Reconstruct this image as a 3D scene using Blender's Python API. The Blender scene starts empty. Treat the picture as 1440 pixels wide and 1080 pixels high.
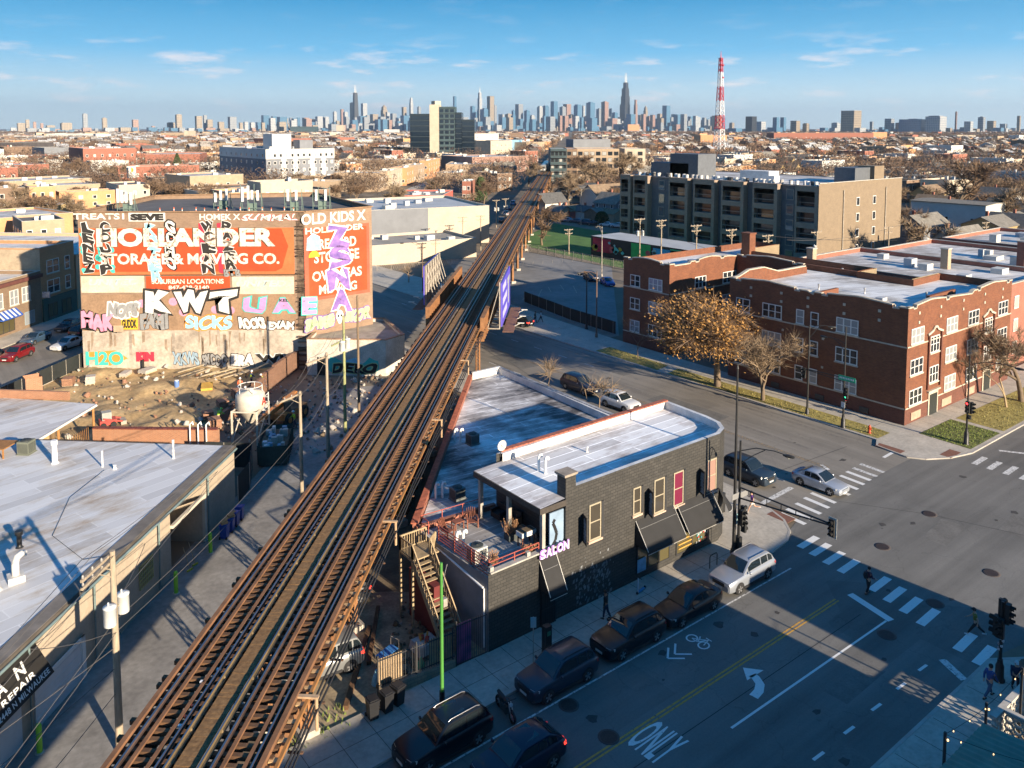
import bpy,bmesh,math,random
from mathutils import Vector,Matrix
sc=bpy.context.scene
COL=sc.collection
rad=math.radians
rnd=random.Random(7)
FPX=1150.0;PITCH=rad(4.5);EYE=29.5;YAW=math.atan2(900,1150);HZ=180.0
PPY=HZ+FPX*math.tan(PITCH)
cd=bpy.data.cameras.new('camera');cam=bpy.data.objects.new('camera',cd);COL.objects.link(cam)
cam.location=(0,0,EYE);cam.rotation_euler=(math.pi/2-PITCH,0,-YAW)
cd.sensor_width=36;cd.lens=FPX/1440*36;cd.shift_y=-(540-PPY)/1440
cd.clip_start=0.5;cd.clip_end=60000
sc.camera=cam
SUN_EL=rad(15.5);SUN_TO=Vector((0.07,-1,0)).normalized()
w=bpy.data.worlds.new('World');sc.world=w;w.use_nodes=True
nt=w.node_tree;nt.nodes.clear()
o_=nt.nodes.new('ShaderNodeOutputWorld');bg=nt.nodes.new('ShaderNodeBackground')
sky=nt.nodes.new('ShaderNodeTexSky');sky.sky_type='NISHITA';sky.sun_disc=False
sky.sun_elevation=SUN_EL;sky.sun_rotation=math.atan2(SUN_TO.x,SUN_TO.y)
sky.altitude=200;sky.air_density=1.0;sky.dust_density=0.15;sky.ozone_density=4.0
bg.inputs[1].default_value=0.072
geo=nt.nodes.new('ShaderNodeTexCoord')
def wn(t,**k):
 n=nt.nodes.new(t)
 for a,b in k.items():setattr(n,a,b)
 return n
sep=wn('ShaderNodeSeparateXYZ');nt.links.new(geo.outputs['Generated'],sep.inputs[0])
mp=wn('ShaderNodeMapping');mp.inputs['Scale'].default_value=(14,14,70);mp.inputs['Location'].default_value=(3.1,0.4,0)
nt.links.new(geo.outputs['Generated'],mp.inputs[0])
nz=wn('ShaderNodeTexNoise');nz.inputs['Scale'].default_value=1.0;nz.inputs['Detail'].default_value=6;nz.inputs['Roughness'].default_value=.6
nt.links.new(mp.outputs[0],nz.inputs[0])
cr=wn('ShaderNodeValToRGB');cr.color_ramp.elements[0].position=.55;cr.color_ramp.elements[1].position=.74
nt.links.new(nz.outputs[0],cr.inputs[0])
band=wn('ShaderNodeValToRGB');e=band.color_ramp.elements;e[0].position=.010;e[0].color=(0,0,0,1);e[1].position=.030;e[1].color=(1,1,1,1)
e2=e.new(.075);e2.color=(.9,.9,.9,1);e3=e.new(.11);e3.color=(.1,.1,.1,1);e4=e.new(.2);e4.color=(.12,.12,.12,1)
nt.links.new(sep.outputs[2],band.inputs[0])
mul=wn('ShaderNodeMath',operation='MULTIPLY');nt.links.new(cr.outputs[0],mul.inputs[0]);nt.links.new(band.outputs[0],mul.inputs[1])
mul2=wn('ShaderNodeMath',operation='MULTIPLY');nt.links.new(mul.outputs[0],mul2.inputs[0]);mul2.inputs[1].default_value=.9
hsv=wn('ShaderNodeHueSaturation');hsv.inputs['Saturation'].default_value=1.25;nt.links.new(sky.outputs[0],hsv.inputs['Color'])
mx=wn('ShaderNodeMix',data_type='RGBA');nt.links.new(mul2.outputs[0],mx.inputs[0]);gr=wn('ShaderNodeValToRGB');ge=gr.color_ramp.elements;ge[0].position=0.0;ge[0].color=(.58,.74,.80,1);ge[1].position=.34;ge[1].color=(.001,.125,.36,1)
for pz,cz in((.04,(.48,.68,.79,1)),(.09,(.13,.44,.72,1)),(.16,(.012,.25,.52,1))):ge.new(pz).color=cz
nt.links.new(sep.outputs[2],gr.inputs[0])
gs=wn('ShaderNodeVectorMath',operation='SCALE');nt.links.new(gr.outputs[0],gs.inputs[0]);gs.inputs['Scale'].default_value=8.0
mg_=wn('ShaderNodeMix',data_type='RGBA');mg_.inputs[0].default_value=.97;nt.links.new(hsv.outputs[0],mg_.inputs[6]);nt.links.new(gs.outputs[0],mg_.inputs[7])
nt.links.new(mg_.outputs[2],mx.inputs[6]);mx.inputs[7].default_value=(7.0,6.3,6.2,1)
nt.links.new(mx.outputs[2],bg.inputs[0]);nt.links.new(bg.outputs[0],o_.inputs[0])
sd=bpy.data.lights.new('sun','SUN');sd.energy=5.0;sd.angle=rad(.53);sd.color=(1.0,.84,.63)
sun=bpy.data.objects.new('sun',sd);COL.objects.link(sun)
dto=Vector((SUN_TO.x*math.cos(SUN_EL),SUN_TO.y*math.cos(SUN_EL),math.sin(SUN_EL)))
sun.rotation_euler=dto.to_track_quat('Z','Y').to_euler();sun.location=(0,-40,60)
sc.view_settings.view_transform='Standard';sc.view_settings.look='None';sc.view_settings.gamma=1
sc.view_settings.exposure=1.2
sc.cycles.max_bounces=5;sc.cycles.diffuse_bounces=3;sc.cycles.glossy_bounces=2;sc.cycles.transmission_bounces=3
sc.cycles.volume_bounces=0;sc.cycles.caustics_reflective=False;sc.cycles.caustics_refractive=False
sc.cycles.sample_clamp_indirect=6
_F=Vector((math.sin(YAW)*math.cos(PITCH),math.cos(YAW)*math.cos(PITCH),-math.sin(PITCH)))
_R=Vector((math.cos(YAW),-math.sin(YAW),0));_U=_R.cross(_F)
def ray(px,py):return _F+_R*((px-720)/FPX)-_U*((py-PPY)/FPX)
def G(px,py,z=0.0):
 d=ray(px,py);t=(z-EYE)/d.z;return Vector((t*d.x,t*d.y,z))
def HW(p,ty):
 t=(PPY-ty)/FPX;a=_U.x*p[0]+_U.y*p[1];b=_F.x*p[0]+_F.y*p[1]
 return EYE-(a-t*b)/(_U.z-t*_F.z)
def onv(px,py,p,q):
 """point where the pixel ray meets the vertical plane through ground points p, q"""
 n=Vector((q[1]-p[1],p[0]-q[0],0));d=ray(px,py);c=Vector((0,0,EYE))
 t=n.dot(Vector((p[0],p[1],0))-c)/n.dot(d);return c+d*t
def col_on(p,ang,px):
 """how far from ground point p along heading ang the pixel column px is"""
 a=Vector((math.cos(ang),math.sin(ang)));k=(px-720)/FPX
 Rx,Ry,Fx,Fy=_R.x,_R.y,_F.x,_F.y
 num=(Rx*p[0]+Ry*p[1])-k*(Fx*p[0]+Fy*p[1]-_F.z*EYE*0+(-EYE)*_F.z)
 den=(Rx*a.x+Ry*a.y)-k*(Fx*a.x+Fy*a.y)
 return-num/den
TA=rad(47.68);TX,TY=math.cos(TA),math.sin(TA)
V=Vector
MATS={}
def nodes(name):
 m=bpy.data.materials.new(name);m.use_nodes=True
 n=m.node_tree;b=n.nodes['Principled BSDF'];return m,n,b
def c4(c,k=1.0):return(min(1,c[0]*k),min(1,c[1]*k),min(1,c[2]*k),1)
def add(n,t,**k):
 x=n.nodes.new(t)
 for a,b in k.items():setattr(x,a,b)
 return x
def M(name,col,rough=.8,var=.18,scale=1.5,metal=0.0,col2=None,detail=4,stretch=None,emit=0,bump=0,spec=None,coat=0,fine=0):
 if name in MATS:return MATS[name]
 m,n,b=nodes(name)
 b.inputs['Roughness'].default_value=rough;b.inputs['Metallic'].default_value=metal
 if spec is not None:b.inputs['Specular IOR Level'].default_value=spec
 if coat:b.inputs['Coat Weight'].default_value=coat;b.inputs['Coat Roughness'].default_value=.05
 if var or col2:
  tc=add(n,'ShaderNodeTexCoord');mpn=add(n,'ShaderNodeMapping')
  n.links.new(tc.outputs['Object'],mpn.inputs[0])
  if stretch:mpn.inputs['Scale'].default_value=stretch
  t=add(n,'ShaderNodeTexNoise');t.inputs['Scale'].default_value=scale;t.inputs['Detail'].default_value=detail;t.inputs['Roughness'].default_value=.65
  n.links.new(mpn.outputs[0],t.inputs[0])
  r=add(n,'ShaderNodeValToRGB');r.color_ramp.elements[0].position=.3;r.color_ramp.elements[1].position=.7
  r.color_ramp.elements[0].color=c4(col,1-var);r.color_ramp.elements[1].color=c4(col2,1)if col2 else c4(col,1+var)
  n.links.new(t.outputs[0],r.inputs[0]);out=r.outputs[0]
  if fine:
   t2=add(n,'ShaderNodeTexNoise');t2.inputs['Scale'].default_value=scale*9;t2.inputs['Detail'].default_value=3
   n.links.new(mpn.outputs[0],t2.inputs[0])
   mm=add(n,'ShaderNodeMix',data_type='RGBA',blend_type='OVERLAY');mm.inputs[0].default_value=fine
   n.links.new(out,mm.inputs[6]);n.links.new(t2.outputs[0],mm.inputs[7]);out=mm.outputs[2]
  n.links.new(out,b.inputs['Base Color'])
  if bump:
   bp=add(n,'ShaderNodeBump');bp.inputs['Strength'].default_value=bump;bp.inputs['Distance'].default_value=.02
   n.links.new(t.outputs[0],bp.inputs['Height']);n.links.new(bp.outputs[0],b.inputs['Normal'])
 else:b.inputs['Base Color'].default_value=c4(col)
 if emit:
  b.inputs['Emission Color'].default_value=c4(col);b.inputs['Emission Strength'].default_value=emit
 MATS[name]=m;return m
def MBRICK(name,c1,c2,mortar,bw=.24,bh=.08,ms=.012,dirt=.25,rough=.85):
 if name in MATS:return MATS[name]
 m,n,b=nodes(name);b.inputs['Roughness'].default_value=rough
 uv=add(n,'ShaderNodeUVMap');br=add(n,'ShaderNodeTexBrick')
 n.links.new(uv.outputs[0],br.inputs[0])
 br.inputs['Scale'].default_value=1;br.inputs['Brick Width'].default_value=bw;br.inputs['Row Height'].default_value=bh
 br.inputs['Mortar Size'].default_value=ms;br.inputs['Mortar Smooth'].default_value=.2
 br.inputs['Color1'].default_value=c4(c1);br.inputs['Color2'].default_value=c4(c2);br.inputs['Mortar'].default_value=c4(mortar)
 t=add(n,'ShaderNodeTexNoise');t.inputs['Scale'].default_value=.7;t.inputs['Detail'].default_value=6;t.inputs['Roughness'].default_value=.7
 n.links.new(uv.outputs[0],t.inputs[0])
 r=add(n,'ShaderNodeValToRGB');r.color_ramp.elements[0].position=.3;r.color_ramp.elements[1].position=.7
 r.color_ramp.elements[0].color=c4((1-dirt,)*3);r.color_ramp.elements[1].color=(1,1,1,1)
 n.links.new(t.outputs[0],r.inputs[0])
 mm=add(n,'ShaderNodeMix',data_type='RGBA',blend_type='MULTIPLY');mm.inputs[0].default_value=1
 n.links.new(br.outputs[0],mm.inputs[6]);n.links.new(r.outputs[0],mm.inputs[7]);n.links.new(mm.outputs[2],b.inputs['Base Color'])
 bp=add(n,'ShaderNodeBump');bp.inputs['Strength'].default_value=.4;bp.inputs['Distance'].default_value=.01;bp.invert=True
 n.links.new(br.outputs[1],bp.inputs['Height']);n.links.new(bp.outputs[0],b.inputs['Normal'])
 MATS[name]=m;return m
def MROOF(name,base,stain,stain2,rot=0,amount=.5,seam=1.0,rough=.7):
 """rolled roofing: long laps across the fall, seams and worn stains"""
 if name in MATS:return MATS[name]
 m,n,b=nodes(name);b.inputs['Roughness'].default_value=rough
 tc=add(n,'ShaderNodeTexCoord');mpn=add(n,'ShaderNodeMapping');mpn.inputs['Rotation'].default_value=(0,0,rot)
 n.links.new(tc.outputs['Object'],mpn.inputs[0])
 st=add(n,'ShaderNodeMapping');st.inputs['Scale'].default_value=(.42,1.15,1);n.links.new(mpn.outputs[0],st.inputs[0])
 t=add(n,'ShaderNodeTexNoise');t.inputs['Scale'].default_value=1.0;t.inputs['Detail'].default_value=8;t.inputs['Roughness'].default_value=.72
 n.links.new(st.outputs[0],t.inputs[0])
 t2=add(n,'ShaderNodeTexNoise');t2.inputs['Scale'].default_value=.16;t2.inputs['Detail'].default_value=3
 n.links.new(mpn.outputs[0],t2.inputs[0])
 ad=add(n,'ShaderNodeMath',operation='ADD');n.links.new(t.outputs[0],ad.inputs[0]);n.links.new(t2.outputs[0],ad.inputs[1])
 r=add(n,'ShaderNodeValToRGB');el=r.color_ramp.elements
 el[0].position=.80+.5*(.5-amount)*.6-.12;el[0].color=c4(base);el[1].position=el[0].position+.3;el[1].color=c4(stain2)
 k=el.new(el[0].position+.13);k.color=c4(stain)
 hf=add(n,'ShaderNodeMath',operation='MULTIPLY');hf.inputs[1].default_value=.78;n.links.new(ad.outputs[0],hf.inputs[0])
 n.links.new(hf.outputs[0],r.inputs[0])
 br=add(n,'ShaderNodeTexBrick');br.inputs['Scale'].default_value=1;br.inputs['Brick Width'].default_value=7.3;br.inputs['Row Height'].default_value=1.0
 br.inputs['Mortar Size'].default_value=.05;br.inputs['Mortar Smooth'].default_value=.5
 br.inputs['Color1'].default_value=(1,1,1,1);br.inputs['Color2'].default_value=(.74,.73,.73,1);br.inputs['Mortar'].default_value=(1+.45*seam,)*3+(1,)
 n.links.new(mpn.outputs[0],br.inputs[0])
 mm=add(n,'ShaderNodeMix',data_type='RGBA',blend_type='MULTIPLY');mm.inputs[0].default_value=1
 n.links.new(r.outputs[0],mm.inputs[6]);n.links.new(br.outputs[0],mm.inputs[7]);n.links.new(mm.outputs[2],b.inputs['Base Color'])
 MATS[name]=m;return m
def MPAINT(name,col,under,wear=.5,scale=5):
 """worn road paint: flakes show the surface under it"""
 if name in MATS:return MATS[name]
 m,n,b=nodes(name);b.inputs['Roughness'].default_value=.75
 tc=add(n,'ShaderNodeTexCoord');t=add(n,'ShaderNodeTexNoise');t.inputs['Scale'].default_value=scale;t.inputs['Detail'].default_value=8;t.inputs['Roughness'].default_value=.75
 n.links.new(tc.outputs['Object'],t.inputs[0])
 r=add(n,'ShaderNodeValToRGB');r.color_ramp.elements[0].position=.25+wear*.3;r.color_ramp.elements[1].position=.38+wear*.3
 r.color_ramp.elements[0].color=c4(under);r.color_ramp.elements[1].color=c4(col)
 n.links.new(t.outputs[0],r.inputs[0]);n.links.new(r.outputs[0],b.inputs['Base Color'])
 MATS[name]=m;return m
def MGLASS(name,col=(.03,.04,.05),rough=.08,metal=0,spec=.8):
 if name in MATS:return MATS[name]
 m,n,b=nodes(name)
 b.inputs['Base Color'].default_value=c4(col);b.inputs['Roughness'].default_value=rough;b.inputs['Metallic'].default_value=metal
 b.inputs['Specular IOR Level'].default_value=spec;MATS[name]=m;return m
class MB:
 def __init__(s):s.v=[];s.f=[];s.mi=[];s.uv=[];s.sm=[]
 def face(s,pts,mi=0,uv=None,smooth=False):
  b=len(s.v);P=[V(p)for p in pts];s.v+=P;s.f.append(tuple(range(b,b+len(P))));s.mi.append(mi);s.sm.append(smooth)
  if uv is None:
   n=(P[1]-P[0]).cross(P[2]-P[0])if len(P)>2 else V((0,0,1))
   if n.length<1e-12 and len(P)>3:n=(P[2]-P[0]).cross(P[3]-P[0])
   if abs(n.z)>.7*max(n.length,1e-9):uv=[(p.x,p.y)for p in P]
   else:
    h=V((-n.y,n.x,0));h=h.normalized()if h.length>1e-9 else V((1,0,0))
    uv=[(p.dot(h),p.z)for p in P]
  s.uv.append(uv)
 def grid(s,rows,mi=0,smooth=True,close=False):
  b=len(s.v);n=len(rows[0])
  for r in rows:s.v+=[V(p)for p in r]
  for i in range(len(rows)-1):
   for j in range(n if close else n-1):
    k=(j+1)%n
    q=(b+i*n+j,b+i*n+k,b+(i+1)*n+k,b+(i+1)*n+j)
    s.f.append(q);s.mi.append(mi);s.sm.append(smooth);s.uv.append([(s.v[t].x+s.v[t].y,s.v[t].z)for t in q])
 def box(s,x0,y0,z0,x1,y1,z1,mi=0,T=None,skip=''):
  c=[V((x,y,z))for z in(z0,z1)for(x,y)in((x0,y0),(x1,y0),(x1,y1),(x0,y1))]
  if T:c=[T@p for p in c]
  for k,q in(('b',(3,2,1,0)),('t',(4,5,6,7)),('s',(0,1,5,4)),('e',(1,2,6,5)),('n',(2,3,7,6)),('w',(3,0,4,7))):
   if k not in skip:s.face([c[i]for i in q],mi)
  return s
 def bar(s,p,q,w,h=None,mi=0,up=(0,0,1)):
  """square-section bar from p to q, w across, h along up"""
  p,q=V(p),V(q);h=w if h is None else h;d=(q-p).normalized();u=V(up)
  if abs(d.dot(u))>.95:u=V((1,0,0))
  a=d.cross(u).normalized()*(w/2);b=a.cross(d).normalized()*(h/2)
  A=[p-a-b,p+a-b,p+a+b,p-a+b];B=[x+(q-p)for x in A]
  for i in range(4):s.face([A[i],A[(i+1)%4],B[(i+1)%4],B[i]],mi)
  s.face(A[::-1],mi);s.face(B,mi);return s
 def tube(s,pts,r,n=6,mi=0,caps=True,smooth=True):
  pts=[V(p)for p in pts];R=r if isinstance(r,(list,tuple))else[r]*len(pts);rows=[];a=None
  for i,p in enumerate(pts):
   d=((pts[i+1]if i<len(pts)-1 else p)-(pts[i-1]if i else p)).normalized()
   if a is None:
    u=V((0,0,1))if abs(d.z)<.9 else V((1,0,0));a=d.cross(u).normalized()
   else:
    a=a-d*a.dot(d);a=a.normalized()if a.length>1e-6 else d.cross(V((.3,.5,.8))).normalized()
   b=d.cross(a)
   rows.append([p+(a*math.cos(t)+b*math.sin(t))*R[i]for t in[2*math.pi*k/n for k in range(n)]])
  s.grid(rows,mi,smooth,True)
  if caps:s.face(rows[0][::-1],mi);s.face(rows[-1],mi)
  return s
 def lathe(s,c,prof,n=12,mi=0,smooth=True,caps=True):
  rows=[[V((c[0]+r*math.cos(t),c[1]+r*math.sin(t),c[2]+z))for t in[2*math.pi*k/n for k in range(n)]]for r,z in prof]
  s.grid(rows,mi,smooth,True)
  if caps:s.face(rows[-1],mi);s.face(rows[0][::-1],mi)
  return s
 def prism(s,poly,z0,z1,mi=0,mtop=None,top=True,bot=False):
  n=len(poly)
  for i in range(n):
   p,q=poly[i],poly[(i+1)%n]
   a=getattr(s,'u0',0)
   s.face([(p[0],p[1],z0),(q[0],q[1],z0),(q[0],q[1],z1),(p[0],p[1],z1)],mi)
  if top:s.face([(p[0],p[1],z1)for p in poly],mi if mtop is None else mtop)
  if bot:s.face([(p[0],p[1],z0)for p in poly][::-1],mi)
  return s
 def build(s,name,mat,parent=None,local=False,smooth=None):
  me=bpy.data.meshes.new(name)
  vs=s.v
  if parent is not None and not local:
   inv=wm(parent).inverted();vs=[inv@p for p in vs]
  me.from_pydata([tuple(p)for p in vs],[],s.f)
  ul=me.uv_layers.new(name='UVMap')
  flat=[c for u in s.uv for p in u for c in p]
  if len(flat)==2*len(ul.data):ul.data.foreach_set('uv',flat)
  me.polygons.foreach_set('material_index',s.mi)
  me.polygons.foreach_set('use_smooth',s.sm if smooth is None else[smooth]*len(s.f))
  for m in(mat if isinstance(mat,(list,tuple))else[mat]):me.materials.append(m)
  me.update()
  return link(name,me,parent)
def wm(o):
 m=Matrix.LocRotScale(o.location,o.rotation_euler,o.scale)
 return wm(o.parent)@m if o.parent else m
def link(name,me,parent=None):
 o=bpy.data.objects.new(name,me);COL.objects.link(o)
 if parent is not None:o.parent=parent
 return o
def tag(o,label=None,cat=None,group=None,kind=None):
 if label:o['label']=label
 if cat:o['category']=cat
 if group:o['group']=group
 if kind:o['kind']=kind
 return o
def thing(name,label,cat,loc=(0,0,0),rz=0,group=None):
 o=bpy.data.objects.new(name,None);COL.objects.link(o);o.empty_display_size=.3
 o.location=loc;o.rotation_euler=(0,0,rz);return tag(o,label,cat,group)
def kids(o):return[c for c in KIDS.get(o.name,[])]or[c for c in COL.objects if c.parent==o]
KIDS={}
def copy_tree(o,loc=None,rz=None,label=None,group=None,parent=None,scale=None):
 c=o.copy();COL.objects.link(c)
 if parent is not None:c.parent=parent
 for ch in list(o.children):copy_tree(ch,parent=c)
 if loc is not None:c.location=loc
 if rz is not None:c.rotation_euler=(0,0,rz)
 if scale is not None:c.scale=(scale,)*3 if not isinstance(scale,(tuple,list))else scale
 if label:c['label']=label
 if group:c['group']=group
 return c
def struct(name,mb,mat,parent=None):
 o=mb.build(name,mat,parent)
 if parent is None:o['kind']='structure'
 return o
def circ(cx,cy,r,n=16,a0=0):return[(cx+r*math.cos(a0+2*math.pi*k/n),cy+r*math.sin(a0+2*math.pi*k/n))for k in range(n)]
def lerp(a,b,t):return a+(b-a)*t
def inset(poly,d):
 """shrink a counter-clockwise polygon"""
 out=[];n=len(poly)
 for i in range(n):
  p0,p1,p2=V(poly[i-1][:2]),V(poly[i][:2]),V(poly[(i+1)%n][:2])
  a=(p1-p0).normalized();b=(p2-p1).normalized()
  na,nb=V((-a.y,a.x)),V((-b.y,b.x));k=1+na.dot(nb)
  out.append(p1+(na+nb)*(d/max(k,.2)))
 return out
def text_mesh(s,bold=0.0,shear=0.0,spacing=1.0):
 cu=bpy.data.curves.new('lettering','FONT');cu.body=s;cu.offset=bold;cu.shear=shear;cu.space_character=spacing
 cu.resolution_u=3
 o=bpy.data.objects.new('lettering',cu);COL.objects.link(o)
 dg=bpy.context.evaluated_depsgraph_get();me=bpy.data.meshes.new_from_object(o.evaluated_get(dg))
 bpy.data.objects.remove(o);bpy.data.curves.remove(cu);return me
def lettering(s,org,ux,uy,wid,hei,mat,parent,name='lettering',bold=.0,shear=0,spacing=1.0,off=.0,warp=None):
 """text fitted into wid x hei metres, lower left at org, along unit vectors ux, uy, raised off along their normal"""
 me=text_mesh(s,bold,shear,spacing)
 xs=[v.co.x for v in me.vertices];ys=[v.co.y for v in me.vertices]
 if not xs:return None
 x0,x1,y0,y1=min(xs),max(xs),min(ys),max(ys);nrm=V(ux).cross(V(uy)).normalized()
 inv=wm(parent).inverted()if parent else Matrix()
 for v in me.vertices:
  a,b=(v.co.x-x0)/(x1-x0),(v.co.y-y0)/(y1-y0)
  if warp:a,b=warp(a,b)
  v.co=inv@(V(org)+V(ux)*a*wid+V(uy)*b*hei+nrm*off)
 me.materials.clear();me.materials.append(mat)
 return link(name,me,parent)
def MASPH(name,col,ax):
 m,n,b=nodes(name);b.inputs['Roughness'].default_value=.85;MATS[name]=m;tc=add(n,'ShaderNodeTexCoord')
 def nz_(sc_,det,st=None):
  o_=tc.outputs['Object']
  if st:mp_=add(n,'ShaderNodeMapping');mp_.inputs['Scale'].default_value=st;n.links.new(o_,mp_.inputs[0]);o_=mp_.outputs[0]
  t=add(n,'ShaderNodeTexNoise');t.inputs['Scale'].default_value=sc_;t.inputs['Detail'].default_value=det;t.inputs['Roughness'].default_value=.65;n.links.new(o_,t.inputs[0]);return t.outputs[0]
 def ramp(o_,a,ca,b_,cb):r=add(n,'ShaderNodeValToRGB');e_=r.color_ramp.elements;e_[0].position=a;e_[0].color=c4((ca,)*3);e_[1].position=b_;e_[1].color=c4((cb,)*3);n.links.new(o_,r.inputs[0]);return r.outputs[0]
 def mulc(a,b_,f=1.0):x=add(n,'ShaderNodeMix',data_type='RGBA',blend_type='MULTIPLY');x.inputs[0].default_value=f;n.links.new(a,x.inputs[6]);n.links.new(b_,x.inputs[7]);return x.outputs[2]
 rg=add(n,'ShaderNodeRGB');rg.outputs[0].default_value=c4(col,1.25);o_=rg.outputs[0]
 o_=mulc(o_,ramp(nz_(.12,8),.3,.68,.7,1));o_=mulc(o_,ramp(nz_(1,4,(.02,.55,1)if ax=='x' else(.55,.02,1)),.35,.72,.62,1));o_=mulc(o_,ramp(nz_(9,4),.25,.8,.75,1))
 vo=add(n,'ShaderNodeTexVoronoi',feature='DISTANCE_TO_EDGE');vo.inputs['Scale'].default_value=.16;wp=add(n,'ShaderNodeMix',data_type='VECTOR');wp.inputs[0].default_value=.035;n.links.new(tc.outputs['Object'],wp.inputs[4]);nn_=add(n,'ShaderNodeTexNoise');nn_.inputs['Scale'].default_value=.8;nn_.inputs['Detail'].default_value=5;n.links.new(tc.outputs['Object'],nn_.inputs[0]);sc2=add(n,'ShaderNodeVectorMath',operation='SCALE');sc2.inputs['Scale'].default_value=60;n.links.new(nn_.outputs[1],sc2.inputs[0]);n.links.new(sc2.outputs[0],wp.inputs[5]);n.links.new(wp.outputs[1],vo.inputs[0])
 o_=mulc(o_,ramp(vo.outputs[0],.001,.5,.006,1),.4);pb_=add(n,'ShaderNodeTexVoronoi',feature='F1',distance='CHEBYCHEV');pb_.inputs['Scale'].default_value=.11;n.links.new(tc.outputs['Object'],pb_.inputs[0]);sp_=add(n,'ShaderNodeSeparateColor');n.links.new(pb_.outputs['Color'],sp_.inputs[0]);o_=mulc(o_,ramp(sp_.outputs[0],.12,.80,.14,1),.7)
 n.links.new(o_,b.inputs['Base Color']);return m
ASPH=MASPH('asphalt',(.19,.182,.166),'x');ASPH_OLD=MASPH('asphalt_old',(.265,.24,.205),'y')
LOT=M('lot_asphalt',(.21,.205,.20),.9,.25,.1,detail=8,fine=.25)
CONC=M('concrete',(.44,.40,.34),.9,.16,.5,detail=8,fine=.3)
CONC_D=M('concrete_dark',(.22,.2,.175),.92,.25,.4,detail=8,fine=.35)
DIRT=M('dirt',(.44,.29,.135),.95,.4,.35,detail=10,col2=(.60,.43,.22),fine=.5,bump=.6)
SOIL=M('soil',(.16,.12,.08),.95,.45,.6,detail=8,fine=.4)
GRASS=M('lawn',(.12,.15,.035),.95,.35,.5,col2=(.19,.2,.05),detail=8,fine=.5)
DRYGRASS=M('dry_lawn',(.33,.27,.07),.95,.4,.35,col2=(.40,.33,.10),detail=8,fine=.5)
WPAINT=MPAINT('road_paint_white',(.74,.73,.70),(.14,.13,.125),.12)
WPAINT2=MPAINT('road_paint_worn',(.66,.65,.62),(.13,.12,.115),.42)
YPAINT=MPAINT('road_paint_yellow',(.62,.33,.05),(.14,.12,.10),.40)
TAR=M('tar_line',(.035,.033,.032),.7,.2)
m,n,b=nodes('town_ground');b.inputs['Roughness'].default_value=.95;MATS['ground']=m
tc=add(n,'ShaderNodeTexCoord');t1=add(n,'ShaderNodeTexNoise');t1.inputs['Scale'].default_value=.03;t1.inputs['Detail'].default_value=10;t1.inputs['Roughness'].default_value=.7
n.links.new(tc.outputs['Object'],t1.inputs[0]);r=add(n,'ShaderNodeValToRGB');el=r.color_ramp.elements
el[0].position=.34;el[0].color=(.11,.095,.07,1);el[1].position=.68;el[1].color=(.27,.22,.17,1)
k=el.new(.5);k.color=(.17,.135,.095,1);n.links.new(t1.outputs[0],r.inputs[0]);n.links.new(r.outputs[0],b.inputs['Base Color'])
GND=m
mb=MB();mb.face([(-24000,-24000,0),(24000,-24000,0),(24000,24000,0),(-24000,24000,0)]);struct('ground',mb,GND)
NX,NY=TY,-TX
C0=(7.65,28.9)
def TP(t,n,z=None):
 x,y=C0[0]+t*TX+n*NX,C0[1]+t*TY+n*NY
 return(x,y)if z is None else V((x,y,z))
def flat(name,poly,z,mat,parent=None):
 mb=MB();mb.face([(p[0],p[1],z)for p in poly]);return struct(name,mb,mat,parent)
def slab(name,poly,h,mat,parent=None):
 mb=MB();mb.prism(poly,-.05,h);return struct(name,mb,mat,parent)
flat('street_sacramento',[(-120,17.7),(48,17.7),(56,16),(72,16),(78,17.7),(420,17.7),(420,31.2),(77.4,31.2),(72,34),(55,34),(47.9,32.0),(-120,32.0)],.012,ASPH)
flat('street_fullerton',[(54.3,34),(73.7,34),(73.7,330),(55.6,330),(55.6,69)],.012,ASPH_OLD)
flat('street_fullerton_west',[(54.3,-200),(72,-200),(72,16),(56,16)],.012,ASPH)
flat('street_milwaukee',[TP(-60,-50.4),TP(900,-50.4),TP(900,-62.3),TP(-60,-62.3)],.008,ASPH_OLD)
KERB=M('kerb_stone',(.40,.37,.33),.9,.15,.8)
def walk(name,poly,mat=CONC,joint=1.6):
 """raised pavement with a kerb edge and scored joints"""
 o=slab(name,poly,.12,mat);return o
corner=[(47.89,32.06),(50.3,32.35),(51.6,33.0),(52.7,34.2),(53.5,36.2),(54.3,40),(55.6,69),(55.6,130),(52.2,130),(50.2,66),(48.8,40),(46,35.4),(-80,35.4),(-80,32.0)]
walk('pavement_salon',corner)
walk('pavement_opposite',[(-120,14.9),(47.4,14.9),(50.5,14.9),(50.5,15.6),(47.5,17.6),(-120,17.6)])
walk('pavement_south_side',[(79.1,31.2),(79.1,38.0),(80.5,80),(84,118),(84,330),(73.9,330),(73.9,76),(73.7,38),(72.3,37.3),(71.9,34.3),(72.7,33.1),(74.7,31.9),(77.4,31.2)])
walk('pavement_sacramento_south',[(79.1,31.2),(420,31.2),(420,39.3),(79.1,39.6)])
walk('pavement_milwaukee',[TP(-60,-62.4),TP(900,-62.4),TP(900,-66.4),TP(-60,-66.4)])
walk('pavement_milwaukee_near',[TP(-60,-46.6),TP(112,-46.6),TP(112,-50.3),TP(-60,-50.3)])
mb=MB()
for x in[-10+1.75*i for i in range(33)]:mb.box(x,32.25,.121,x+.03,35.3,.124,skip='b')
mb.box(-10,33.7,.121,48,33.73,.124,skip='b')
for x in[60+2*i for i in range(0)]:pass
for y in[40+1.8*i for i in range(24)]:mb.box(76.6,y,.121,79.05,y+.03,.124,skip='b')
for x in[80+1.8*i for i in range(20)]:mb.box(x,36.4,.121,x+.03,39.2,.124,skip='b')
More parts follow.
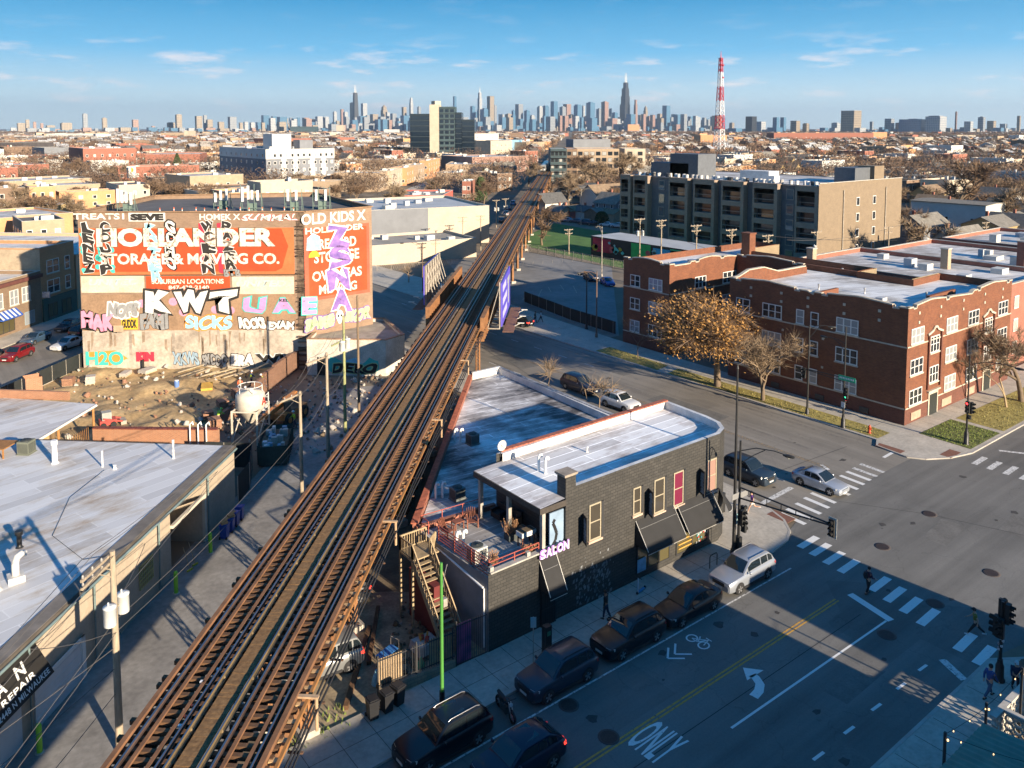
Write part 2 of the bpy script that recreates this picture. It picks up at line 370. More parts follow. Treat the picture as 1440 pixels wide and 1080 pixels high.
for x in[10+1.9*i for i in range(20)]:mb.box(x,15.1,.121,x+.03,17.5,.124,skip='b')
struct('pavement_joints',mb,M('joint',(.12,.105,.09),.95,0))
mb=MB()
for p,q in(((-120,32.0),(47.9,32.0)),((47.89,32.0),(50.3,32.3)),((50.3,32.3),(51.6,32.95)),((51.6,32.95),(52.75,34.2)),((52.75,34.2),(53.55,36.2)),((53.55,36.2),(54.35,40)),((54.35,40),(55.65,69)),((55.65,69),(55.65,130)),((-120,17.68),(47.5,17.68)),((47.5,17.68),(50.5,15.6)),((73.85,76),(73.65,38)),((73.85,76),(73.85,330)),((73.65,38),(72.25,37.3)),((72.25,37.3),(71.85,34.3)),((71.85,34.3),(72.7,33.05)),((72.7,33.05),(74.7,31.85)),((74.7,31.85),(77.4,31.13)),((77.4,31.13),(420,31.13))):
 mb.bar((p[0],p[1],.05),(q[0],q[1],.05),.17,.16)
struct('kerbs',mb,KERB)
for nm,poly,mt in(('grass_verge',[(74.0,42.6),(76.4,40),(76.5,64.8),(74.0,64.2)],DRYGRASS),('grass_verge',[(74.0,65.9),(76.5,66.4),(77.0,77.0),(74.2,76.8)],DRYGRASS),('grass_verge',[(73.9,38.1),(76.2,38.1),(76.4,39.95),(74.0,42.55)],DRYGRASS),('lawn',[(78.1,31.5),(84.5,31.5),(84.7,36.2),(78.3,36.3)],GRASS),('lawn_brown',[(85.3,31.5),(110,31.4),(110,35.6),(85.4,36.0)],DRYGRASS),('park_grass',[(127.7,155.6),(123.8,123.5),(124.2,100),(163,100),(162.4,162.2),(166.1,190.7),(133,168)],M('park_lawn',(.06,.16,.03),.95,.3,.3,col2=(.09,.2,.04),fine=.4))):
 o=flat(nm,poly,.135 if nm!='park_grass' else.03,mt);o['kind']='structure'
def tufts(name,polys,cnt,mat,h=.12):
 mb=MB();R=random.Random(5)
 for(x0,y0,x1,y1,z)in polys:
  for _ in range(int(cnt*abs((x1-x0)*(y1-y0)))):
   x,y=R.uniform(x0,x1),R.uniform(y0,y1);a=R.uniform(0,6.28);hh=h*R.uniform(.5,1.3);l=R.uniform(-.06,.06)
   c,s_=math.cos(a)*.05,math.sin(a)*.05
   mb.face([(x-c,y-s_,z),(x+c,y+s_,z),(x+l,y+l,z+hh)])
 o=mb.build(name,mat);tag(o,kind='stuff');return o
tufts('verge_grass',[(74.0,42.8,76.3,64.2,.13),(74.1,66.3,76.6,76.8,.13),(74.0,38.2,76.2,42,.13),(85.6,31.6,105,35.5,.13)],14,M('dry_blades',(.30,.24,.08),.9,.4,2,col2=(.34,.3,.1)))
tufts('lawn_grass',[(78.2,31.6,84.4,36.1,.13)],30,M('green_blades',(.14,.2,.04),.9,.3,2,col2=(.22,.27,.06)))
flat('parking_lot',[(82.6,80.8),(122.3,122),(122.1,149.4),(112.6,150),(92,128),(84.2,106)],.02,LOT)
flat('parking_entry',[(73.9,93),(77,81),(82.6,80.8),(85.6,107),(92,128),(112.6,150),(100,152),(84,118)],.015,CONC_D)
flat('alley',[TP(-60,-13),TP(62,-13),TP(66,-4.5),TP(66,-2),TP(-60,-2)],.015,M('alley_concrete',(.25,.235,.215),.9,.3,.3,detail=9,fine=.4))
flat('yard_under_track',[TP(-12,-2),TP(78,-2),TP(78,4.2),TP(-12,4.2)],.011,SOIL)
flat('yard_behind_fence',[(14.0,35.4),(26,35.4),(26.0,43),(25,44),(22,46)],.017,M('yard_dirt',(.36,.28,.18),.95,.45,.6,detail=9,fine=.5))
mb=MB();R=random.Random(11);rows=[]
from mathutils import noise
for i in range(46):
 row=[]
 for j in range(60):
  t=44.8+i*.84;nn=-47+j*.43
  p=TP(t,nn);e_=min(1,i/5,(45-i)/5,j/5,(59-j)/4)
  h=(noise.fractal(V((p[0]*.16,p[1]*.16,3)),.7,2.0,6)+.25)*.6*max(0,e_)
  row.append((p[0],p[1],.06+max(-.02,h)))
 rows.append(row)
mb.grid(rows,0,True);o=struct('earth_plot',mb,DIRT)
def strip(mb,p,q,w,z=.018):
 p,q=V((p[0],p[1],0)),V((q[0],q[1],0));d=(q-p).normalized();s=V((-d.y,d.x,0))*w/2
 mb.face([(p-s)+V((0,0,z)),(q-s)+V((0,0,z)),(q+s)+V((0,0,z)),(p+s)+V((0,0,z))])
SACR=bpy.data.objects['street_sacramento'];FULL=bpy.data.objects['street_fullerton']
def mark(name,segs,mat,parent,z=.018):
 mb=MB()
 for p,q,w in segs:strip(mb,p,q,w,z)
 return mb.build(name,mat,parent)
mark('parking_line',[((-60,30.08),(47.3,30.03),.11)],WPAINT2,SACR)
mark('centre_line',[((-60,26.28),(46.3,26.22),.10),((-60,26.06),(46.3,26.0),.10)],YPAINT,SACR)
mark('lane_line',[((32,23.35),(46.6,23.1),.13)],WPAINT,SACR)
for x in(20.2,23.0,25.6,28.3,31.0,33.75,36.45,39.05,41.6,44.0):mark('lane_dash',[((x-.42,19.72),(x+.42,19.68),.16)],WPAINT,SACR)
mark('stop_line',[((47.55,25.95),(46.86,22.93),.5)],WPAINT,SACR);mark('stop_line',[((45.55,19.37),(44.75,17.85),.45)],WPAINT2,SACR)
for(x,y)in((51.35,31.25),(51.1,30.15),(50.82,28.95),(50.6,27.75),(50.15,25.35),(49.75,24.15),(49.4,22.95),(48.98,21.7),(48.2,19.25),(47.8,18.05)):
 mark('crosswalk_bar',[((x-1.15,y-.02),(x+1.15,y+.06),.52)],WPAINT,SACR)
for i,(x,y)in enumerate(((53.6,34.0),(54.6,34.1),(56.0,34.2),(57.4,34.35),(58.6,34.5),(60.8,34.55),(62.3,34.7),(63.55,34.85),(64.75,34.95),(65.9,35.0),(67.2,35.05))):
 mark('crosswalk_bar',[((x-.05,y-1.1),(x+.05,y+1.1),.42)],WPAINT2 if i>8 else WPAINT,FULL,.02)
for(x,y)in((76.25,29.95),(76.15,28.7),(76.15,27.4),(76.1,26.1),(76.1,24.8),(76.1,23.5),(76.1,22.2),(76.1,20.9)):
 mark('crosswalk_bar',[((x-1.2,y),(x+1.2,y+.05),.5)],WPAINT2,SACR)
mark('stop_line',[((80.1,29.9),(82.2,26.6),.35)],WPAINT2,SACR)
mark('stop_line',[((53.7,36.9),(58.3,37.15),.45)],WPAINT2,FULL,.02)
mark('lane_line',[((58.9,38.2),(58.9,66),.10)],WPAINT2,FULL,.02)
mark('centre_line',[((64.4,37.5),(64.6,330),.1),((64.15,37.5),(64.35,330),.1)],MPAINT('yellow_worn',(.5,.3,.08),(.13,.115,.1),.75),FULL,.02)
for y in[70+5*i for i in range(10)]:mark('lane_dash',[((60.1,y),(60.15,y+1.6),.12)],WPAINT2,FULL,.02)
for y in[72+5*i for i in range(10)]:mark('lane_dash',[((69.2,y),(69.2,y+1.6),.12)],WPAINT2,FULL,.02)
mark('lane_dash',[((63.9,37.2),(64.4,38.2),.3)],WPAINT,FULL,.02);mark('lane_dash',[((70.2,35.6),(72.6,35.7),.3)],WPAINT,FULL,.02)
mb=MB()
cen=[(34.75,24.02),(35.35,24.12),(35.85,24.4),(36.1,24.85),(36.15,25.1)]
W=.24
L_,R_=[],[]
for i,p in enumerate(cen):
 a=V(cen[max(0,i-1)]);c=V(cen[min(len(cen)-1,i+1)]);d=(c-a).normalized();s=V((-d.y,d.x))*W
 L_.append(V(p)+s);R_.append(V(p)-s)
for i in range(len(cen)-1):mb.face([(*R_[i],.018),(*R_[i+1],.018),(*L_[i+1],.018),(*L_[i],.018)])
mb.face([(35.55,25.0,.018),(36.95,24.95,.018),(36.25,25.78,.018)]);mb.build('turn_arrow',WPAINT,SACR)
lettering('ONLY',(29.63,25.85,.018),(0,-1,0),(1,0,0),2.2,0,WPAINT,SACR)if 0 else None
o=lettering('ONLY',(27.15,25.95,.019),(.06,-1,0),(1,.02,0),1.95,2.45,WPAINT,SACR,name='lane_word',bold=.02)
mb=MB()
def ring(mb,cx,cy,r,w,n=14,sx=1.0):
 for i in range(n):
  a,b_=2*math.pi*i/n,2*math.pi*(i+1)/n
  mb.face([(cx+sx*(r-w)*math.cos(a),cy+(r-w)*math.sin(a),.018),(cx+sx*r*math.cos(a),cy+r*math.sin(a),.018),(cx+sx*r*math.cos(b_),cy+r*math.sin(b_),.018),(cx+sx*(r-w)*math.cos(b_),cy+(r-w)*math.sin(b_),.018)])
ring(mb,36.1,28.35,.34,.09,sx=1.15);ring(mb,36.1,29.2,.34,.09,sx=1.15)
for p,q in(((36.1,29.2),(36.35,28.85)),((36.1,28.35),(36.75,28.5)),((36.35,28.85),(36.65,28.5)),((36.05,28.8),(36.65,28.5)),((36.05,28.8),(36.35,28.85)),((36.1,29.2),(36.05,28.8)),((36.75,28.3),(36.75,28.7)),((36.6,29.0),(36.35,28.85))):strip(mb,p,q,.07)
mb.build('bicycle_symbol',WPAINT,SACR)
mb=MB()
for x in(33.6,34.2):
 strip(mb,(x,28.85),(x+.75,29.45),.12);strip(mb,(x,28.85),(x+.75,28.25),.12)
mb.build('chevron',WPAINT,SACR)
mb=MB()
for i in range(16):
 x,y=88+i*2.5,108.6-2.4+i*.8
for px,py in((958,425),(975,0),):pass
for a in(((735,422),(744,411)),((757,417),(762,407)),((775,411),(771,404)),((793,408),(788,401)),((811,412),(806,402)),((700,404),(690,397))):
 strip(mb,G(*a[0]),G(*a[1]),.12,.03)
for i in range(9):
 p=G(728+i*16,398-i*3.4);strip(mb,p,p+V((1.8,-3.2,0)),.11,.03)
for i in range(8):
 p=G(735+i*14,374-i*1.2);strip(mb,p,p+V((3,3.4,0)),.1,.03)
mb.build('bay_line',MPAINT('bay_paint',(.5,.42,.3),(.09,.085,.085),.35),bpy.data.objects['parking_lot'])
mb=MB();strip(mb,(59,33.4),(62.4,28),.05,.017);strip(mb,(62.4,28),(66.5,17),.05,.017);strip(mb,(20,24.6),(46,24.4),.05,.017);strip(mb,(55.5,40),(70,39),.04,.02)
for i in range(10):strip(mb,(58+i*1.3,60+i*7),(60+i*1.2,66+i*7.3),.05,.019)
mb.build('tar_seam',TAR,SACR)
R=random.Random(91);PTM=M('road_patch',(.145,.138,.126),.9,.25,.8,detail=8,fine=.3);STM=M('oil_stain',(.06,.055,.05),.8,.3,1.5)
for x,y,l_,w_,a_ in((60.5,26,2.0,.8,.1),(66,22,1.8,1.8,.1),(40,21.4,2.0,.6,0),(24,22.6,2.2,1.2,0),(57.5,48,1.2,3.4,0),(66.5,55,1.4,4.5,.02),(70.5,70,1.2,3.0,0),(63,80,1.5,3.5,0),(33,18.6,2.5,.7,0)):
 mb=MB();c_,s_=math.cos(a_),math.sin(a_);mb.face([(x+u*c_-v*s_+R.uniform(-.1,.1),y+u*s_+v*c_+R.uniform(-.1,.1),.0155 if y<34 else.0165)for u,v in((-l_,-w_),(l_,-w_),(l_,w_),(-l_,w_))]);mb.build('road_patch',PTM,SACR if y<34 else FULL)
for i in range(46):
 x,y=(R.uniform(14,75),R.choice((21.3,24.6,27.8,29.2,18.6))+R.gauss(0,.25))if i<32 else(R.choice((57,60.2,67,70.5))+R.gauss(0,.25),R.uniform(36,80));r_=R.uniform(.08,.4);mb=MB();mb.face([(x+r_*math.cos(k*.7)*R.uniform(.5,1.4),y+r_*math.sin(k*.7)*R.uniform(.4,1.0),.0168)for k in range(9)]);o=mb.build('oil_stain',STM,SACR if y<34 else FULL)
for x in(71.6,72.4,66.8,60.4,57.2):mark('wheel_track',[((x,40),(x+.05,120),.42)],M('wheel_dark',(.185,.168,.145),.8,.25,.4,detail=8,fine=.4),FULL,.0162)
def manhole(px,py,r=.42,lab=''):
 p=G(px,py);t=thing('manhole_cover',lab,'manhole cover',(p.x,p.y,.012))
 mb=MB();mb.lathe((0,0,0),[(r*1.28,.004),(r*1.28,.010),(r*1.02,.010)],20);mb.build('ring',M('manhole_ring',(.07,.055,.05),.8,.2),t,True)
 mb=MB();mb.lathe((0,0,0),[(r,.006),(r,.013)],20)
 mb.build('lid',M('manhole_iron',(.05,.035,.03),.65,.3,8,metal=.3),t,True)
for px,py,lab in((1307,723,'round iron manhole cover in the middle of the crossing'),(1241,769,'pale-rimmed manhole cover near the zebra bars opposite the silver car'),(1394,806,'large rust-brown manhole cover at the right side of the crossing'),(1315,849,'manhole cover just beyond the zebra bars in the building shadow'),(1247,893,'manhole cover between the stop line and the zebra bars'),(800,992,'manhole cover beside the parking line near the front car with roof rails'),(856,1037,'manhole cover on the yellow centre line by the lane word')):
 manhole(px,py,lab=lab)
for x,y,sx,sy,nm in((53.0,34.6,.55,.9,'ramp'),(72.5,36.2,.45,1.2,'ramp'),(75.6,32.2,1.0,.5,'ramp'),(48.6,15.9,1.0,.7,'ramp')):
 mb=MB();mb.box(x-sx,y-sy,.1,x+sx,y+sy,.127);o=mb.build('tactile_pad',M('tactile',(.20,.09,.06),.85,.2,4));o['kind']='structure'
FRAME_W=M('frame_white',(.72,.70,.66),.6,.08)
FRAME_D=M('frame_dark',(.04,.04,.042),.5,.1)
PANE=MGLASS('pane_dark',(.025,.03,.036),.06)
PANE_B=MGLASS('pane_blind',(.42,.41,.38),.25)
PANE_S=MGLASS('pane_sky',(.10,.16,.2),.04,.35)
SILL=M('limestone',(.50,.46,.38),.85,.15)
COPE=M('coping',(.46,.43,.38),.8,.2)
WCACHE={}
def window_mesh(w,h,cols,rail,fr,gl,sill,depth,arch=False):
 key=(round(w,2),round(h,2),cols,rail,fr.name,gl.name,sill.name if sill else '',depth)
 if key in WCACHE:return WCACHE[key]
 f=MB();t=.09;d=depth
 f.box(-w/2,-d,0,-w/2+t,.0,h);f.box(w/2-t,-d,0,w/2,0,h);f.box(-w/2+t,-d,0,w/2-t,0,t);f.box(-w/2+t,-d,h-t,w/2-t,0,h)
 for i in range(1,cols):
  x=-w/2+w*i/cols;f.box(x-.06,-d+.005,t,x+.06,0,h-t)
 if rail:f.box(-w/2+t,-d+.015,h*.5-.035,w/2-t,0,h*.5+.035)
 mats=[fr]
 if sill:f.box(-w/2-.1,-d-.07,-.14,w/2+.1,0,-.001,1);mats.append(sill)
 tmp=f.build('window',mats,None);me=tmp.data;bpy.data.objects.remove(tmp)
 g=MB();g.face([(-w/2+t*.5,-.03,t*.5),(w/2-t*.5,-.03,t*.5),(w/2-t*.5,-.03,h-t*.5),(-w/2+t*.5,-.03,h-t*.5)])
 tmp=g.build('pane',gl,None);mg=tmp.data;bpy.data.objects.remove(tmp)
 WCACHE[key]=(me,mg);return me,mg
def win(parent,p,q,u,z,w,h,cols=1,rail=True,fr=None,gl=None,sill=SILL,depth=.08,name='window',off=0.0,pane=True):
 """window centred u metres along wall line p->q (outside on the right hand), sill at z"""
 fr=fr or FRAME_W;gl=gl or PANE
 me,mg=window_mesh(w,h,cols,rail,fr,gl,sill,depth)
 d=(V((q[0],q[1],0))-V((p[0],p[1],0)));L=d.length;d.normalize()
 nrm=V((d.y,-d.x,0));pos=V((p[0],p[1],z))+d*u+nrm*off
 o=link(name,me,parent);inv=wm(parent).inverted()
 o.location=inv@pos;o.rotation_euler=(0,0,math.atan2(d.y,d.x)-parent.rotation_euler.z)
 if pane:link('pane',mg,o)
 return o
def wall_run(mb,poly,z0,z1,mi=0):
 """vertical walls with running UV"""
 u=0;n=len(poly)
 for i in range(n):
  p,q=poly[i],poly[(i+1)%n];L=math.dist(p[:2],q[:2])
  mb.face([(p[0],p[1],z0),(q[0],q[1],z0),(q[0],q[1],z1),(p[0],p[1],z1)],mi,[(u,z0),(u+L,z0),(u+L,z1),(u,z1)]);u+=L
def shell(t,poly,h,wm_,rm,par=.5,thick=.25,cope=None,z0=0,coping=True,inner=None):
 """walls up to h+par, roof at h, parapet with inner face and coping"""
 mb=MB();wall_run(mb,poly,z0,h+par)
 if par>0:
  ins=inset(poly,thick);n=len(poly);mi=1 if inner else 0
  for i in range(n):
   a,b2=ins[i],ins[(i+1)%n];L=(b2-a).length
   mb.face([(b2.x,b2.y,h),(a.x,a.y,h),(a.x,a.y,h+par),(b2.x,b2.y,h+par)],mi,[(0,h),(L,h),(L,h+par),(0,h+par)])
   if not coping:mb.face([(*poly[i][:2],h+par),(*poly[(i+1)%n][:2],h+par),(b2.x,b2.y,h+par),(a.x,a.y,h+par)],mi)
 else:ins=[V(p[:2])for p in poly]
 wl=mb.build('wall',[wm_]+([inner]if inner else[]),t)
 r=MB();r.face([(p[0],p[1],h)for p in(inset(poly,thick*.9)if par>0 else poly)]);rf=r.build('roof',rm,t)
 if par>0 and coping:
  c=MB();out=inset(poly,-.05);ins2=inset(poly,thick+.04);n=len(poly)
  for i in range(n):
   j=(i+1)%n;A,B_,C_,D_=out[i],out[j],ins2[j],ins2[i];z=h+par
   c.face([(*A,z+.09),(*B_,z+.09),(*C_,z+.09),(*D_,z+.09)]);c.face([(*A,z),(*B_,z),(*B_,z+.09),(*A,z+.09)]);c.face([(*C_,z),(*D_,z),(*D_,z+.09),(*C_,z+.09)])
   c.face([(*B_,z),(*A,z),(*D_,z),(*C_,z)])
  c.build('coping',cope or COPE,t)
 return wl,rf
def goose(t,p,h=1.0,r=.09,mat=None,dirx=.25):
 mb=MB();x,y,z=p
 mb.tube([(x,y,z),(x,y,z+h*.85),(x+dirx*.3,y,z+h),(x+dirx*.8,y,z+h),(x+dirx,y,z+h*.84)],r,8)
 return mb.build('vent_pipe',mat or M('white_pvc',(.78,.77,.74),.5,.05),t)
def vent(t,p,h=.6,r=.12,mat=None):
 mb=MB();mb.lathe(p,[(r*1.6,0),(r*1.2,.06),(r,.1),(r,h*.75),(r*1.5,h*.78),(r*1.5,h)],10)
 return mb.build('roof_vent',mat or M('galvanised',(.5,.5,.5),.45,.15,metal=.5),t)
ACB=M('ac_case',(.14,.15,.145),.6,.15);ACG=M('ac_grille',(.05,.055,.05),.7,.2);ACW=M('ac_pale',(.55,.54,.5),.6,.1)
def ac_unit(p,lab,s=.8,h=.85,mat=None,rz=0,group=None):
 t=thing('air_conditioner',lab,'air conditioner',p,rz,group);a=s/2
 mb=MB();mb.box(-a,-a,.06,a,a,h);mb.box(-a-.06,-a-.06,0,a+.06,a+.06,.06)
 mb.build('case',mat or ACB,t,True)
 g=MB()
 for i in range(9):g.box(-a*.9,-a-.012,.16+i*h*.08,a*.9,-a,.16+i*h*.08+.035);g.box(-a-.012,-a*.9,.16+i*h*.08,-a,a*.9,.16+i*h*.08+.035)
 g.build('louvre',ACG,t,True)
 f=MB();f.lathe((0,0,h),[(a*.85,0),(a*.85,.04),(a*.7,.05),(a*.12,.03),(a*.1,.06)],16);f.build('fan_guard',ACG,t,True)
 return t
BLK=MBRICK('black_block',(.046,.044,.040),(.066,.062,.056),(.024,.023,.022),.42,.2,.02,.35,.7)
STUC=M('grey_stucco',(.22,.22,.225),.9,.2,.8,detail=7)
WROOF=MROOF('white_roof',(.84,.84,.84),(.58,.54,.52),(.24,.22,.22),0,.48)
LROOF=MROOF('worn_roof',(.86,.86,.86),(.45,.43,.42),(.07,.066,.066),.12,.64)
DECKM=MROOF('deck_sheet',(.46,.45,.44),(.32,.30,.28),(.16,.14,.13),0,.5)
WHT=M('white_coat',(.66,.65,.63),.7,.15,1.2)
TILE=M('clay_tile',(.38,.12,.07),.8,.35,3)
REDI=M('red_iron',(.40,.09,.06),.6,.2)
BFAB=M('black_canvas',(.016,.016,.017),.75,.2)
SALON=thing('corner_salon','black painted two-storey corner building with a roof deck and black awnings','building',(37,35.3,0))
t=SALON
low=[(25.95,35.3),(46.3,35.3),(47.4,35.75),(48.15,36.7),(48.45,38.1),(48.7,42.3),(50.25,66.3),(46.6,66.3),(25.75,42.9)]
up=[(31.7,35.3),(46.3,35.3),(47.4,35.75),(48.15,36.7),(48.45,38.1),(48.7,42.5),(31.7,42.2)]
mb=MB()
def wl_(pts,z0,z1,mi=0):
 u=0
 for p,q in zip(pts[:-1],pts[1:]):
  L=math.dist(p,q);mb.face([(*p,z0),(*q,z0),(*q,z1),(*p,z1)],mi,[(u,z0),(u+L,z0),(u+L,z1),(u,z1)]);u+=L
wl_([(25.95,35.3),(31.7,35.3)],0,4.72);wl_(up[:5],0,7.95);wl_([up[4],up[5]],0,7.95);wl_([up[5],up[6]],4.2,7.95);wl_([up[6],up[0]],4.2,7.38)
wl_([(48.7,42.5),(50.25,66.3)],0,4.8);wl_([(50.25,66.3),(46.6,66.3)],0,4.9,1);wl_([(46.6,66.3),(25.75,42.9)],0,4.5,1);wl_([(25.75,42.9),(25.95,35.3)],0,4.45,1)
mb.build('wall',[BLK,STUC],t)
mb=MB();mb.face([(*p,4.2)for p in((26.1,42.9),(31.7,42.3),(48.75,42.3),(50.2,66.2),(46.7,66.2))]);mb.build('low_roof',LROOF,t)
mb=MB();mb.face([(26.0,35.4,4.22),(31.7,35.4,4.22),(31.7,42.28,4.22),(26.0,42.85,4.22)]);mb.build('deck_floor',DECKM,t)
mb=MB();mb.bar((48.62,42.5,4.5),(50.1,66.2,4.5),.3,.62);mb.bar((50.2,66.15,4.55),(46.6,66.15,4.55),.3,.72);mb.build('parapet',WHT,t)
mb=MB();mb.bar((49.0,42.5,4.84),(50.1,66.2,4.84),.34,.07);mb.build('coping',M('worn_coping',(.30,.30,.31),.8,.45,1.5),t)
mb=MB();d=(V((46.6,66.3,0))-V((25.75,42.9,0)));L=d.length;d.normalize();s_=V((d.y,-d.x,0))
mb.bar((25.8,42.9,4.4),(46.6,66.25,4.4),.3,.5,1)
for i in range(int(L/.45)):
 c=V((25.75,42.9,4.68))+d*(i*.45+.22);mb.bar(c-d*.2,c+d*.2+V((0,0,.015)),.44,.08,0)
mb.build('tile_coping',[TILE,M('brick_red_old',(.30,.12,.08),.9,.3)],t)
mb=MB();mb.bar((25.8,42.75,4.38),(31.6,42.25,4.38),.28,.34,0);mb.build('deck_curb',M('brick_red_old',(.3,.12,.08)),t)
mb=MB();mb.face([(*p,7.42)for p in((31.7,35.5),(46.2,35.55),(47.2,35.9),(47.95,36.8),(48.2,38.1),(48.5,42.3),(31.7,42.0))]);mb.face([(29.7,35.25,7.36),(31.7,35.32,7.42),(31.7,42.0,7.42),(29.75,42.0,7.36)]);mb.build('upper_roof',WROOF,t)
mb=MB();mb.box(29.65,35.22,7.0,29.78,41.95,7.35);mb.box(29.78,35.22,7.0,31.69,35.30,7.35);mb.box(29.78,41.85,7.0,31.69,41.95,7.35)
for i in range(7):mb.box(29.8,35.6+i*1.0,7.08,31.7,35.72+i*1.0,7.26)
mb.build('eave_beam',M('dark_timber',(.06,.05,.042),.8,.3,3),t)
ins=inset(up,.3)
mb=MB()
for i in range(0,6):
 a,b_=ins[i],ins[i+1];mb.face([(*b_,7.4),(*a,7.4),(*a,7.96),(*b_,7.96)]);A,B_=up[i],up[i+1]
 mb.face([(*A,7.96),(*B_,7.96),(*b_,7.96),(*a,7.96)])
mb.build('parapet_lining',M('white_coat_stained',(.60,.60,.60),.75,.3,.8,detail=8),t)
mb=MB()
for i in range(36):
 x=32.1+i*.46;mb.bar((x,42.33,8.0),(x+.43,42.34,8.01),.42,.09)
mb.build('tile_coping',TILE,t)
mb=MB();mb.box(31.68,35.27,4.7,32.5,36.05,8.72);mb.box(31.55,35.2,8.72,32.6,36.15,8.86,1)
mb.build('chimney_pier',[BLK,M('pier_cap',(.30,.25,.20),.8,.3)],t)
SALW=[(34.12,4.12,1.0,2.3,None),(37.85,4.6,.72,1.8,None),(39.98,4.1,1.0,2.3,None),(41.9,4.02,1.0,2.35,'pink'),(45.42,3.98,1.05,2.35,'blind')]
PINK=MGLASS('pane_pink',(.17,.02,.05),.3);BLIND=MGLASS('pane_rose_blind',(.32,.19,.15),.35);WARM=MGLASS('pane_warm',(.06,.052,.04),.1)
for x,z,ww,hh,kind in SALW:
 win(t,(0,35.3),(60,35.3),x,z,ww,hh,1,True,M('frame_tan',(.36,.31,.22),.7,.1),PINK if kind=='pink' else BLIND if kind=='blind' else WARM,M('pink_sill',(.52,.36,.28),.8,.2),.06)
 jb=MB();jb.box(x+ww/2,35.2,z,x+ww/2+.2,35.3,z+hh);jb.build('jamb',FRAME_D,t)
ART=M('shutter_art',(.10,.18,.28),.5,.1,.9,col2=(.45,.55,.65),detail=1);ARTB=M('shutter_black',(.012,.012,.014),.6,.2)
for x,z in((33.1,4.35),(38.95,4.3),(44.15,4.28)):
 mb=MB();mb.bar((x,35.28,z+.85),(x-.30,34.60,z+.85),.05,1.75);o=mb.build('shutter',ARTB,t)
 a=MB();R=random.Random(int(x*10))
 for k in range(7):
  v0=z+.1+k*.21;a.face([(x-.036-.30*u,35.265-.68*u,v)for u,v in((.12+.2*R.random(),v0),(.8+.1*R.random(),v0+.05),(.55+.4*R.random(),v0+.24),(.2+.2*R.random(),v0+.20))])
 a.build('painted_figure',ART,o)
def awning(x0,x1,zt,zb,dep,parent,name='awning'):
 mb=MB();y0,y1=35.28,35.28-dep
 mb.face([(x0,y1,zb),(x1,y1,zb),(x1,y0,zt),(x0,y0,zt)]);mb.face([(x0,y1,zb-.02),(x0,y0,zt-.02),(x1,y0,zt-.02),(x1,y1,zb-.02)])
 for x in(x0,x1):mb.face([(x,y1,zb),(x,y0,zt),(x,y0,zb)],0)
 mb.face([(x0,y1,zb-.22),(x1,y1,zb-.22),(x1,y1,zb),(x0,y1,zb)])
 o=mb.build(name,BFAB,parent)
 f=MB()
 for x in(x0,x1):f.bar((x,y1-.01,zb-.02),(x,y0-.01,zt+.02),.035)
 f.bar((x0,y1-.012,zb-.2),(x1,y1-.012,zb-.2),.03);f.build('awning_frame',M('bare_metal',(.62,.60,.55),.4,.1,metal=.4),o)
 mb=MB();mb.bar((x0+.1,lerp(y1,y0,.72)-.012,lerp(zb,zt,.72)+.012),(x1-.1,lerp(y1,y0,.72)-.012,lerp(zb,zt,.72)+.012),.035,.02);mb.build('seam',M('seam_grey',(.2,.2,.2),.8,0),o)
awning(37.75,41.4,4.15,2.55,1.15,t);awning(41.75,45.4,4.1,2.5,1.15,t);awning(29.65,30.95,4.2,2.45,1.0,t)
mb=MB();rows=[]
for zt,rr in((4.0,.02),(3.4,.45),(2.6,1.0)):
 rows.append([(46.3+(.02+rr)*math.cos(a)+1.6*max(0,math.cos(a))*0+.9*(1+math.sin(a))*.55,35.9+(.6+rr)*math.sin(a)+.02,zt)for a in[rad(-95+i*16)for i in range(8)]])
mb.grid(rows,0,False);o=mb.build('awning',BFAB,t)
f=MB();f.tube(rows[2],.03,4);f.build('awning_frame',M('bare_metal',(.6,.6,.55)),o)
win(t,(0,35.3),(60,35.3),39.5,.55,3.2,1.75,3,False,FRAME_D,MGLASS('shop_pane',(.10,.085,.04),.1),None,.07,name='shop_window')
win(t,(0,35.3),(60,35.3),43.4,.5,3.3,1.75,2,False,FRAME_D,MGLASS('shop_pane',(.1,.085,.04)),None,.07,name='shop_window')
mb=MB();mb.box(37.9,35.19,.62,38.7,35.215,1.5);mb.build('window_poster',M('poster_blue',(.16,.36,.52),.6,.25,2),t)
mb=MB()
R=random.Random(3)
for k in range(26):
 x,z=43.7+R.random()*1.2,.7+R.random()*1.0;mb.box(x,35.205,z,x+.12,35.222,z+.12,R.randrange(3))
o=mb.build('window_display',[M('disp_red',(.55,.08,.07),.5,.1),M('disp_white',(.7,.7,.66),.5,.1),M('disp_teal',(.08,.3,.32),.5,.1)],t);o['kind']='stuff'
for k in range(3):
 mb=MB();mb.box(41.95,35.2,.85+.3*k,43.3,35.22,.93+.3*k);mb.build('shelf_light',M('shelf_amber',(.55,.3,.07),.5,.2),t)
mb=MB();mb.box(29.75,35.2,.1,30.85,35.3,2.3);mb.build('door',M('door_black',(.018,.018,.02),.5,.1),t)
mb=MB()
for k in range(8):mb.bar((29.82+k*.138,35.14,.15),(29.82+k*.138,35.14,2.2),.025)
for z in(.2,1.2,2.15):mb.bar((29.75,35.14,z),(30.85,35.14,z),.03)
mb.build('security_grille',FRAME_D,t)
mb=MB();R=random.Random(21)
for k in range(150):
 cx=R.choice((33.0,33.9,34.6,35.2));x=R.gauss(cx,.35);z=abs(R.gauss(1.4,.75));s=R.uniform(.02,.09)
 if z<3.2:mb.face([(x-s,35.293,z-s*1.4),(x+s*.8,35.293,z-s),(x+s,35.293,z+s*1.6),(x-s*.7,35.293,z+s)])
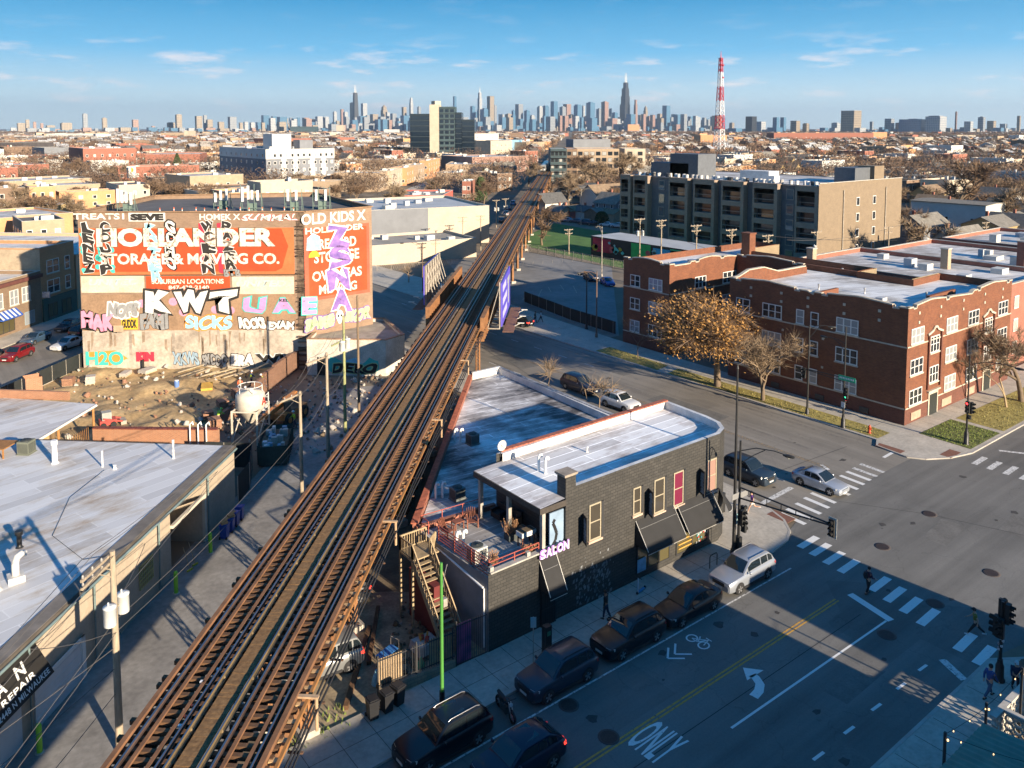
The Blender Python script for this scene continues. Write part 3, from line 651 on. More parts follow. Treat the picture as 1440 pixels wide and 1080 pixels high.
o=mb.build('flaking_paint',M('flake',(.20,.21,.22),.9,.3),t);o['kind']='stuff'
SGN=thing('letter_sign','violet and white raised letters spelling salon along the deck edge','sign',(30.7,35.1,4.4))
MAU=M('letter_violet',(.48,.27,.72),.5,.08);WHL=M('letter_white',(.80,.76,.84),.5,.05)
x=29.55
for ch,wd in(('S',.42),('A',.46),('L',.38),('O',.46),('N',.46)):
 for off,mt,bo,nm in((.03,MAU,.075,'letter_back'),(.085,WHL,.012,'letter_face')):
  e_=.05 if off<.05 else 0
  lettering(ch,(x-e_,35.1,4.42-e_),(1,0,0),(0,0,1),wd-.06+2*e_,.5+2*e_,mt,SGN,nm,bo,0,1,off)
 x+=wd+.02
mb=MB();mb.box(29.5,35.1,4.4,31.95,35.16,4.46);mb.box(29.5,35.1,4.84,31.95,35.16,4.88);mb.build('letter_rail',FRAME_D,SGN)
for(x,y)in((30.0,35.42),(30.05,38.7),(30.1,41.75)):
 mb=MB();mb.box(x-.12,y-.12,4.22,x+.12,y+.12,7.02);mb.build('roof_post',M('post_grey',(.35,.32,.28),.8,.2),t)
mb=MB();mb.box(30.55,35.42,4.6,31.65,35.5,6.75);o=mb.build('mural_panel',M('mural_pale',(.22,.31,.42),.7,.2,.8),t)
mb=MB()
pts=[(30.95,6.3),(30.8,6.1),(30.95,5.8),(31.1,5.4),(31.0,5.0),(30.75,4.7)]
for a,b_ in zip(pts[:-1],pts[1:]):mb.bar((a[0],35.41,a[1]),(b_[0],35.41,b_[1]),.2,.02,0,(0,1,0))
mb.build('mural_figure',ARTB,o)
def railing(name,pts,h,rails,parent,mat,z0,post=.05,every=1.6):
 mb=MB()
 for a,b_ in zip(pts[:-1],pts[1:]):
  a,b_=V((*a,z0)),V((*b_,z0));L=(b_-a).length;k=max(1,round(L/every))
  for i in range(k+1):p=a.lerp(b_,i/k);mb.bar(p,p+V((0,0,h)),post)
  for r_ in rails:mb.bar(a+V((0,0,h*r_)),b_+V((0,0,h*r_)),post*.8)
 return mb.build(name,mat,parent)
railing('railing',[(26.08,40.6),(26.08,35.42)],1.0,(1,.82,.64,.46,.28,.1),t,REDI,4.4)
railing('railing',[(26.08,35.42),(29.7,35.42)],.55,(1,.55),t,REDI,4.72)
railing('railing',[(26.05,42.55),(30.5,42.15)],.75,(1,),t,REDI,4.5)
railing('railing',[(26.05,42.55),(26.05,41.7)],.8,(1,.5),t,REDI,4.4)
mb=MB()
for(x,y)in((26.15,35.32),(28.8,35.32)):mb.box(x-.12,y-.1,4.7,x+.12,y+.12,5.05)
mb.bar((26.0,35.3,4.76),(31.6,35.3,4.76),.36,.09);mb.build('deck_coping',M('cope_grey',(.40,.38,.34),.8,.2),t)
mb=MB();mb.tube([(25.86,40.4,4.15),(25.86,35.7,3.75)],.07,6);mb.tube([(25.86,35.6,3.75),(25.86,35.6,.3)],.05,6);mb.build('downpipe',M('white_pvc',(.78,.77,.74)),t)
for p in((36.0,53.5,4.2),(36.35,53.2,4.2),(29.3,45.9,4.2),(29.75,45.75,4.2),(26.55,39.3,4.25),(26.95,39.2,4.25),(32.95,39.3,7.42),(33.0,38.7,7.42)):goose(t,p,1.05)
vent(t,(37.5,39.6,7.42),.4,.06,M('white_pvc',(.78,.77,.74)))
for x in(31.4,46.6):pass
ac_unit((36.9,52.3,4.2),'dark air conditioner on the worn roof between the vents and the track wall, farther one');ac_unit((30.4,44.9,4.2),'dark air conditioner on the worn roof just behind the deck railing');ac_unit((26.75,37.5,4.25),'pale air conditioner on the deck beside the red railing',.9,.95,ACW)
t2=thing('satellite_dish','pale satellite dish at the edge of the upper salon roof','dish',(31.6,41.6,7.96))
mb=MB();rows=[[(r*math.cos(a),-r*r*.5-.1,.8+r*math.sin(a))for a in[6.283*k/14 for k in range(14)]]for r in(.02,.15,.28,.36)]
mb.grid(rows,0,True,True);mb.build('dish',M('dish_grey',(.55,.53,.48),.5,.1),t2,True)
mb=MB();mb.tube([(0,0,0),(0,0,.75)],.03);mb.tube([(0,-.1,.8),(0,-.45,.7)],.015);mb.build('mast',FRAME_D,t2,True)
WOODR=M('red_cedar',(.24,.085,.05),.75,.3,4)
def deck_chair(p,rz,lab):
 t=thing('deck_chair',lab,'chair',p,rz,'slatted chairs on the roof deck')
 mb=MB()
 for i in range(5):mb.box(-.28+i*.115,-.35,.36,-.18+i*.115,.2,.39)
 mb.build('seat',WOODR,t,True)
 mb=MB()
 for i in range(5):mb.bar((-.23+i*.115,.16,.36),(-.26+i*.13,.5,1.05-.04*abs(i-2)),.09,.025,0,(1,0,0))
 mb.build('backrest',WOODR,t,True)
 for s in(-1,1):
  mb=MB();mb.box(s*.36-.05,-.38,.56,s*.36+.05,.3,.6);mb.build('armrest',WOODR,t,True)
  mb=MB();mb.box(s*.34-.03,-.36,0,s*.34+.03,-.28,.56);mb.build('leg',WOODR,t,True)
  mb=MB();mb.bar((s*.34,.35,0),(s*.34,-.3,.36),.06);mb.build('leg',WOODR,t,True)
deck_chair((27.0,41.1,4.22),rad(20),'slatted red chair on the deck nearer the wooden stair');deck_chair((29.0,41.2,4.22),rad(-25),'slatted red chair on the deck between the small table and the roof post')
t2=thing('side_table','small red slatted table between the two deck chairs','table',(28.1,41.5,4.22))
mb=MB();mb.box(-.35,-.28,.45,.35,.28,.5);mb.build('table_top',WOODR,t2,True)
for a in(-1,1):
 for b_ in(-1,1):mb=MB();mb.box(a*.3-.03,b_*.23-.03,0,a*.3+.03,b_*.23+.03,.45);mb.build('leg',WOODR,t2,True)
def planter(p,lab,w=.5,d=.35,h=.4,mat=None,plant=True,seed=1,ph=.6):
 t=thing('planter',lab,'planter',p);mb=MB();mb.box(-w/2,-d/2,0,w/2,d/2,h);mb.build('box',mat or M('planter_pale',(.55,.5,.44),.7,.1),t,True)
 if plant:
  R=random.Random(seed);mb=MB()
  for k in range(70):
   x,y=R.uniform(-w/2,w/2),R.uniform(-d/2,d/2);b_=V((x,y,h));q=b_+V((R.uniform(-.25,.25),R.uniform(-.25,.25),R.uniform(.3,1)*ph));mb.bar(b_,q,.012);a=q;mb.face([a,a+V((.07,.02,.03)),a+V((.02,.07,.06))])
  mb.build('plant',M('dry_plant',(.30,.16,.08),.9,.4,5),t,True)
planter((26.9,36.0,4.25),'small white pot with a dry plant by the deck corner',.35,.35,.45,WHT,True,2)
planter((29.9,38.3,4.25),'dark planter with dry stalks at the foot of the middle roof post',.7,.5,.4,M('planter_dark',(.05,.06,.06),.7,.1),True,3,.9)
t2=planter((30.2,37.2,4.9),'white raised trough of bare soil on the deck',1.1,.6,.28,WHT,False)
tr=bpy.data.objects['planter.002'];mb=MB();mb.box(-.5,-.25,.28,.5,.25,.30);mb.build('soil',SOIL,tr,True)
for a in(-1,1):
 for b_ in(-1,1):mb=MB();mb.bar((a*.45,b_*.22,-.66),(a*.45,b_*.22,0),.06);mb.build('leg',WOODR,tr,True)
def lounge(p,rz,lab):
 t=thing('lounge_seat',lab,'seat',p,rz);mb=MB();mb.box(-.45,-.4,.1,.45,.4,.42);mb.build('seat',ARTB,t,True);mb=MB();mb.box(-.45,.25,.42,.45,.42,.85);mb.build('backrest',ARTB,t,True)
 for a in(-1,1):mb=MB();mb.box(a*.42-.06,-.4,.42,a*.42+.06,.25,.6);mb.build('armrest',ARTB,t,True)
lounge((31.0,36.4,4.25),.3,'black padded seat under the deck roof beside the mural panel');lounge((31.1,39.6,4.25),-1.3,'black padded seat in the shade against the upper wall');lounge((31.0,40.9,4.25),-1.5,'black padded seat in the far shaded corner of the deck')
planter((29.4,35.9,4.25),'low red-brown planter by the front railing of the deck',.8,.4,.35,WOODR,True,9,.5)
PINE=M('weathered_pine',(.36,.27,.16),.85,.3,3,detail=6,stretch=(1,1,4))
ST=thing('timber_stair','weathered timber stair climbing from the yard to the roof deck','stair',(24.6,38.5,0))
mb=MB()
x0,x1=23.9,25.1;ya,yb=40.0,36.7;za,zb=4.1,.3;N_=15
for i in range(N_):
 y=lerp(ya,yb,(i+.5)/N_);z=lerp(za,zb,(i+1)/N_);mb.box(x0,y-.15,z-.04,x1,y+.13,z)
mb.build('tread',PINE,ST);mb=MB()
for x in(x0-.03,x1+.03):mb.bar((x,ya,za-.12),(x,yb-.1,zb-.12),.06,.28)
mb.build('stringer',PINE,ST)
mb=MB();mb.box(23.85,40.0,4.05,25.85,41.5,4.13)
for(x,y)in((23.9,40.05),(23.9,41.45),(25.1,40.05),(25.6,41.45)):mb.box(x-.06,y-.06,0,x+.06,y+.06,4.05)
mb.build('landing',PINE,ST)
mb=MB()
def balus(a,b_,h=.95,n=10):
 a,b_=V(a),V(b_);up_=V((0,0,h))
 mb.bar(a+up_,b_+up_,.07,.09);mb.bar(a+V((0,0,.12)),b_+V((0,0,.12)),.05,.07)
 for i in range(n+1):p=a.lerp(b_,i/n);mb.bar(p+V((0,0,.1)),p+up_,.045 if 0<i<n else.1)
for x in(x0-.02,x1+.02):balus((x,ya,za),(x,yb,zb),.95,16)
balus((23.88,40.0,4.1),(23.88,41.45,4.1),.95,9);balus((23.88,41.45,4.1),(25.7,41.45,4.1),.95,11);balus((25.1,40.05,4.1),(25.85,40.6,4.1),.95,6)
mb.build('handrail',PINE,ST)
mb=MB();mb.box(24.4,38.5,0,24.9,41.3,3.0);mb.build('store_panel',M('maroon_board',(.13,.02,.02),.8,.2),ST)
RUST=M('rusty_steel',(.26,.125,.055),.85,.35,1.1,col2=(.36,.17,.07),detail=8,fine=.4)
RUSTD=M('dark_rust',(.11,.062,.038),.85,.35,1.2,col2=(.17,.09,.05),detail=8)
TIE=M('creosote_tie',(.115,.058,.03),.9,.4,2.2,col2=(.18,.095,.045),detail=7,fine=.4)
PLANK=M('walk_plank',(.20,.105,.042),.9,.4,1.5,col2=(.30,.17,.07),detail=6,stretch=(3,3,1))
RAILM=M('rail_steel',(.22,.15,.12),.35,.3,1.0,metal=.55)
RAILT=M('rail_top',(.38,.36,.36),.3,.1,1,metal=.9)
GUARD=M('guard_timber',(.21,.10,.048),.9,.35,1.2,detail=7)
VL=900.0;ZR=6.7;V0=-14
VIA=thing('elevated_railway','rust brown two-track elevated railway on steel bents running to the skyline','railway',(C0[0],C0[1],0))
def tbar(mb,n,w,z0,z1,t0=V0,t1=VL,mi=0,seg=60):
 t=t0
 while t<t1:
  e_=min(t1,t+seg);c=[TP(t,n-w/2),TP(t,n+w/2),TP(e_,n+w/2),TP(e_,n-w/2)]
  mb.prism(c,z0,z1,mi);t=e_
for n_ in(-2.43,-1.0,1.0,2.43):
 mb=MB();tbar(mb,n_,.13,ZR-.16,ZR-.13);tbar(mb,n_,.03,ZR-.13,ZR-.04);tbar(mb,n_,.085,ZR-.04,ZR-.004,mi=0);tbar(mb,n_,.06,ZR-.004,ZR,mi=1)
 mb.build('running_rail',[RAILM,RAILT],VIA)
for n_ in(-2.07,-1.32,1.36,2.16):
 mb=MB();tbar(mb,n_,.15,ZR-.155,ZR-.06);mb.build('guard_timber',GUARD,VIA)
for n_ in(-.62,.6):
 mb=MB();tbar(mb,n_,.07,ZR-.02,ZR+.1,mi=0);tbar(mb,n_,.055,ZR+.1,ZR+.104,mi=1);tbar(mb,n_,.2,ZR-.155,ZR-.12)
 for i in range(70):x,y=TP(-10+i*3.0,n_);mb.lathe((x,y,ZR-.155),[(.07,0),(.05,.14)],6,0,True,False)
 mb.build('power_rail',[M('power_rail',(.17,.12,.06),.6,.3,1),RAILT],VIA)
for n_ in(-2.8,2.75):
 mb=MB();tbar(mb,n_,.2,ZR-.155,ZR+.05);mb.build('outer_guard',GUARD,VIA)
TN=MB();TN.box(-.1,-1.28,-.18,.1,1.28,0);tmp=TN.build('tie',TIE,None);TME=tmp.data;bpy.data.objects.remove(tmp)
R=random.Random(4);k=0
far=MB();t_=-3.0
while t_<VL:
 for c_ in(-1.72,1.72):
  jit=R.uniform(-.04,.04);ext=.22*(R.random()<.25)
  if t_<21.5 and k<100:
   o=link('tie',TME,VIA);p=TP(t_+jit,c_+(ext if c_>0 else-ext)*1.2,ZR-.16);o.location=wm(VIA).inverted()@p;o.rotation_euler=(0,0,TA+R.uniform(-.015,.015));k+=1
  else:
   e_=ext if c_>0 else-ext
   a,b_=t_-.1+jit,t_+.1+jit;far.prism([TP(a,c_-1.28+e_),TP(a,c_+1.28+e_),TP(b_,c_+1.28+e_),TP(b_,c_-1.28+e_)],ZR-.34,ZR-.16)
 t_+=.5 if t_<260 else 1.2
o=far.build('tie',TIE,VIA);o['kind']='stuff'
mb=MB();t_=V0;R=random.Random(8)
while t_<VL:
 L=R.uniform(2.8,4.4)if t_>160 else.24
 z=ZR-.03+R.uniform(-.008,.008);mb.prism([TP(t_,-.36),TP(t_,.44),TP(t_+L-.012,.44),TP(t_+L-.012,-.36)],z-.05,z);t_+=L
mb.build('walkway',PLANK,VIA)
for n_ in(-2.55,2.55,-.9,.9):
 mb=MB();tbar(mb,n_,.05,5.25,6.34);tbar(mb,n_,.36,6.34,6.37);tbar(mb,n_,.36,5.22,5.25)
 if abs(n_)>2:
  for i in range(200):x=TP(-10+i*1.4,n_);s=.1 if n_>0 else-.1;mb.prism([TP(-10+i*1.4-.03,n_),TP(-10+i*1.4-.03,n_+s),TP(-10+i*1.4+.03,n_+s),TP(-10+i*1.4+.03,n_)][::1 if s<0 else 1],5.25,6.34)
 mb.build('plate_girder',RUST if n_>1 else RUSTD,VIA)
mb=MB();tbar(mb,3.25,.12,6.42,6.56);mb.build('edge_channel',M('orange_rust',(.33,.15,.045),.85,.3,1.3,detail=7),VIA)
mb=MB()
t_=-10
while t_<150:
 a=t_;mb.prism([TP(a,2.85),TP(a,3.2),TP(a+.24,3.2),TP(a+.24,2.85)],6.36,6.5,0);t_+=.98
mb.build('tie_block',[M('pale_block',(.55,.36,.18),.9,.3,3)],VIA).__setitem__('kind','stuff')
for i,n_ in enumerate((3.42,3.55,3.68)):
 mb=MB();t_=V0;pts=[]
 while t_<160:pts.append(TP(t_,n_+.03*math.sin(t_*.9+i),6.2-.03*math.cos(t_*.7)-.05*i));t_+=2
 mb.tube(pts,.045,5);mb.build('cable',M('black_cable',(.025,.024,.024),.6,.1),VIA)
mb=MB()
for i in range(60):t_=-9+i*2.7;mb.prism([TP(t_,3.2),TP(t_,3.8),TP(t_+.1,3.8),TP(t_+.1,3.2)],6.02,6.08)
mb.build('cable_bracket',RUSTD,VIA).__setitem__('kind','stuff')
for t_ in(4.0,18.8,35.5,52):
 mb=MB();mb.prism([TP(t_,2.6),TP(t_,3.7),TP(t_+.18,3.7),TP(t_+.18,2.6)],6.58,6.66);a=TP(t_+.09,3.6);mb.prism(circ(a[0],a[1],.07,8),5.2,6.6,0);mb.build('cross_plank',M('pale_plank',(.44,.30,.18),.9,.25,3),VIA)
for t_,n_,c_ in((6.1,-1.15,'r'),(5.4,-1.15,'w'),(4.6,-1.5,'w'),(3.2,-1.2,'r'),(2.6,-1.2,'r'),(2.1,-1.2,'w'),(2.2,2.3,'r')):
 mb=MB();mb.prism([TP(t_,n_),TP(t_,n_+.18),TP(t_+.12,n_+.18),TP(t_+.12,n_)],ZR-.15,ZR-.06);mb.build('rail_marker',M('mark_'+c_,(.75,.12,.05)if c_=='r' else(.75,.75,.75),.5,.1),VIA)
def bent(t_,w=1.7,full=True):
 for s in(-1,1):
  mb=MB();c=TP(t_,s*w)
  if full:
   for a,b_ in((-.2,-.2),(.2,-.2),(.2,.2),(-.2,.2)):
    p=V((c[0]+a*TX-b_*TY,c[1]+a*TY+b_*TX,0));mb.bar(p,p+V((0,0,5.2)),.1)
   for i in range(12):
    z=.3+i*.41
    for b_ in(-.2,.2):
     p=V((c[0]-.2*TX-b_*TY,c[1]-.2*TY+b_*TX,z));q_=V((c[0]+.2*TX-b_*TY,c[1]+.2*TY+b_*TX,z+.41))
     if i%2:p.z,q_.z=q_.z,p.z
     mb.bar(p,q_,.05)
     p=V((c[0]+b_*TX+.2*TY,c[1]+b_*TY-.2*TX,z));q_=V((c[0]+b_*TX-.2*TY,c[1]+b_*TY+.2*TX,z+.41));mb.bar(p,q_,.05)
  else:mb.prism([(c[0]-.2,c[1]-.2),(c[0]+.2,c[1]-.2),(c[0]+.2,c[1]+.2),(c[0]-.2,c[1]+.2)],0,5.2)
  mb.prism([(c[0]-.5,c[1]-.5),(c[0]+.5,c[1]-.5),(c[0]+.5,c[1]+.5),(c[0]-.5,c[1]+.5)],0,.45,1)
  mb.build('column',[RUST,CONC],VIA)
 mb=MB();mb.prism([TP(t_-.18,-w-.4),TP(t_-.18,w+.4),TP(t_+.18,w+.4),TP(t_+.18,-w-.4)],4.5,5.24,bot=True);mb.build('cross_girder',RUSTD,VIA)
for t_ in(-5,10.3,18.7,31.5,44.6,57):bent(t_,1.0)
bent(68.6,2.6);bent(101,2.6)
for i in range(28):bent(113+i*14,2.4,False)
for n_,t0,t1 in((-3.75,70.5,100),(3.5,65.5,98)):
 mb=MB();s=1 if n_>0 else-1
 c=[TP(t0,n_-.06),TP(t0,n_+.06),TP(t1,n_+.06),TP(t1,n_-.06)];mb.prism(c,5.0,7.7);mb.prism([TP(t0-.1,n_-.25),TP(t0-.1,n_+.25),TP(t1+.1,n_+.25),TP(t1+.1,n_-.25)],7.7,7.78,bot=True)
 k=int((t1-t0)/1.25)
 for i in range(k+1):
  a=t0+(t1-t0)*i/k
  for sd_ in(-1,1):mb.prism([TP(a-.05,n_),TP(a-.05,n_+sd_*.24),TP(a+.05,n_+sd_*.24),TP(a+.05,n_)][::sd_],5.0,7.7)
 mb.build('street_girder',RUST,VIA)
STEELG=M('grey_steel',(.36,.32,.27),.6,.25,2,metal=.2);VIOLET=M('hoarding_violet',(.115,.09,.55),.5,.06,.4)
def hoarding(name,lab,t0,t1,n_,z0,z1,face,deco):
 th=thing(name,lab,'billboard',(*TP(t0,n_),0))
 mb=MB();mb.prism([TP(t0,n_-.08),TP(t0,n_+.08),TP(t1,n_+.08),TP(t1,n_-.08)],z0,z1,bot=True);mb.build('board',VIOLET,th)
 bk=-1 if face>0 else 1
 mb=MB();mb.prism([TP(t0,n_+bk*.09-.01),TP(t0,n_+bk*.09+.01),TP(t1,n_+bk*.09+.01),TP(t1,n_+bk*.09-.01)],z0+.02,z1-.02,bot=True);mb.build('backing',STEELG,th)
 mb=MB();k=6
 for i in range(k+1):
  a=t0+(t1-t0)*i/k;mb.bar(TP(a,n_+bk*.25,z0-.3),TP(a,n_+bk*.25,z1+.1),.12);mb.bar(TP(a,n_+bk*.25,z1-.4),TP(a,n_+bk*1.7,z0-.2),.09)
  mb.bar(TP(a,n_+bk*.25,z0-.25),TP(a,n_+bk*2.6,z0-.25),.14)
 for z in(z0,(z0+z1)/2,z1):mb.bar(TP(t0,n_+bk*.2,z),TP(t1,n_+bk*.2,z),.1)
 mb.build('frame',STEELG,th)
 mb=MB();mb.prism([TP(t0-.5,n_+face*.15),TP(t0-.5,n_+face*1.5),TP(t1+.5,n_+face*1.5),TP(t1+.5,n_+face*.15)][::face],z0-.55,z0-.48,bot=True)
 mb.build('catwalk',M('catwalk_brown',(.20,.10,.06),.85,.3,2),th)
 for i in range(3):
  a=lerp(t0,t1,.2+.3*i);mb=MB();mb.bar(TP(a,n_+face*1.4,z0-.5),TP(a,n_+face*2.2,z0-.1),.06);mb.bar(TP(a,n_+face*1.8,z0-.1),TP(a,n_+face*2.6,z0-.1),.2,.08);mb.build('floodlight',M('flood_white',(.7,.68,.6),.5,.1),th)
 return th
hb=hoarding('hoarding','violet hoarding facing the parking lot from the right side of the railway bridge',70.2,82.6,5.3,5.6,10.9,1,True)
uT=V((TX,TY,0));
hx=70.2
for z,k in((9.6,4),(8.0,5),(6.4,5)):
 for i in range(k):
  a=hx+1.0+i*1.25;mb=MB();mb.prism([TP(a,5.39),TP(a+.95,5.39),TP(a+.95,5.41),TP(a,5.41)][::-1],z,z+.85,bot=True);mb.build('copy_block',M('hoarding_lilac',(.50,.50,.80),.5,.1),hb)
mb=MB();mb.prism([TP(79.0,5.39),TP(80.3,5.39),TP(80.3,5.42),TP(79.0,5.42)][::-1],6.6,9.4,bot=True);mb.prism([TP(78.2,5.39),TP(81.2,5.39),TP(81.2,5.42),TP(78.2,5.42)][::-1],9.4,10.1,bot=True)
mb.build('figure',M('hoarding_silver',(.42,.44,.46),.4,.2,2),hb)
hoarding('hoarding','hoarding seen from behind on a steel frame at the left side of the railway bridge',81.5,93,-6.2,5.6,10.9,-1,False)
STEELT=M('train_steel',(.48,.47,.45),.3,.1,.5,metal=.5)
def train_car(t0,n_,front,lab):
 c0=TP(t0,n_);th=thing('train_car',lab,'train car',(*c0,ZR),TA-math.pi/2,'cars of the train')
 mb=MB();L=14.6;prof=[(-1.3,.9),(-1.42,1.2),(-1.42,3.1),(-1.15,3.55),(-.5,3.75),(.5,3.75),(1.15,3.55),(1.42,3.1),(1.42,1.2),(1.3,.9)]
 mb.grid([[(x,y,z)for x,z in prof]for y in(0,L)],0,False,True);mb.face([(x,0,z)for x,z in prof]);mb.face([(x,L,z)for x,z in prof][::-1]);mb.build('body',STEELT,th,True)
 for s in(-1,1):
  mb=MB()
  for i in range(7):mb.box(s*1.42-.012,.9+i*1.95,2.0,s*1.42+.012,2.3+i*1.95,2.8)
  mb.build('window_band',PANE,th,True)
 mb=MB();mb.box(-1.0,-.03,2.0,1.0,-.005,2.95);mb.build('windscreen',PANE,th,True)
 for s in(-1,1):mb=MB();mb.lathe((0,0,0),[(.13,0),(.13,.04)],8);o=mb.build('headlight',M('lamp_white',(1,.9,.7),.3,0,emit=2),th,True);o.location=(s*.9,0,1.35);o.rotation_euler=(math.pi/2,0,0)
 for y in(2.5,12):mb=MB();mb.box(-1.2,y-1.2,0,1.2,y+1.2,.9);mb.build('bogie',FRAME_D,th,True)
for i in range(4):train_car(395+i*15.2,-1.72,i==0,['leading train car with its headlights towards us far down the line','second train car behind the leading one','third train car from the front','last visible train car before the line bends out of sight'][i])
BRK=MBRICK('red_brick',(.27,.090,.036),(.19,.058,.026),(.17,.10,.07),.3,.1,.012,.35)
BRK2=MBRICK('red_brick_dark',(.20,.060,.034),(.145,.042,.026),(.15,.1,.08),.3,.1,.012,.35)
TANB=MBRICK('tan_brick',(.36,.27,.16),(.30,.22,.13),(.3,.25,.18),.3,.1,.012,.3)
WHR=MROOF('pale_membrane',(.80,.80,.79),(.64,.62,.59),(.36,.33,.3),.3,.35,.4)
BRICK=thing('brick_apartments','three-storey dark red brick apartment house with stepped parapets on the corner','building',(79.2,38.2,0))
t=BRICK
Ht,Rf=11.55,10.75
poly=[(79.2,38.2),(103.8,38.2),(103.8,46.5),(97,46.5),(97,53),(101,53),(101,73.4),(110,73.4),(110,78),(80.5,78),(80.5,69.8),(94.5,69.8),(94.5,59.4),(79.2,59.4)]
mb=MB();n=len(poly);u=0
for i in range(n):
 p,q=poly[i],poly[(i+1)%n];L=math.dist(p,q);back=i in(1,2,3,4,5,6,7)
 for(za,zb,mi)in((0,1.72,1),(1.72,Ht,0)):
  mi=2 if back else mi
  mb.face([(*p,za),(*q,za),(*q,zb),(*p,zb)],mi,[(u,za),(u+L,za),(u+L,zb),(u,zb)])
 u+=L
ins=inset(poly,.32)
for i in range(n):
 a,b_=ins[i],ins[(i+1)%n];L=(b_-a).length
 mb.face([(*b_,Rf),(*a,Rf),(*a,Ht),(*b_,Ht)],0,[(0,0),(L,0),(L,1),(0,1)])
mb.build('wall',[BRK,BRK2,TANB],t)
mb=MB();mb.face([(*p,Rf)for p in inset(poly,.3)]);mb.build('roof',WHR,t)
LIME=M('limestone_pale',(.50,.44,.35),.85,.2)
def parapet_line(p,q,prof,name='stepped_parapet'):
 """parapet upstand along p->q, prof = (u, height over Ht) with limestone coping"""
 d=(V((*q,0))-V((*p,0))).normalized();nr=V((d.y,-d.x,0));mb=MB();P=V((*p,0))
 for(u0,h0),(u1,h1)in zip(prof[:-1],prof[1:]):
  a,b_=P+d*u0+nr*.004,P+d*u1+nr*.004;th=nr*-.32
  if max(h0,h1)>.02 and u1-u0>.01:
   mb.face([a+V((0,0,Ht-.001)),b_+V((0,0,Ht-.001)),b_+V((0,0,Ht+h1)),a+V((0,0,Ht+h0))],0,[(u0,Ht),(u1,Ht),(u1,Ht+h1),(u0,Ht+h0)])
   a2,b2=a+th,b_+th;mb.face([b2+V((0,0,Ht)),a2+V((0,0,Ht)),a2+V((0,0,Ht+h0)),b2+V((0,0,Ht+h1))],0,[(u0,Ht),(u1,Ht),(u1,Ht+h1),(u0,Ht+h0)])
  c=-nr*.16
  mb.bar(a+c+V((0,0,Ht+h0+.05)),b_+c+V((0,0,Ht+h1+.05)),.44,.12,1)
  if u1-u0<.05:mb.face([a+V((0,0,Ht+min(h0,h1))),a+th+V((0,0,Ht+min(h0,h1))),a+th+V((0,0,Ht+max(h0,h1))),a+V((0,0,Ht+max(h0,h1)))],0)
 return mb.build(name,[BRK,LIME],t)
def gable(u0,u1,hi=.62,pier=.32):
 c=(u0+u1)/2
 return[(u0,.3),(u0+.9,.3),(u0+.91,0.12),(u0+1.6,.12),(u0+1.61,.4),(c-1.2,hi*.9),(c-.4,hi),(c+.4,hi),(c+1.2,hi*.9),(u1-1.61,.4),(u1-1.6,.12),(u1-.91,.12),(u1-.9,.3),(u1,.3)]
parapet_line((79.2,59.4),(79.2,38.2),gable(0,10.2)+[(10.9,.02)]+gable(11.0,21.2))
parapet_line((79.2,38.2),(103.8,38.2),gable(0,9.5)+[(14.0,.02)]+gable(14.5,24.6))
parapet_line((80.5,78),(80.5,69.8),gable(0,8.2));parapet_line((80.5,69.8),(94.5,69.8),[(0,.3),(.9,.3),(.91,.05),(4,.05)]+gable(4.2,12)+[(14,.1)])
parapet_line((94.5,69.8),(94.5,59.4),gable(0,10.4));parapet_line((94.5,59.4),(79.2,59.4),[(0,.1),(6,.1),(9,.9),(12,.9),(14,.3),(15.3,.3)])
def course(p,q,z,h=.13,pr=.05,name='string_course'):
 d=(V((*q,0))-V((*p,0))).normalized();nr=V((d.y,-d.x,0));mb=MB();mb.bar(V((*p,z))+nr*.0,V((*q,z))+nr*.0,pr*2,h);mb.build(name,LIME,t)
for p,q in(((79.2,59.4),(79.2,38.15)),((79.15,38.2),(103.8,38.2)),((80.5,78),(80.5,69.75)),((80.45,69.8),(94.5,69.8)),((94.5,69.8),(94.5,59.4))):
 course(p,q,7.95);course(p,q,1.75)
ROWS=(1.9,4.98,8.12)
PN,PB=PANE,MGLASS('pane_curtain',(.30,.31,.31),.2)
R=random.Random(12)
def brow(p,q,items,rows=ROWS,sc_=1.0):
 for z in rows:
  for u,w_,c in items:win(t,p,q,u,z,w_,1.58*sc_,c,True,FRAME_W,PB if R.random()<.38 else PN,LIME,.07)
Nw=((79.2,59.4),(79.2,38.2));brow(*Nw,[(1.95,1.9,2),(5.85,2.5,3),(9.4,.95,1),(11.15,.95,1),(14.9,2.45,3)])
Ww=((79.2,38.2),(103.8,38.2));brow(*Ww,[(2.0,2.6,3),(9.5,2.55,3),(14.65,2.6,3),(22.3,2.6,3)])
for u in(5.75,18.55):
 for z in(3.45,6.6):win(t,*Ww,u,z,1.95,1.7,3,True,FRAME_W,PN,LIME,.07)
 mb=MB()
 for s in(-1,1):mb.box(79.2+u+s*1.35-.12,38.03,2.9,79.2+u+s*1.35+.12,38.21,8.6,0)
 mb.build('bay_pilaster',[BRK2],t)
 mb=MB();a=[(u-1.6,8.6),(u-.5,8.95),(u-.25,9.25),(u+.25,9.25),(u+.5,8.95),(u+1.6,8.6)]
 for p,q in zip(a[:-1],a[1:]):mb.bar((79.2+p[0],38.1,p[1]),(79.2+q[0],38.1,q[1]),.22,.12,0,(0,1,0))
 mb.build('bay_hood',LIME,t)
 d=MB();d.box(79.2+u-1.05,38.1,.1,79.2+u+1.05,38.2,2.55);o=d.build('door_surround',LIME,t);d=MB();d.box(79.2+u-.8,38.06,.1,79.2+u+.8,38.1,2.25);d.build('door',M('entry_dark',(.025,.03,.028),.4,.1),t)
 d=MB();d.box(79.2+u-1.3,37.95,2.55,79.2+u+1.3,38.2,2.7);d.build('door_hood',LIME,t)
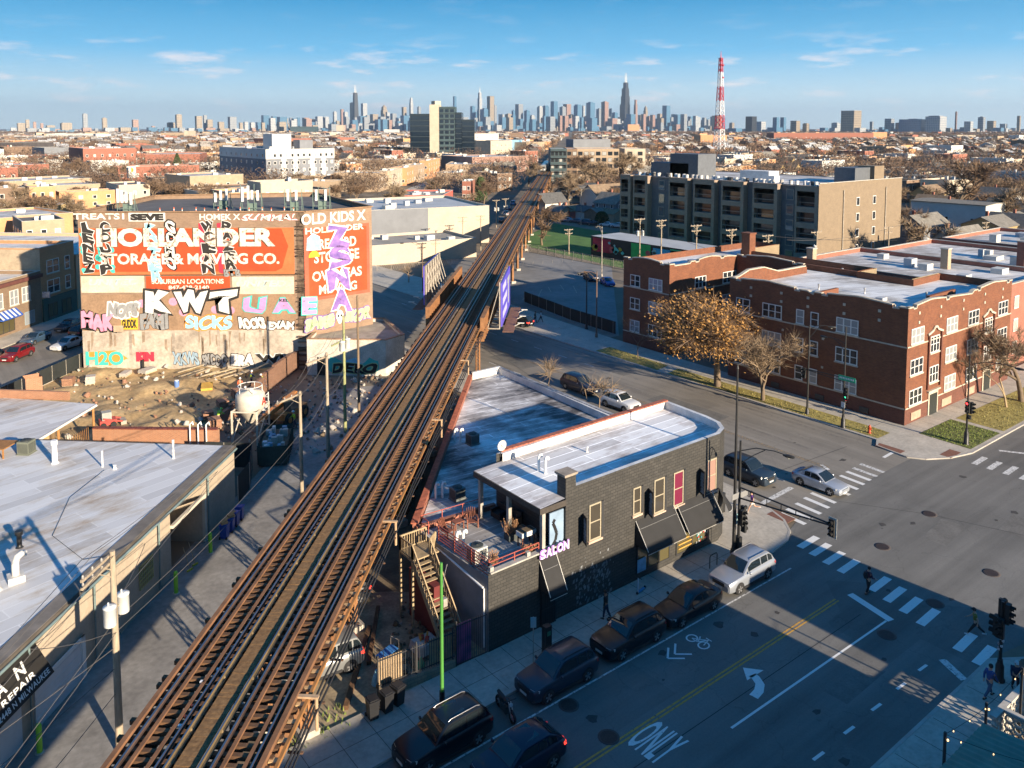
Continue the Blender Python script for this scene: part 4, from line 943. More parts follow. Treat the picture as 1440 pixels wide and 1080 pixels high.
Lw=((80.5,78),(80.5,69.8));brow(*Lw,[(2.2,1.75,2),(5.85,2.35,3)])
Cw=((80.5,69.8),(94.5,69.8));brow(*Cw,[(6.2,2.3,3),(11.9,1.9,2),(13.4,.9,1)]);Bw=((94.5,69.8),(94.5,59.4));brow(*Bw,[(2.0,1.6,2),(5.0,1.8,2),(8.3,1.6,2)])
mb=MB()
for u,w_ in((2.2,2.0),(8.9,2.2),(14.6,2.0)):mb.box(79.2+u-w_/2,38.13,.35,79.2+u+w_/2,38.2,1.15)
mb.build('basement_board',M('tan_board',(.40,.28,.2),.8,.2),t).__setitem__('kind','stuff')
mb=MB()
for x in(6.5,12.0,17.0):mb.box(79.1,59.4-x-.5,.3,79.2,59.4-x+.5,.85)
mb.build('basement_vent',FRAME_D,t).__setitem__('kind','stuff')
mb=MB()
for z in(10.05,11.0):
 for u in(3.0,7.0,10.3,14.5,18.3):mb.box(79.13,59.4-u-.14,z,79.2,59.4-u+.14,z+.28)
 for u in(2.2,6.8,12,17.3,22):mb.box(79.2+u-.14,38.13,z,79.2+u+.14,38.2,z+.28)
for z in(6.9,3.8):
 for u in(.6,7.3,12.2):mb.box(79.13,59.4-u-.12,z,79.2,59.4-u+.12,z+.24)
mb.build('limestone_inset',LIME,t).__setitem__('kind','stuff')
for p,q in(((80.5,49.4),(85.5,49.4)),((89,40.9),(95.2,40.9)),((97.3,53.2),(97.3,70)),):mb=MB();mb.bar((*p,11.0),(*q,11.0),.35,.9);mb.build('party_wall',BRK,t)
mb=MB();mb.box(100.2,71.8,10,101.6,73.2,14.0);mb.box(100.1,71.7,14.0,101.7,73.3,14.2);mb.build('chimney',BRK,t)
for p in((83,44),(86,52),(91,42),(88,47.5),(84,73),(98,56)):vent(t,(*p,Rf),.7,.09)
for p in((86,44.5),(90,74),(83,55.5)):
 mb=MB();mb.box(p[0]-.5,p[1]-.4,Rf,p[0]+.5,p[1]+.4,Rf+.35);mb.build('skylight',M('hatch_pale',(.5,.5,.5),.5,.1),t)
TYRE=M('tyre',(.02,.02,.021),.85,.2,6);RIM=M('alloy',(.45,.45,.46),.3,.1,5,metal=.7);TRIM=M('black_trim',(.022,.022,.024),.55,.1)
CGL=MGLASS('car_glass',(.012,.018,.022),.03,0,.9);HEADL=MGLASS('headlamp_glass',(.62,.62,.6),.1);TAILL=M('tail_red',(.42,.012,.012),.3,.1)
TAILON=M('tail_lit',(1,.05,.03),.3,0,emit=1.2);HEADON=M('headlamp_lit',(1,.92,.75),.3,0,emit=1.5);PLATE=M('plate_white',(.62,.62,.60),.5,.05);AMBER=M('indicator',(.8,.28,.03),.3,0)
def paint(name,c,metal=.35):return M('paint_'+name,c,.3,.04,1,metal=metal,coat=.25)
SUVS=[(2.35,.74,.34,.70),(2.29,.84,.28,.88),(2.1,.91,.24,.97),(1.55,.94,.22,1.04),(.85,.95,.22,1.09),(-.5,.95,.22,1.10),(-1.6,.95,.22,1.12),(-2.1,.93,.24,1.10),(-2.28,.89,.30,1.0),(-2.35,.82,.38,.72)]
SEDS=[(2.38,.68,.30,.58),(2.3,.80,.24,.70),(2.05,.87,.20,.78),(1.4,.90,.18,.86),(.8,.91,.18,.92),(-.6,.91,.18,.95),(-1.5,.91,.18,.98),(-2.05,.88,.20,.99),(-2.3,.82,.28,.93),(-2.38,.74,.36,.62)]
KIND={'suv':(SUVS,(.98,.22,-1.72,-2.24),1.69,.36,(1.42,-1.38)),'sedan':(SEDS,(1.0,.1,-.95,-1.85),1.45,.33,(1.45,-1.40)),'hatch':(SUVS,(1.15,.25,-1.35,-2.24),1.60,.35,(1.42,-1.38)),'van':(SUVS,(1.35,.45,-1.95,-2.3),1.78,.34,(1.5,-1.45)),'wagon':(SEDS,(1.0,.1,-1.7,-2.2),1.5,.33,(1.45,-1.4))}
def car(kind,pos,head,pt,lab,rails=False,tail=False,lamps=False,L=4.7,group=None,roofglass=False,cat=None,plain=False,W=1.0,H=1.0):
 st,(xf,rf,rr,xr),hh,wr,axles=KIND[kind];sx=L/4.7;hh*=H
 th=thing('parked_car' if group else 'car',lab,cat or 'car',(pos[0],pos[1],pos[2]if len(pos)>2 else.012),head,group)
 mb=MB();rows=[]
 for x,w_,zb,zt in st:
  w_*=W;zt*=(1 if H==1 else H)
  half=[(w_*.88,zb),(w_*.985,zb+.10),(w_,zb+(zt-zb)*.5),(w_*.975,zt-.10),(w_*.90,zt-.02),(w_*.5,zt+.015)]
  rows.append([(x*sx,y,z)for y,z in half]+[(x*sx,0,zt+.025)]+[(x*sx,-y,z)for y,z in half[::-1]])
 mb.grid(rows,0,True,True);mb.face(rows[0]);mb.face(rows[-1][::-1])
 def belt(x):
  for(a,b_)in zip(st[:-1],st[1:]):
   if b_[0]<=x<=a[0]:k=(x-b_[0])/(a[0]-b_[0]);return(b_[3]+(a[3]-b_[3])*k)*(1 if H==1 else H),(b_[1]+(a[1]-b_[1])*k)*W
  return st[-1][3],st[-1][1]*W
 S=[(xf,None,.9),(lerp(xf,rf,.5),.55,.84),(rf,.955,.765),(rf-.35,1.0,.75),(lerp(rf,rr,.55),1.0,.75),(rr+.2,.98,.745),(rr,.93,.74),(lerp(rr,xr,.5),.55,.8),(xr,None,.88)]
 rows=[];top=hh
 for x,k,w_ in S:
  zb,bw=belt(x);z=zb if k is None else zb+(top-zb)*k
  y=bw*w_ if k is not None else bw*.9
  rows.append([(x*sx,bw*.905,zb-.03),(x*sx,y+(bw*.9-y)*.02,z-.045 if k else z-.03),(x*sx,y*.88,z),(x*sx,0,z+(.02 if k else 0)),(x*sx,-y*.88,z),(x*sx,-y-(bw*.9-y)*.02,z-.045 if k else z-.03),(x*sx,-bw*.905,zb-.03)])
 mb.grid(rows,0,True)
 bd=mb.build('body',pt,th,True);bd.data.set_sharp_from_angle(angle=rad(38))
 def panel(name,quad,off,m_=CGL,nn=4):
  mb=MB();P=[V(p)for p in quad];n_=(P[1]-P[0]).cross(P[3]-P[0]).normalized();c=sum(P,V())/4
  mb.face([c+(p-c)*1.0+n_*off for p in P]);return mb.build(name,m_,th,True)
 def cab(x,f,side):
  """a point on the cabin flank, f = 0 belt .. 1 roof"""
  ks=[(s[0],0 if s[1]is None else s[1],s[2])for s in S]
  for a,b_ in zip(ks[:-1],ks[1:]):
   if b_[0]<=x<=a[0]:
    k=(x-b_[0])/(a[0]-b_[0]);kk=b_[1]+(a[1]-b_[1])*k;ww=b_[2]+(a[2]-b_[2])*k;break
  else:kk,ww=0,.9
  zb,bw=belt(x);zt=zb+(top-zb)*kk-.05;f0=f
  return V((x*sx,side*(lerp(bw*.905,bw*ww,f0)+.012),lerp(zb-.01,zt,f0)))
 zf,bf=belt(xf);zr_,br_=belt(rf)
 zt=zr_+(top-zr_)*.955
 mb=MB();A=V((lerp(xf,rf,.06)*sx+.012,0,0));zb=zf+.0
 def wsq(xa,xb,wa,wb,name,sgn):
  za,ba=belt(xa);zb_,bb=belt(xb);kA,kB=.10,.86
  mid=belt(lerp(xa,xb,.5));zmid=mid[0]+(top-mid[0])*.55
  pts=[]
  Z=lambda f:(za if f==0 else(lerp(za,zmid,f/.5)if f<=.5 else lerp(zmid,zb_+(top-zb_)*(.955 if sgn>0 else.93),(f-.5)/.5)))
  Wd=lambda f:lerp(ba*.86,bb*.70,f)
  rows=[]
  for f in(.07,.3,.5,.72,.92):rows.append([(lerp(xa,xb,f)*sx+sgn*.022,y*Wd(f),Z(f)+.018)for y in(-.94,-.5,0,.5,.94)])
  m_=MB();m_.grid(rows,0,True);o=m_.build(name,CGL,th,True);return o
 wsq(xf,rf,0,0,'windshield',1);wsq(xr,rr,0,0,'rear_window',-1)
 for s in(-1,1):
  mb=MB();cuts=[(lerp(xf,rf,.62),-.02+lerp(rf,rr,.48)),(-.10+lerp(rf,rr,.48),lerp(rr,xr,.1)if kind in('sedan',)else lerp(rf,rr,.86))]
  if kind in('suv','van','hatch','wagon'):cuts.append((lerp(rf,rr,.9),lerp(rr,xr,.42)))
  for a,b_ in cuts:
   lo=[cab(lerp(a,b_,i/3),.12,s)for i in range(4)];hi=[cab(lerp(a,b_,i/3),.88,s)for i in range(4)]
   if s<0:mb.grid([lo,hi],0,False)
   else:mb.grid([hi,lo],0,False)
  mb.build('side_window',CGL,th,True)
 zr0=wr
 for ax in axles:
  for s in(-1,1):
   yw=belt(ax)[1]
   mb=MB();R_=wr*1.2;c=[(ax*sx+R_*math.cos(a),s*(yw+.006),max(.2,wr+R_*math.sin(a)))for a in[6.283*i/18 for i in range(18)]];mb.face(c if s<0 else c[::-1]);mb.build('wheel_arch',TRIM,th,True)
   mb=MB();y0,y1=s*(yw-.2),s*(yw+.03);prof=[(wr*.62,y1),(wr*.66,y1+s*.004),(wr*.93,y1),(wr,y1-s*.04),(wr,y0),(wr*.6,y0)]
   rows=[[(ax*sx+r_*math.cos(a),y,wr+r_*math.sin(a))for a in[6.283*i/18 for i in range(18)]]for r_,y in prof]
   mb.grid(rows[::s]if s>0 else rows[::-1],0,True,True);wh=mb.build('wheel',TYRE,th,True)
   mb=MB();y2=s*(yw+.024)
   c=[(ax*sx+wr*.63*math.cos(a),y2-s*.03,wr+wr*.63*math.sin(a))for a in[6.283*i/16 for i in range(16)]];mb.face(c if s<0 else c[::-1],1)
   for i in range(5):
    a=6.283*i/5+.3;d=V((math.cos(a),0,math.sin(a)));e_=V((-math.sin(a),0,math.cos(a)));cc=V((ax*sx,y2,wr))
    q=[cc+e_*wr*.10,cc+d*wr*.63+e_*wr*.15,cc+d*wr*.63-e_*wr*.15,cc-e_*wr*.10];mb.face(q[::-1]if s<0 else q,0)
   mb.build('rim',[RIM,TRIM],wh,True)
 fr=st[1];zh=st[2][3]*(H)
 for s in(-1,1):
  mb=MB();y0=s*fr[1]*W*.55;y1=s*fr[1]*W*1.0;z0=zh-.2;z1=zh-.06
  mb.grid([[(2.33*sx,y0,z0+.01),(2.27*sx,s*fr[1]*W*.9,z0),(2.02*sx,s*st[2][1]*W*1.012,z0+.03)],[(2.27*sx,y0,z1),(2.21*sx,s*fr[1]*W*.9,z1),(1.98*sx,s*st[2][1]*W*1.005,z1+.02)]][::-s],0,False)
  mb.build('headlight',HEADON if lamps else HEADL,th,True)
  rz_=st[-2];zt_=rz_[3]*H
  mb=MB();mb.grid([[(-2.37*sx,s*rz_[1]*W*.55,zt_-.22),(-2.33*sx,s*rz_[1]*W*.97,zt_-.24),(-2.1*sx,s*st[-3][1]*W*1.012,zt_-.16)],[(-2.335*sx,s*rz_[1]*W*.6,zt_-.04),(-2.28*sx,s*rz_[1]*W*.96,zt_-.03),(-2.08*sx,s*st[-3][1]*W*.99,zt_-.03)]][::s],0,False)
  mb.build('taillight',TAILON if tail else TAILL,th,True)
  zb,bw=belt(xf-.35);mb=MB();mb.lathe((0,0,0),[(.02,-.09),(.085,-.06),(.095,.03),(.06,.08)],8);o=mb.build('mirror',pt if not plain else TRIM,th,True);o.location=((xf-.38)*sx,s*(bw+.1),zb+.06);o.scale=(.7,1.15,.9)
  if rails:
   mb=MB();yy=s*belt(0)[1]*.64;mb.tube([(rf*sx-.1,yy,hh-.02),(rf*sx-.25,yy,hh+.05),(rr*sx+.25,yy,hh+.04),(rr*sx+.05,yy,hh-.03)],.022,5);mb.build('roof_rail',RIM if rails=='bright' else TRIM,th,True)
 mb=MB();f0=st[0];mb.box(2.352*sx,-f0[1]*W*.62,zh-.36,2.375*sx,f0[1]*W*.62,zh-.14);mb.build('grille',TRIM,th,True)
 mb=MB();mb.box(2.36*sx,-.26,zh-.52,2.385*sx,.26,zh-.40);mb.build('licence_plate',PLATE,th,True)
 mb=MB();mb.box(-2.385*sx,-.26,st[-2][3]*H-.42,-2.36*sx,.26,st[-2][3]*H-.29);mb.build('licence_plate',PLATE,th,True)
 if roofglass:
  mb=MB();mb.face([((rf-.35)*sx,.5,hh+.005),((rf-.35)*sx,-.5,hh+.005),((rf-1.15)*sx,-.5,hh+.012),((rf-1.15)*sx,.5,hh+.012)][::-1]);mb.build('sunroof',CGL,th,True)
 if kind in('suv','hatch','van'):
  for s in(-1,1):mb=MB();yy=s*.955*W;mb.bar((1.0*sx,yy,.32),(-.98*sx,yy,.32),.03,.16);mb.build('sill_trim',TRIM,th,True)
 return th
BLACKP=paint('black',(.006,.009,.014),.0);GREYP=paint('graphite',(.025,.04,.06),.1);SILV=paint('silver',(.38,.41,.46),.5);SILB=paint('silver_blue',(.46,.49,.54),.5);NAVY=paint('navy',(.012,.018,.04),.2)
W_=math.pi
car('suv',(20.1,31.0),W_+.02,BLACKP,'large black parked SUV with silver roof bars beside the green-painted pole',rails='bright',L=4.8,roofglass=True,H=1.04)
car('suv',(27.4,31.12),W_,GREYP,'dark grey parked SUV with roof rails just ahead of the motorcycle',rails=True,L=4.6)
car('suv',(32.85,31.15),W_,BLACKP,'black parked SUV with its right side near the man in black on the pavement',rails=True,L=4.65,H=.98)
car('sedan',(37.9,31.05),W_,BLACKP,'black parked sedan between the black SUV and the silver SUV',L=4.8,cat='car')
car('suv',(43.5,31.15),W_,SILV,'silver parked SUV in the sun at the head of the row by the corner',rails='bright',L=4.95)
car('hatch',(22.1,27.75),W_,NAVY,'dark blue hatchback with red tail lamps driving past the parked black SUV',tail=True,L=4.45,roofglass=True)
car('suv',(56.9,40.4),-math.pi/2,GREYP,'dark SUV with lit headlamps waiting behind the silver sedan at the crossing',lamps=True,L=4.5,H=1.05)
car('sedan',(60.1,35.7),-math.pi/2+.03,SILB,'pale silver sedan nosing over the zebra bars',L=4.3)
car('suv',(61.55,66.2),-math.pi/2,NAVY,'dark blue SUV waiting beyond the low roof parapet',L=5.0,H=1.05)
wsuv=car('suv',(61.0,59.4),-math.pi/2+.05,paint('white',(.62,.62,.62),.1),'dusty white SUV with a dented bonnet behind the bare shrub on the parapet',rails=True,L=4.4)
car('suv',(74.9,94.2),math.pi/2+.35,BLACKP,'black SUV with bright tail lamps at the parking lot entry under the hoarding',tail=True,L=4.6)
car('suv',(108.9,114.3),-2.0,NAVY,'dark SUV parked in the lot next to the small blue car',L=4.7);car('sedan',(108.0,108.8),-2.0,paint('blue',(.02,.07,.30),.3),'small blue car parked in the lot by the lamp pole',L=4.2)
car('van',(17.75,39.7),math.pi-.08,paint('van_grey',(.30,.31,.31),.5),'silver minivan parked half under the railway',L=4.7,tail=True)
car('hatch',(21.3,45.1),math.pi-.1,BLACKP,'black car with a bright red tail lamp under the railway near the stair',tail=True,L=4.3)
car('hatch',(31.2,54.2),rad(48),paint('yellow',(.45,.30,.02),.1),'yellow car parked in the shade under the railway',L=4.0);car('sedan',(34.2,57.6),rad(48),BLACKP,'black car parked just beyond the yellow one under the railway',L=4.4);car('suv',(37.4,61.3),rad(48),NAVY,'dark blue car farthest in along the track wall',L=4.4)
car('suv',(13.4,120.0),TA+math.pi,paint('red',(.20,.012,.015),.2),'dark red SUV driving down the avenue left of the painted wall',L=4.7,lamps=False,rails=True)
car('sedan',(19.6,122.0),TA+math.pi-.2,paint('white_sedan',(.66,.66,.66),.1),'white sedan on the avenue by the painted wall corner',L=4.7)
car('sedan',(16.6,127.9),TA+math.pi,paint('steel_blue',(.06,.11,.18),.4),'steel blue car parked at the far kerb of the avenue behind the red SUV',L=4.7)
car('sedan',(21.6,133.3),TA+math.pi,GREYP,'dark car parked at the far kerb behind the white sedan',L=4.6);car('suv',(22.6,128.3),TA,BLACKP,'black car half hidden behind the painted wall corner',L=4.6);car('sedan',(10.2,121.6),TA+math.pi,BLACKP,'black car behind the red SUV at the edge of the view',L=4.6)
Rl=random.Random(6)
for i,(px,py,c,kd,lab)in enumerate(((797,312,(.22,.25,.3),'sedan','grey-blue car first in the row along the lane behind the park lawn'),(810,313,(.04,.07,.12),'sedan','dark blue car second in the row along the lane behind the park lawn'),(822,315.5,(.03,.05,.09),'suv','dark SUV third in the row along the park lane'),(836,317,(.02,.03,.05),'suv','black SUV fourth in the row along the park lane'),(853,318.5,(.6,.6,.6),'sedan','white car fifth in the row along the park lane'),(869,320.5,(.5,.5,.52),'hatch','pale hatchback at the right end of the row along the park lane'),(822,306,(.5,.02,.06),'hatch','bright red car parked by the garages behind the park lane'),(783,307,(.3,.06,.04),'sedan','small red car at the bend of the park lane'))):
 p=G(px,py);car(kd,(p.x,p.y),math.pi*.5+.45,paint('lane%d'%i,c,.2),lab,L=4.5)
for i,(px,py,c,kd,lab)in enumerate(((715,295,(.03,.08,.2),'sedan','dark blue car nearest us on the street beside the tracks'),(712,303,(.5,.5,.5),'suv','white SUV on the street beside the tracks'),(722,288,(.05,.2,.4),'van','blue van farther up the street beside the tracks'),(706,312,(.05,.05,.06),'sedan','black car in the shade beside the warehouse end wall'))):
 p=G(px,py);car(kd,(p.x,p.y),TA,paint('side%d'%i,c,.2),lab,L=4.6)
mt=thing('motorcycle','black motorcycle parked nose out at the kerb between two SUVs','motorcycle',(23.8,30.95,.012),-math.pi/2-.15)
for x in(-.68,.72):
 mb=MB();rows=[[(x+r_*math.cos(a),y,.31+r_*math.sin(a))for a in[6.283*i/18 for i in range(18)]]for r_,y in((.2,-.05),(.27,-.07),(.31,0),(.27,.07),(.2,.05))];mb.grid(rows,0,True,True);wh=mb.build('wheel',TYRE,mt,True)
 mb=MB()
 for i in range(6):a=6.283*i/6;mb.bar((x,0,.31),(x+.22*math.cos(a),0,.31+.22*math.sin(a)),.03)
 mb.build('rim',RIM,wh,True)
mb=MB();mb.tube([(.72,.07,.31),(.5,.07,.8),(.42,.06,.95)],.03);mb.tube([(.72,-.07,.31),(.5,-.07,.8),(.42,-.06,.95)],.03);mb.build('fork',RIM,mt,True)
mb=MB();mb.tube([(.42,.38,1.0),(.46,.2,1.03),(.46,-.2,1.03),(.42,-.38,1.0)],.022);mb.build('handlebar',TRIM,mt,True)
mb=MB();mb.tube([(.42,0,.78),(.2,0,.86),(-.05,0,.78)],[.08,.17,.1],10);mb.build('tank',BLACKP,mt,True)
mb=MB();mb.tube([(-.05,0,.76),(-.3,0,.74),(-.75,0,.82)],[.09,.14,.09],8);mb.build('saddle',TRIM,mt,True)
mb=MB();mb.box(-.3,-.17,.25,.3,.17,.6);mb.build('engine',M('engine_grey',(.12,.12,.12),.4,.3,8,metal=.6),mt,True)
mb=MB();mb.tube([(.1,.2,.3),(-.3,.22,.28),(-.8,.22,.4)],.045);mb.build('exhaust',RIM,mt,True)
mb=MB();mb.lathe((0,0,0),[(.02,-.08),(.09,-.02),(.1,.05)],10);o=mb.build('headlight',HEADL,mt,True);o.location=(.55,0,.88);o.rotation_euler=(0,math.pi/2,0)
for x in(.74,):mb=MB();mb.tube([(x+.3*math.cos(a),0,.31+.34*math.sin(a))for a in[.3+i*.35 for i in range(7)]],.06,5);mb.build('mudguard',BLACKP,mt,True)
SKINM={}
def skinned(name,chains,mat,parent,sub=1,root=0):
 """one continuous surface grown along chains of (point, radius); chains after the first start at an existing vertex index"""
 vs,rs,es=[],[],[]
 for start,pts in chains:
  prev=start
  for p,r in pts:
   vs.append(p);rs.append(r)
   if prev is not None:es.append((prev,len(vs)-1))
   prev=len(vs)-1
 me=bpy.data.meshes.new(name);me.from_pydata([tuple(p)for p in vs],es,[]);o=bpy.data.objects.new(name,me);COL.objects.link(o)
 sk=o.modifiers.new('skin','SKIN');sk.use_smooth_shade=True
 if not me.skin_vertices:bpy.context.view_layer.objects.active=o
 for i,r in enumerate(rs):
  d=me.skin_vertices[0].data[i];d.radius=(r,r)if not isinstance(r,tuple)else r;d.use_root=(i==root)
 ss=o.modifiers.new('sub','SUBSURF');ss.levels=sub;ss.render_levels=sub
 dg=bpy.context.evaluated_depsgraph_get();m2=bpy.data.meshes.new_from_object(o.evaluated_get(dg))
 bpy.data.objects.remove(o);m2.materials.clear();m2.materials.append(mat)
 for p in m2.polygons:p.material_index=0;p.use_smooth=True
 return link(name,m2,parent)
SK1=M('skin_light',(.50,.30,.21),.6,.08,6);SK2=M('skin_brown',(.24,.13,.08),.6,.08,6)
def limb(a,ang1,l1,ang2,l2,side,y):
 """two-bone chain in the walking plane: angles from straight down, forward positive"""
 k=V((a.x+l1*math.sin(ang1),y,a.z-l1*math.cos(ang1)));e_=V((k.x+l2*math.sin(ang2),y,k.z-l2*math.cos(ang2)));return k,e_
def person(pos,head,lab,top,bottom,skin=None,hair=(.03,.02,.015),stride=.35,arms=.35,lean=.03,elbow=.3,shoes=(.03,.03,.03),short=False,bare_arms=False,helmet=None,vest=None,pack=False,bag=None,bend=0.0,hgt=1.74,cap=None,group=None,knee=.25,ponytail=False,shorts=False):
 s=hgt/1.74;skin=skin or SK1
 th=thing('person',lab,'person',(pos[0],pos[1],pos[2]if len(pos)>2 else 0.0),head,group);th.scale=(s,s,s)
 hip=V((0,0,.92));B=bend+lean
 def up(h):return V((hip.x+h*math.sin(B),0,hip.z+h*math.cos(B)))
 belly,chest,neck,headc=up(.18),up(.40),up(.56),up(.71)
 headc=headc+V((.03,0,0));crown=headc+V((.02,0,.12));jaw=headc+V((.055,0,-.075));
 lk,la=limb(V((0,.1,.88)),stride,.42,stride-knee*.3,.42,1,.1);rk,ra=limb(V((0,-.1,.88)),-stride,.42,-stride-knee*1.4,.42,-1,-.1)
 dz=min(la.z,ra.z)-.07
 for q in(hip,belly,chest,neck,headc,crown,jaw,lk,la,rk,ra):q.z-=dz
 sh=lambda y:chest+V((.04*math.sin(B),y,.09))
 AL=B*.3
 lel,lwr=limb(sh(.2),-arms+AL,.29,-arms+AL+elbow,.25,1,.25);rel,rwr=limb(sh(-.2),arms+AL,.29,arms+AL+elbow,.25,-1,-.25)
 ch=[(None,[(hip,.12),(belly,.12),(chest,.135),(neck,.058),(headc-V((.01,0,.03)),.085),(crown,.075)])]
 n=6
 def leg(kn,an,y):
  nonlocal n
  toe=an+V((.15,0,-.045));ch.append((0,[(V((0,y,hip.z-.06)),.095),(kn,.062),(an,.04),(an+V((.05,0,-.05)),.038),(toe,.03)]));n+=5
 leg(lk,la,.1);leg(rk,ra,-.1)
 def arm(el,wr_,y):
  nonlocal n
  d=(wr_-el).normalized();palm=wr_+d*.07;ch.append((2,[(sh(y),.062),(el,.043),(wr_,.028),(palm,.03)]));pi=n+3;n+=4;sd_=1 if y>0 else-1
  for f in range(4):
   oy=(f-1.5)*.019;l_=(.075,.088,.082,.062)[f];b0=palm+V((oy,0,0))*1.0+d*.02;ch.append((pi,[(b0,.010),(b0+d*l_*.55,.009),(b0+d*l_*.9+V((.018,-sd_*.012,0)),.008)]));n+=3
  tb=wr_+d*.035+V((.03,0,0));ch.append((pi,[(tb,.011),(tb+d*.045+V((.012,0,0)),.009)]));n+=2
 arm(lel,lwr,.2);arm(rel,rwr,-.2)
 bd=skinned('body',ch,skin,th)
 mb=MB();fx=headc.x+.085
 mb.lathe((fx+.004,0,headc.z-.03),[(.016,0),(.005,.05)],6);mb.build('nose',skin,th,True)
 for y in(-.034,.034):
  mb=MB();mb.lathe((fx-.012,y,headc.z+.012),[(.004,-.008),(.012,0),(.004,.008)],6);mb.build('eye',M('eye',(.04,.03,.03),.3,0),th,True)
  mb=MB();mb.lathe((headc.x-.005,y*2.7,headc.z-.03),[(.008,0),(.018,.03),(.008,.06)],6);mb.build('ear',skin,th,True)
 mb=MB();mb.bar((fx-.006,-.026,headc.z-.055),(fx-.006,.026,headc.z-.055),.012);mb.build('mouth',M('lips',(.3,.1,.08),.6,0),th,True)
 if helmet:
  mb=MB();mb.lathe((headc.x,0,headc.z+.03),[(.155,0),(.15,.012),(.118,.015),(.115,.07),(.085,.12),(.02,.145)],12);mb.build('hard_hat',M('hat%s'%(helmet,),helmet,.4,.03),th,True)
 else:
  hm=M('hair_%s'%(hair,),hair,.8,.2,9);mb=MB();mb.lathe((headc.x-.018,0,headc.z),[(.085,-.03),(.107,.02),(.104,.07),(.085,.115),(.045,.145),(.01,.152)],12);mb.build('hair',hm,th,True)
  if ponytail:mb=MB();mb.tube([headc+V((-.1,0,.06)),headc+V((-.17,0,0)),headc+V((-.16,0,-.15))],[.03,.04,.015]);mb.build('ponytail',hm,th,True)
  if cap:mb=MB();mb.lathe((headc.x,0,headc.z+.04),[(.112,0),(.108,.06),(.06,.115),(.01,.125)],12);mb.box(headc.x+.06,-.07,headc.z+.035,headc.x+.19,.07,headc.z+.05);mb.build('cap',M('cap%s'%(cap,),cap,.7,.1),th,True)
 tm=M('cloth_%.2f_%.2f_%.2f'%tuple(top),top,.85,.15,5);bm=M('cloth_%.2f_%.2f_%.2f'%tuple(bottom),bottom,.85,.15,5)
 sl=lambda el,wr_,y:(2,[(sh(y),.076),(el,.058)]+([]if bare_arms else[(wr_-(wr_-el)*.06,.043)]))
 c2=[(None,[(hip+V((0,0,.0)),.142),(belly,.145),(chest,.158),(neck-(neck-chest)*.25,.088)])]
 for el,wr_,y in((lel,lwr,.2),(rel,rwr,-.2)):
  e2=el if not bare_arms else sh(y)+(el-sh(y))*.55;c2.append((2,[(sh(y),.076),(e2,.058)]+([]if bare_arms else[(wr_-(wr_-el)*.08,.043)])))
 skinned('shirt',c2,tm,th)
 c3=[(None,[(hip+V((0,0,.07)),.137),(hip,.139)])]
 for kn,an,y in((lk,la,.1),(rk,ra,-.1)):
  hp=V((0,y,hip.z-.06));c3.append((1,[(hp,.108),(kn,.077)]+([(an+(kn-an)*.08,.058)]if not shorts else[]))if not shorts else(1,[(hp,.108),(hp+(kn-hp)*.6,.095)]))
 skinned('trousers',c3,bm,th)
 for an in(la,ra):
  mb=MB();mb.tube([an+V((-.05,0,-.045)),an+V((.04,0,-.045)),an+V((.18,0,-.055))],[.045,.05,.035],8);mb.build('shoe',M('shoe_%.2f'%shoes[0],shoes,.7,.1),th,True)
 if vest:
  skinned('safety_vest',[(None,[(hip+V((0,0,.08)),.152),(belly,.158),(chest,.172),(neck-(neck-chest)*.3,.09)]),(2,[(sh(.2)*.8+chest*.2,.085)]),(2,[(sh(-.2)*.8+chest*.2,.085)])],M('hi_vis%s'%(vest,),vest,.6,.05),th)
 if pack:mb=MB();c=chest+V((-.24,0,-.06));mb.tube([c+V((0,0,-.22)),c+V((-.02,0,0)),c+V((.02,0,.2))],[.1,.15,.11],8);mb.build('backpack',M('pack',(.02,.02,.025),.7,.2),th,True)
 return th
HV=(.55,.75,.04);OR=(.75,.16,.03);WH=(.75,.75,.72)
person((51.84,36.37,.12),math.pi/2+.6,'woman in a purple top and white shorts jogging round the corner',(.16,.05,.34),(.62,.58,.55),bare_arms=True,stride=.5,arms=.6,elbow=1.3,knee=.8,lean=.1,shoes=(.6,.6,.6),ponytail=True,shorts=True,hgt=1.7)
person((48.53,25.29),-.4,'man in a dark maroon shirt with a backpack standing on the crossing',(.10,.03,.05),(.02,.02,.022),pack=True,stride=.14,arms=.2,elbow=1.0,hgt=1.72,shoes=(.12,.05,.03))
person((49.37,19.22),math.pi/2+.5,'person in an olive shirt and black overalls striding over the zebra bars',(.22,.20,.04),(.018,.018,.02),stride=.55,arms=.5,elbow=.5,lean=.12,shoes=(.7,.7,.7),bare_arms=True,cap=(.02,.02,.02),hgt=1.68)
person((44.18,16.41,.12),-.3,'man in a blue jacket and jeans walking along the perforated wall',(.03,.07,.22),(.06,.10,.17),stride=.42,arms=.35,lean=.06,hgt=1.8)
person((45.75,15.75,.12),-2.6,'person in a dark blue coat with a white cap just behind the signal post',(.015,.03,.07),(.02,.02,.03),stride=.2,cap=(.6,.6,.6),hgt=1.65)
person((33.37,33.5,.12),math.pi/2+.4,'man in black standing on the pavement beside the black wall',(.012,.012,.014),(.04,.05,.08),stride=.18,arms=.1,skin=SK2)
person((77.88,93.86,.12),-.9,'person in black on the pavement by the parking lot fence',(.015,.015,.018),(.02,.02,.022),stride=.3,skin=SK2);person((78.8,93.6,.12),-.9,'person in a white shirt walking beside the person in black by the lot fence',(.6,.6,.58),(.03,.03,.04),stride=.35,skin=SK2)
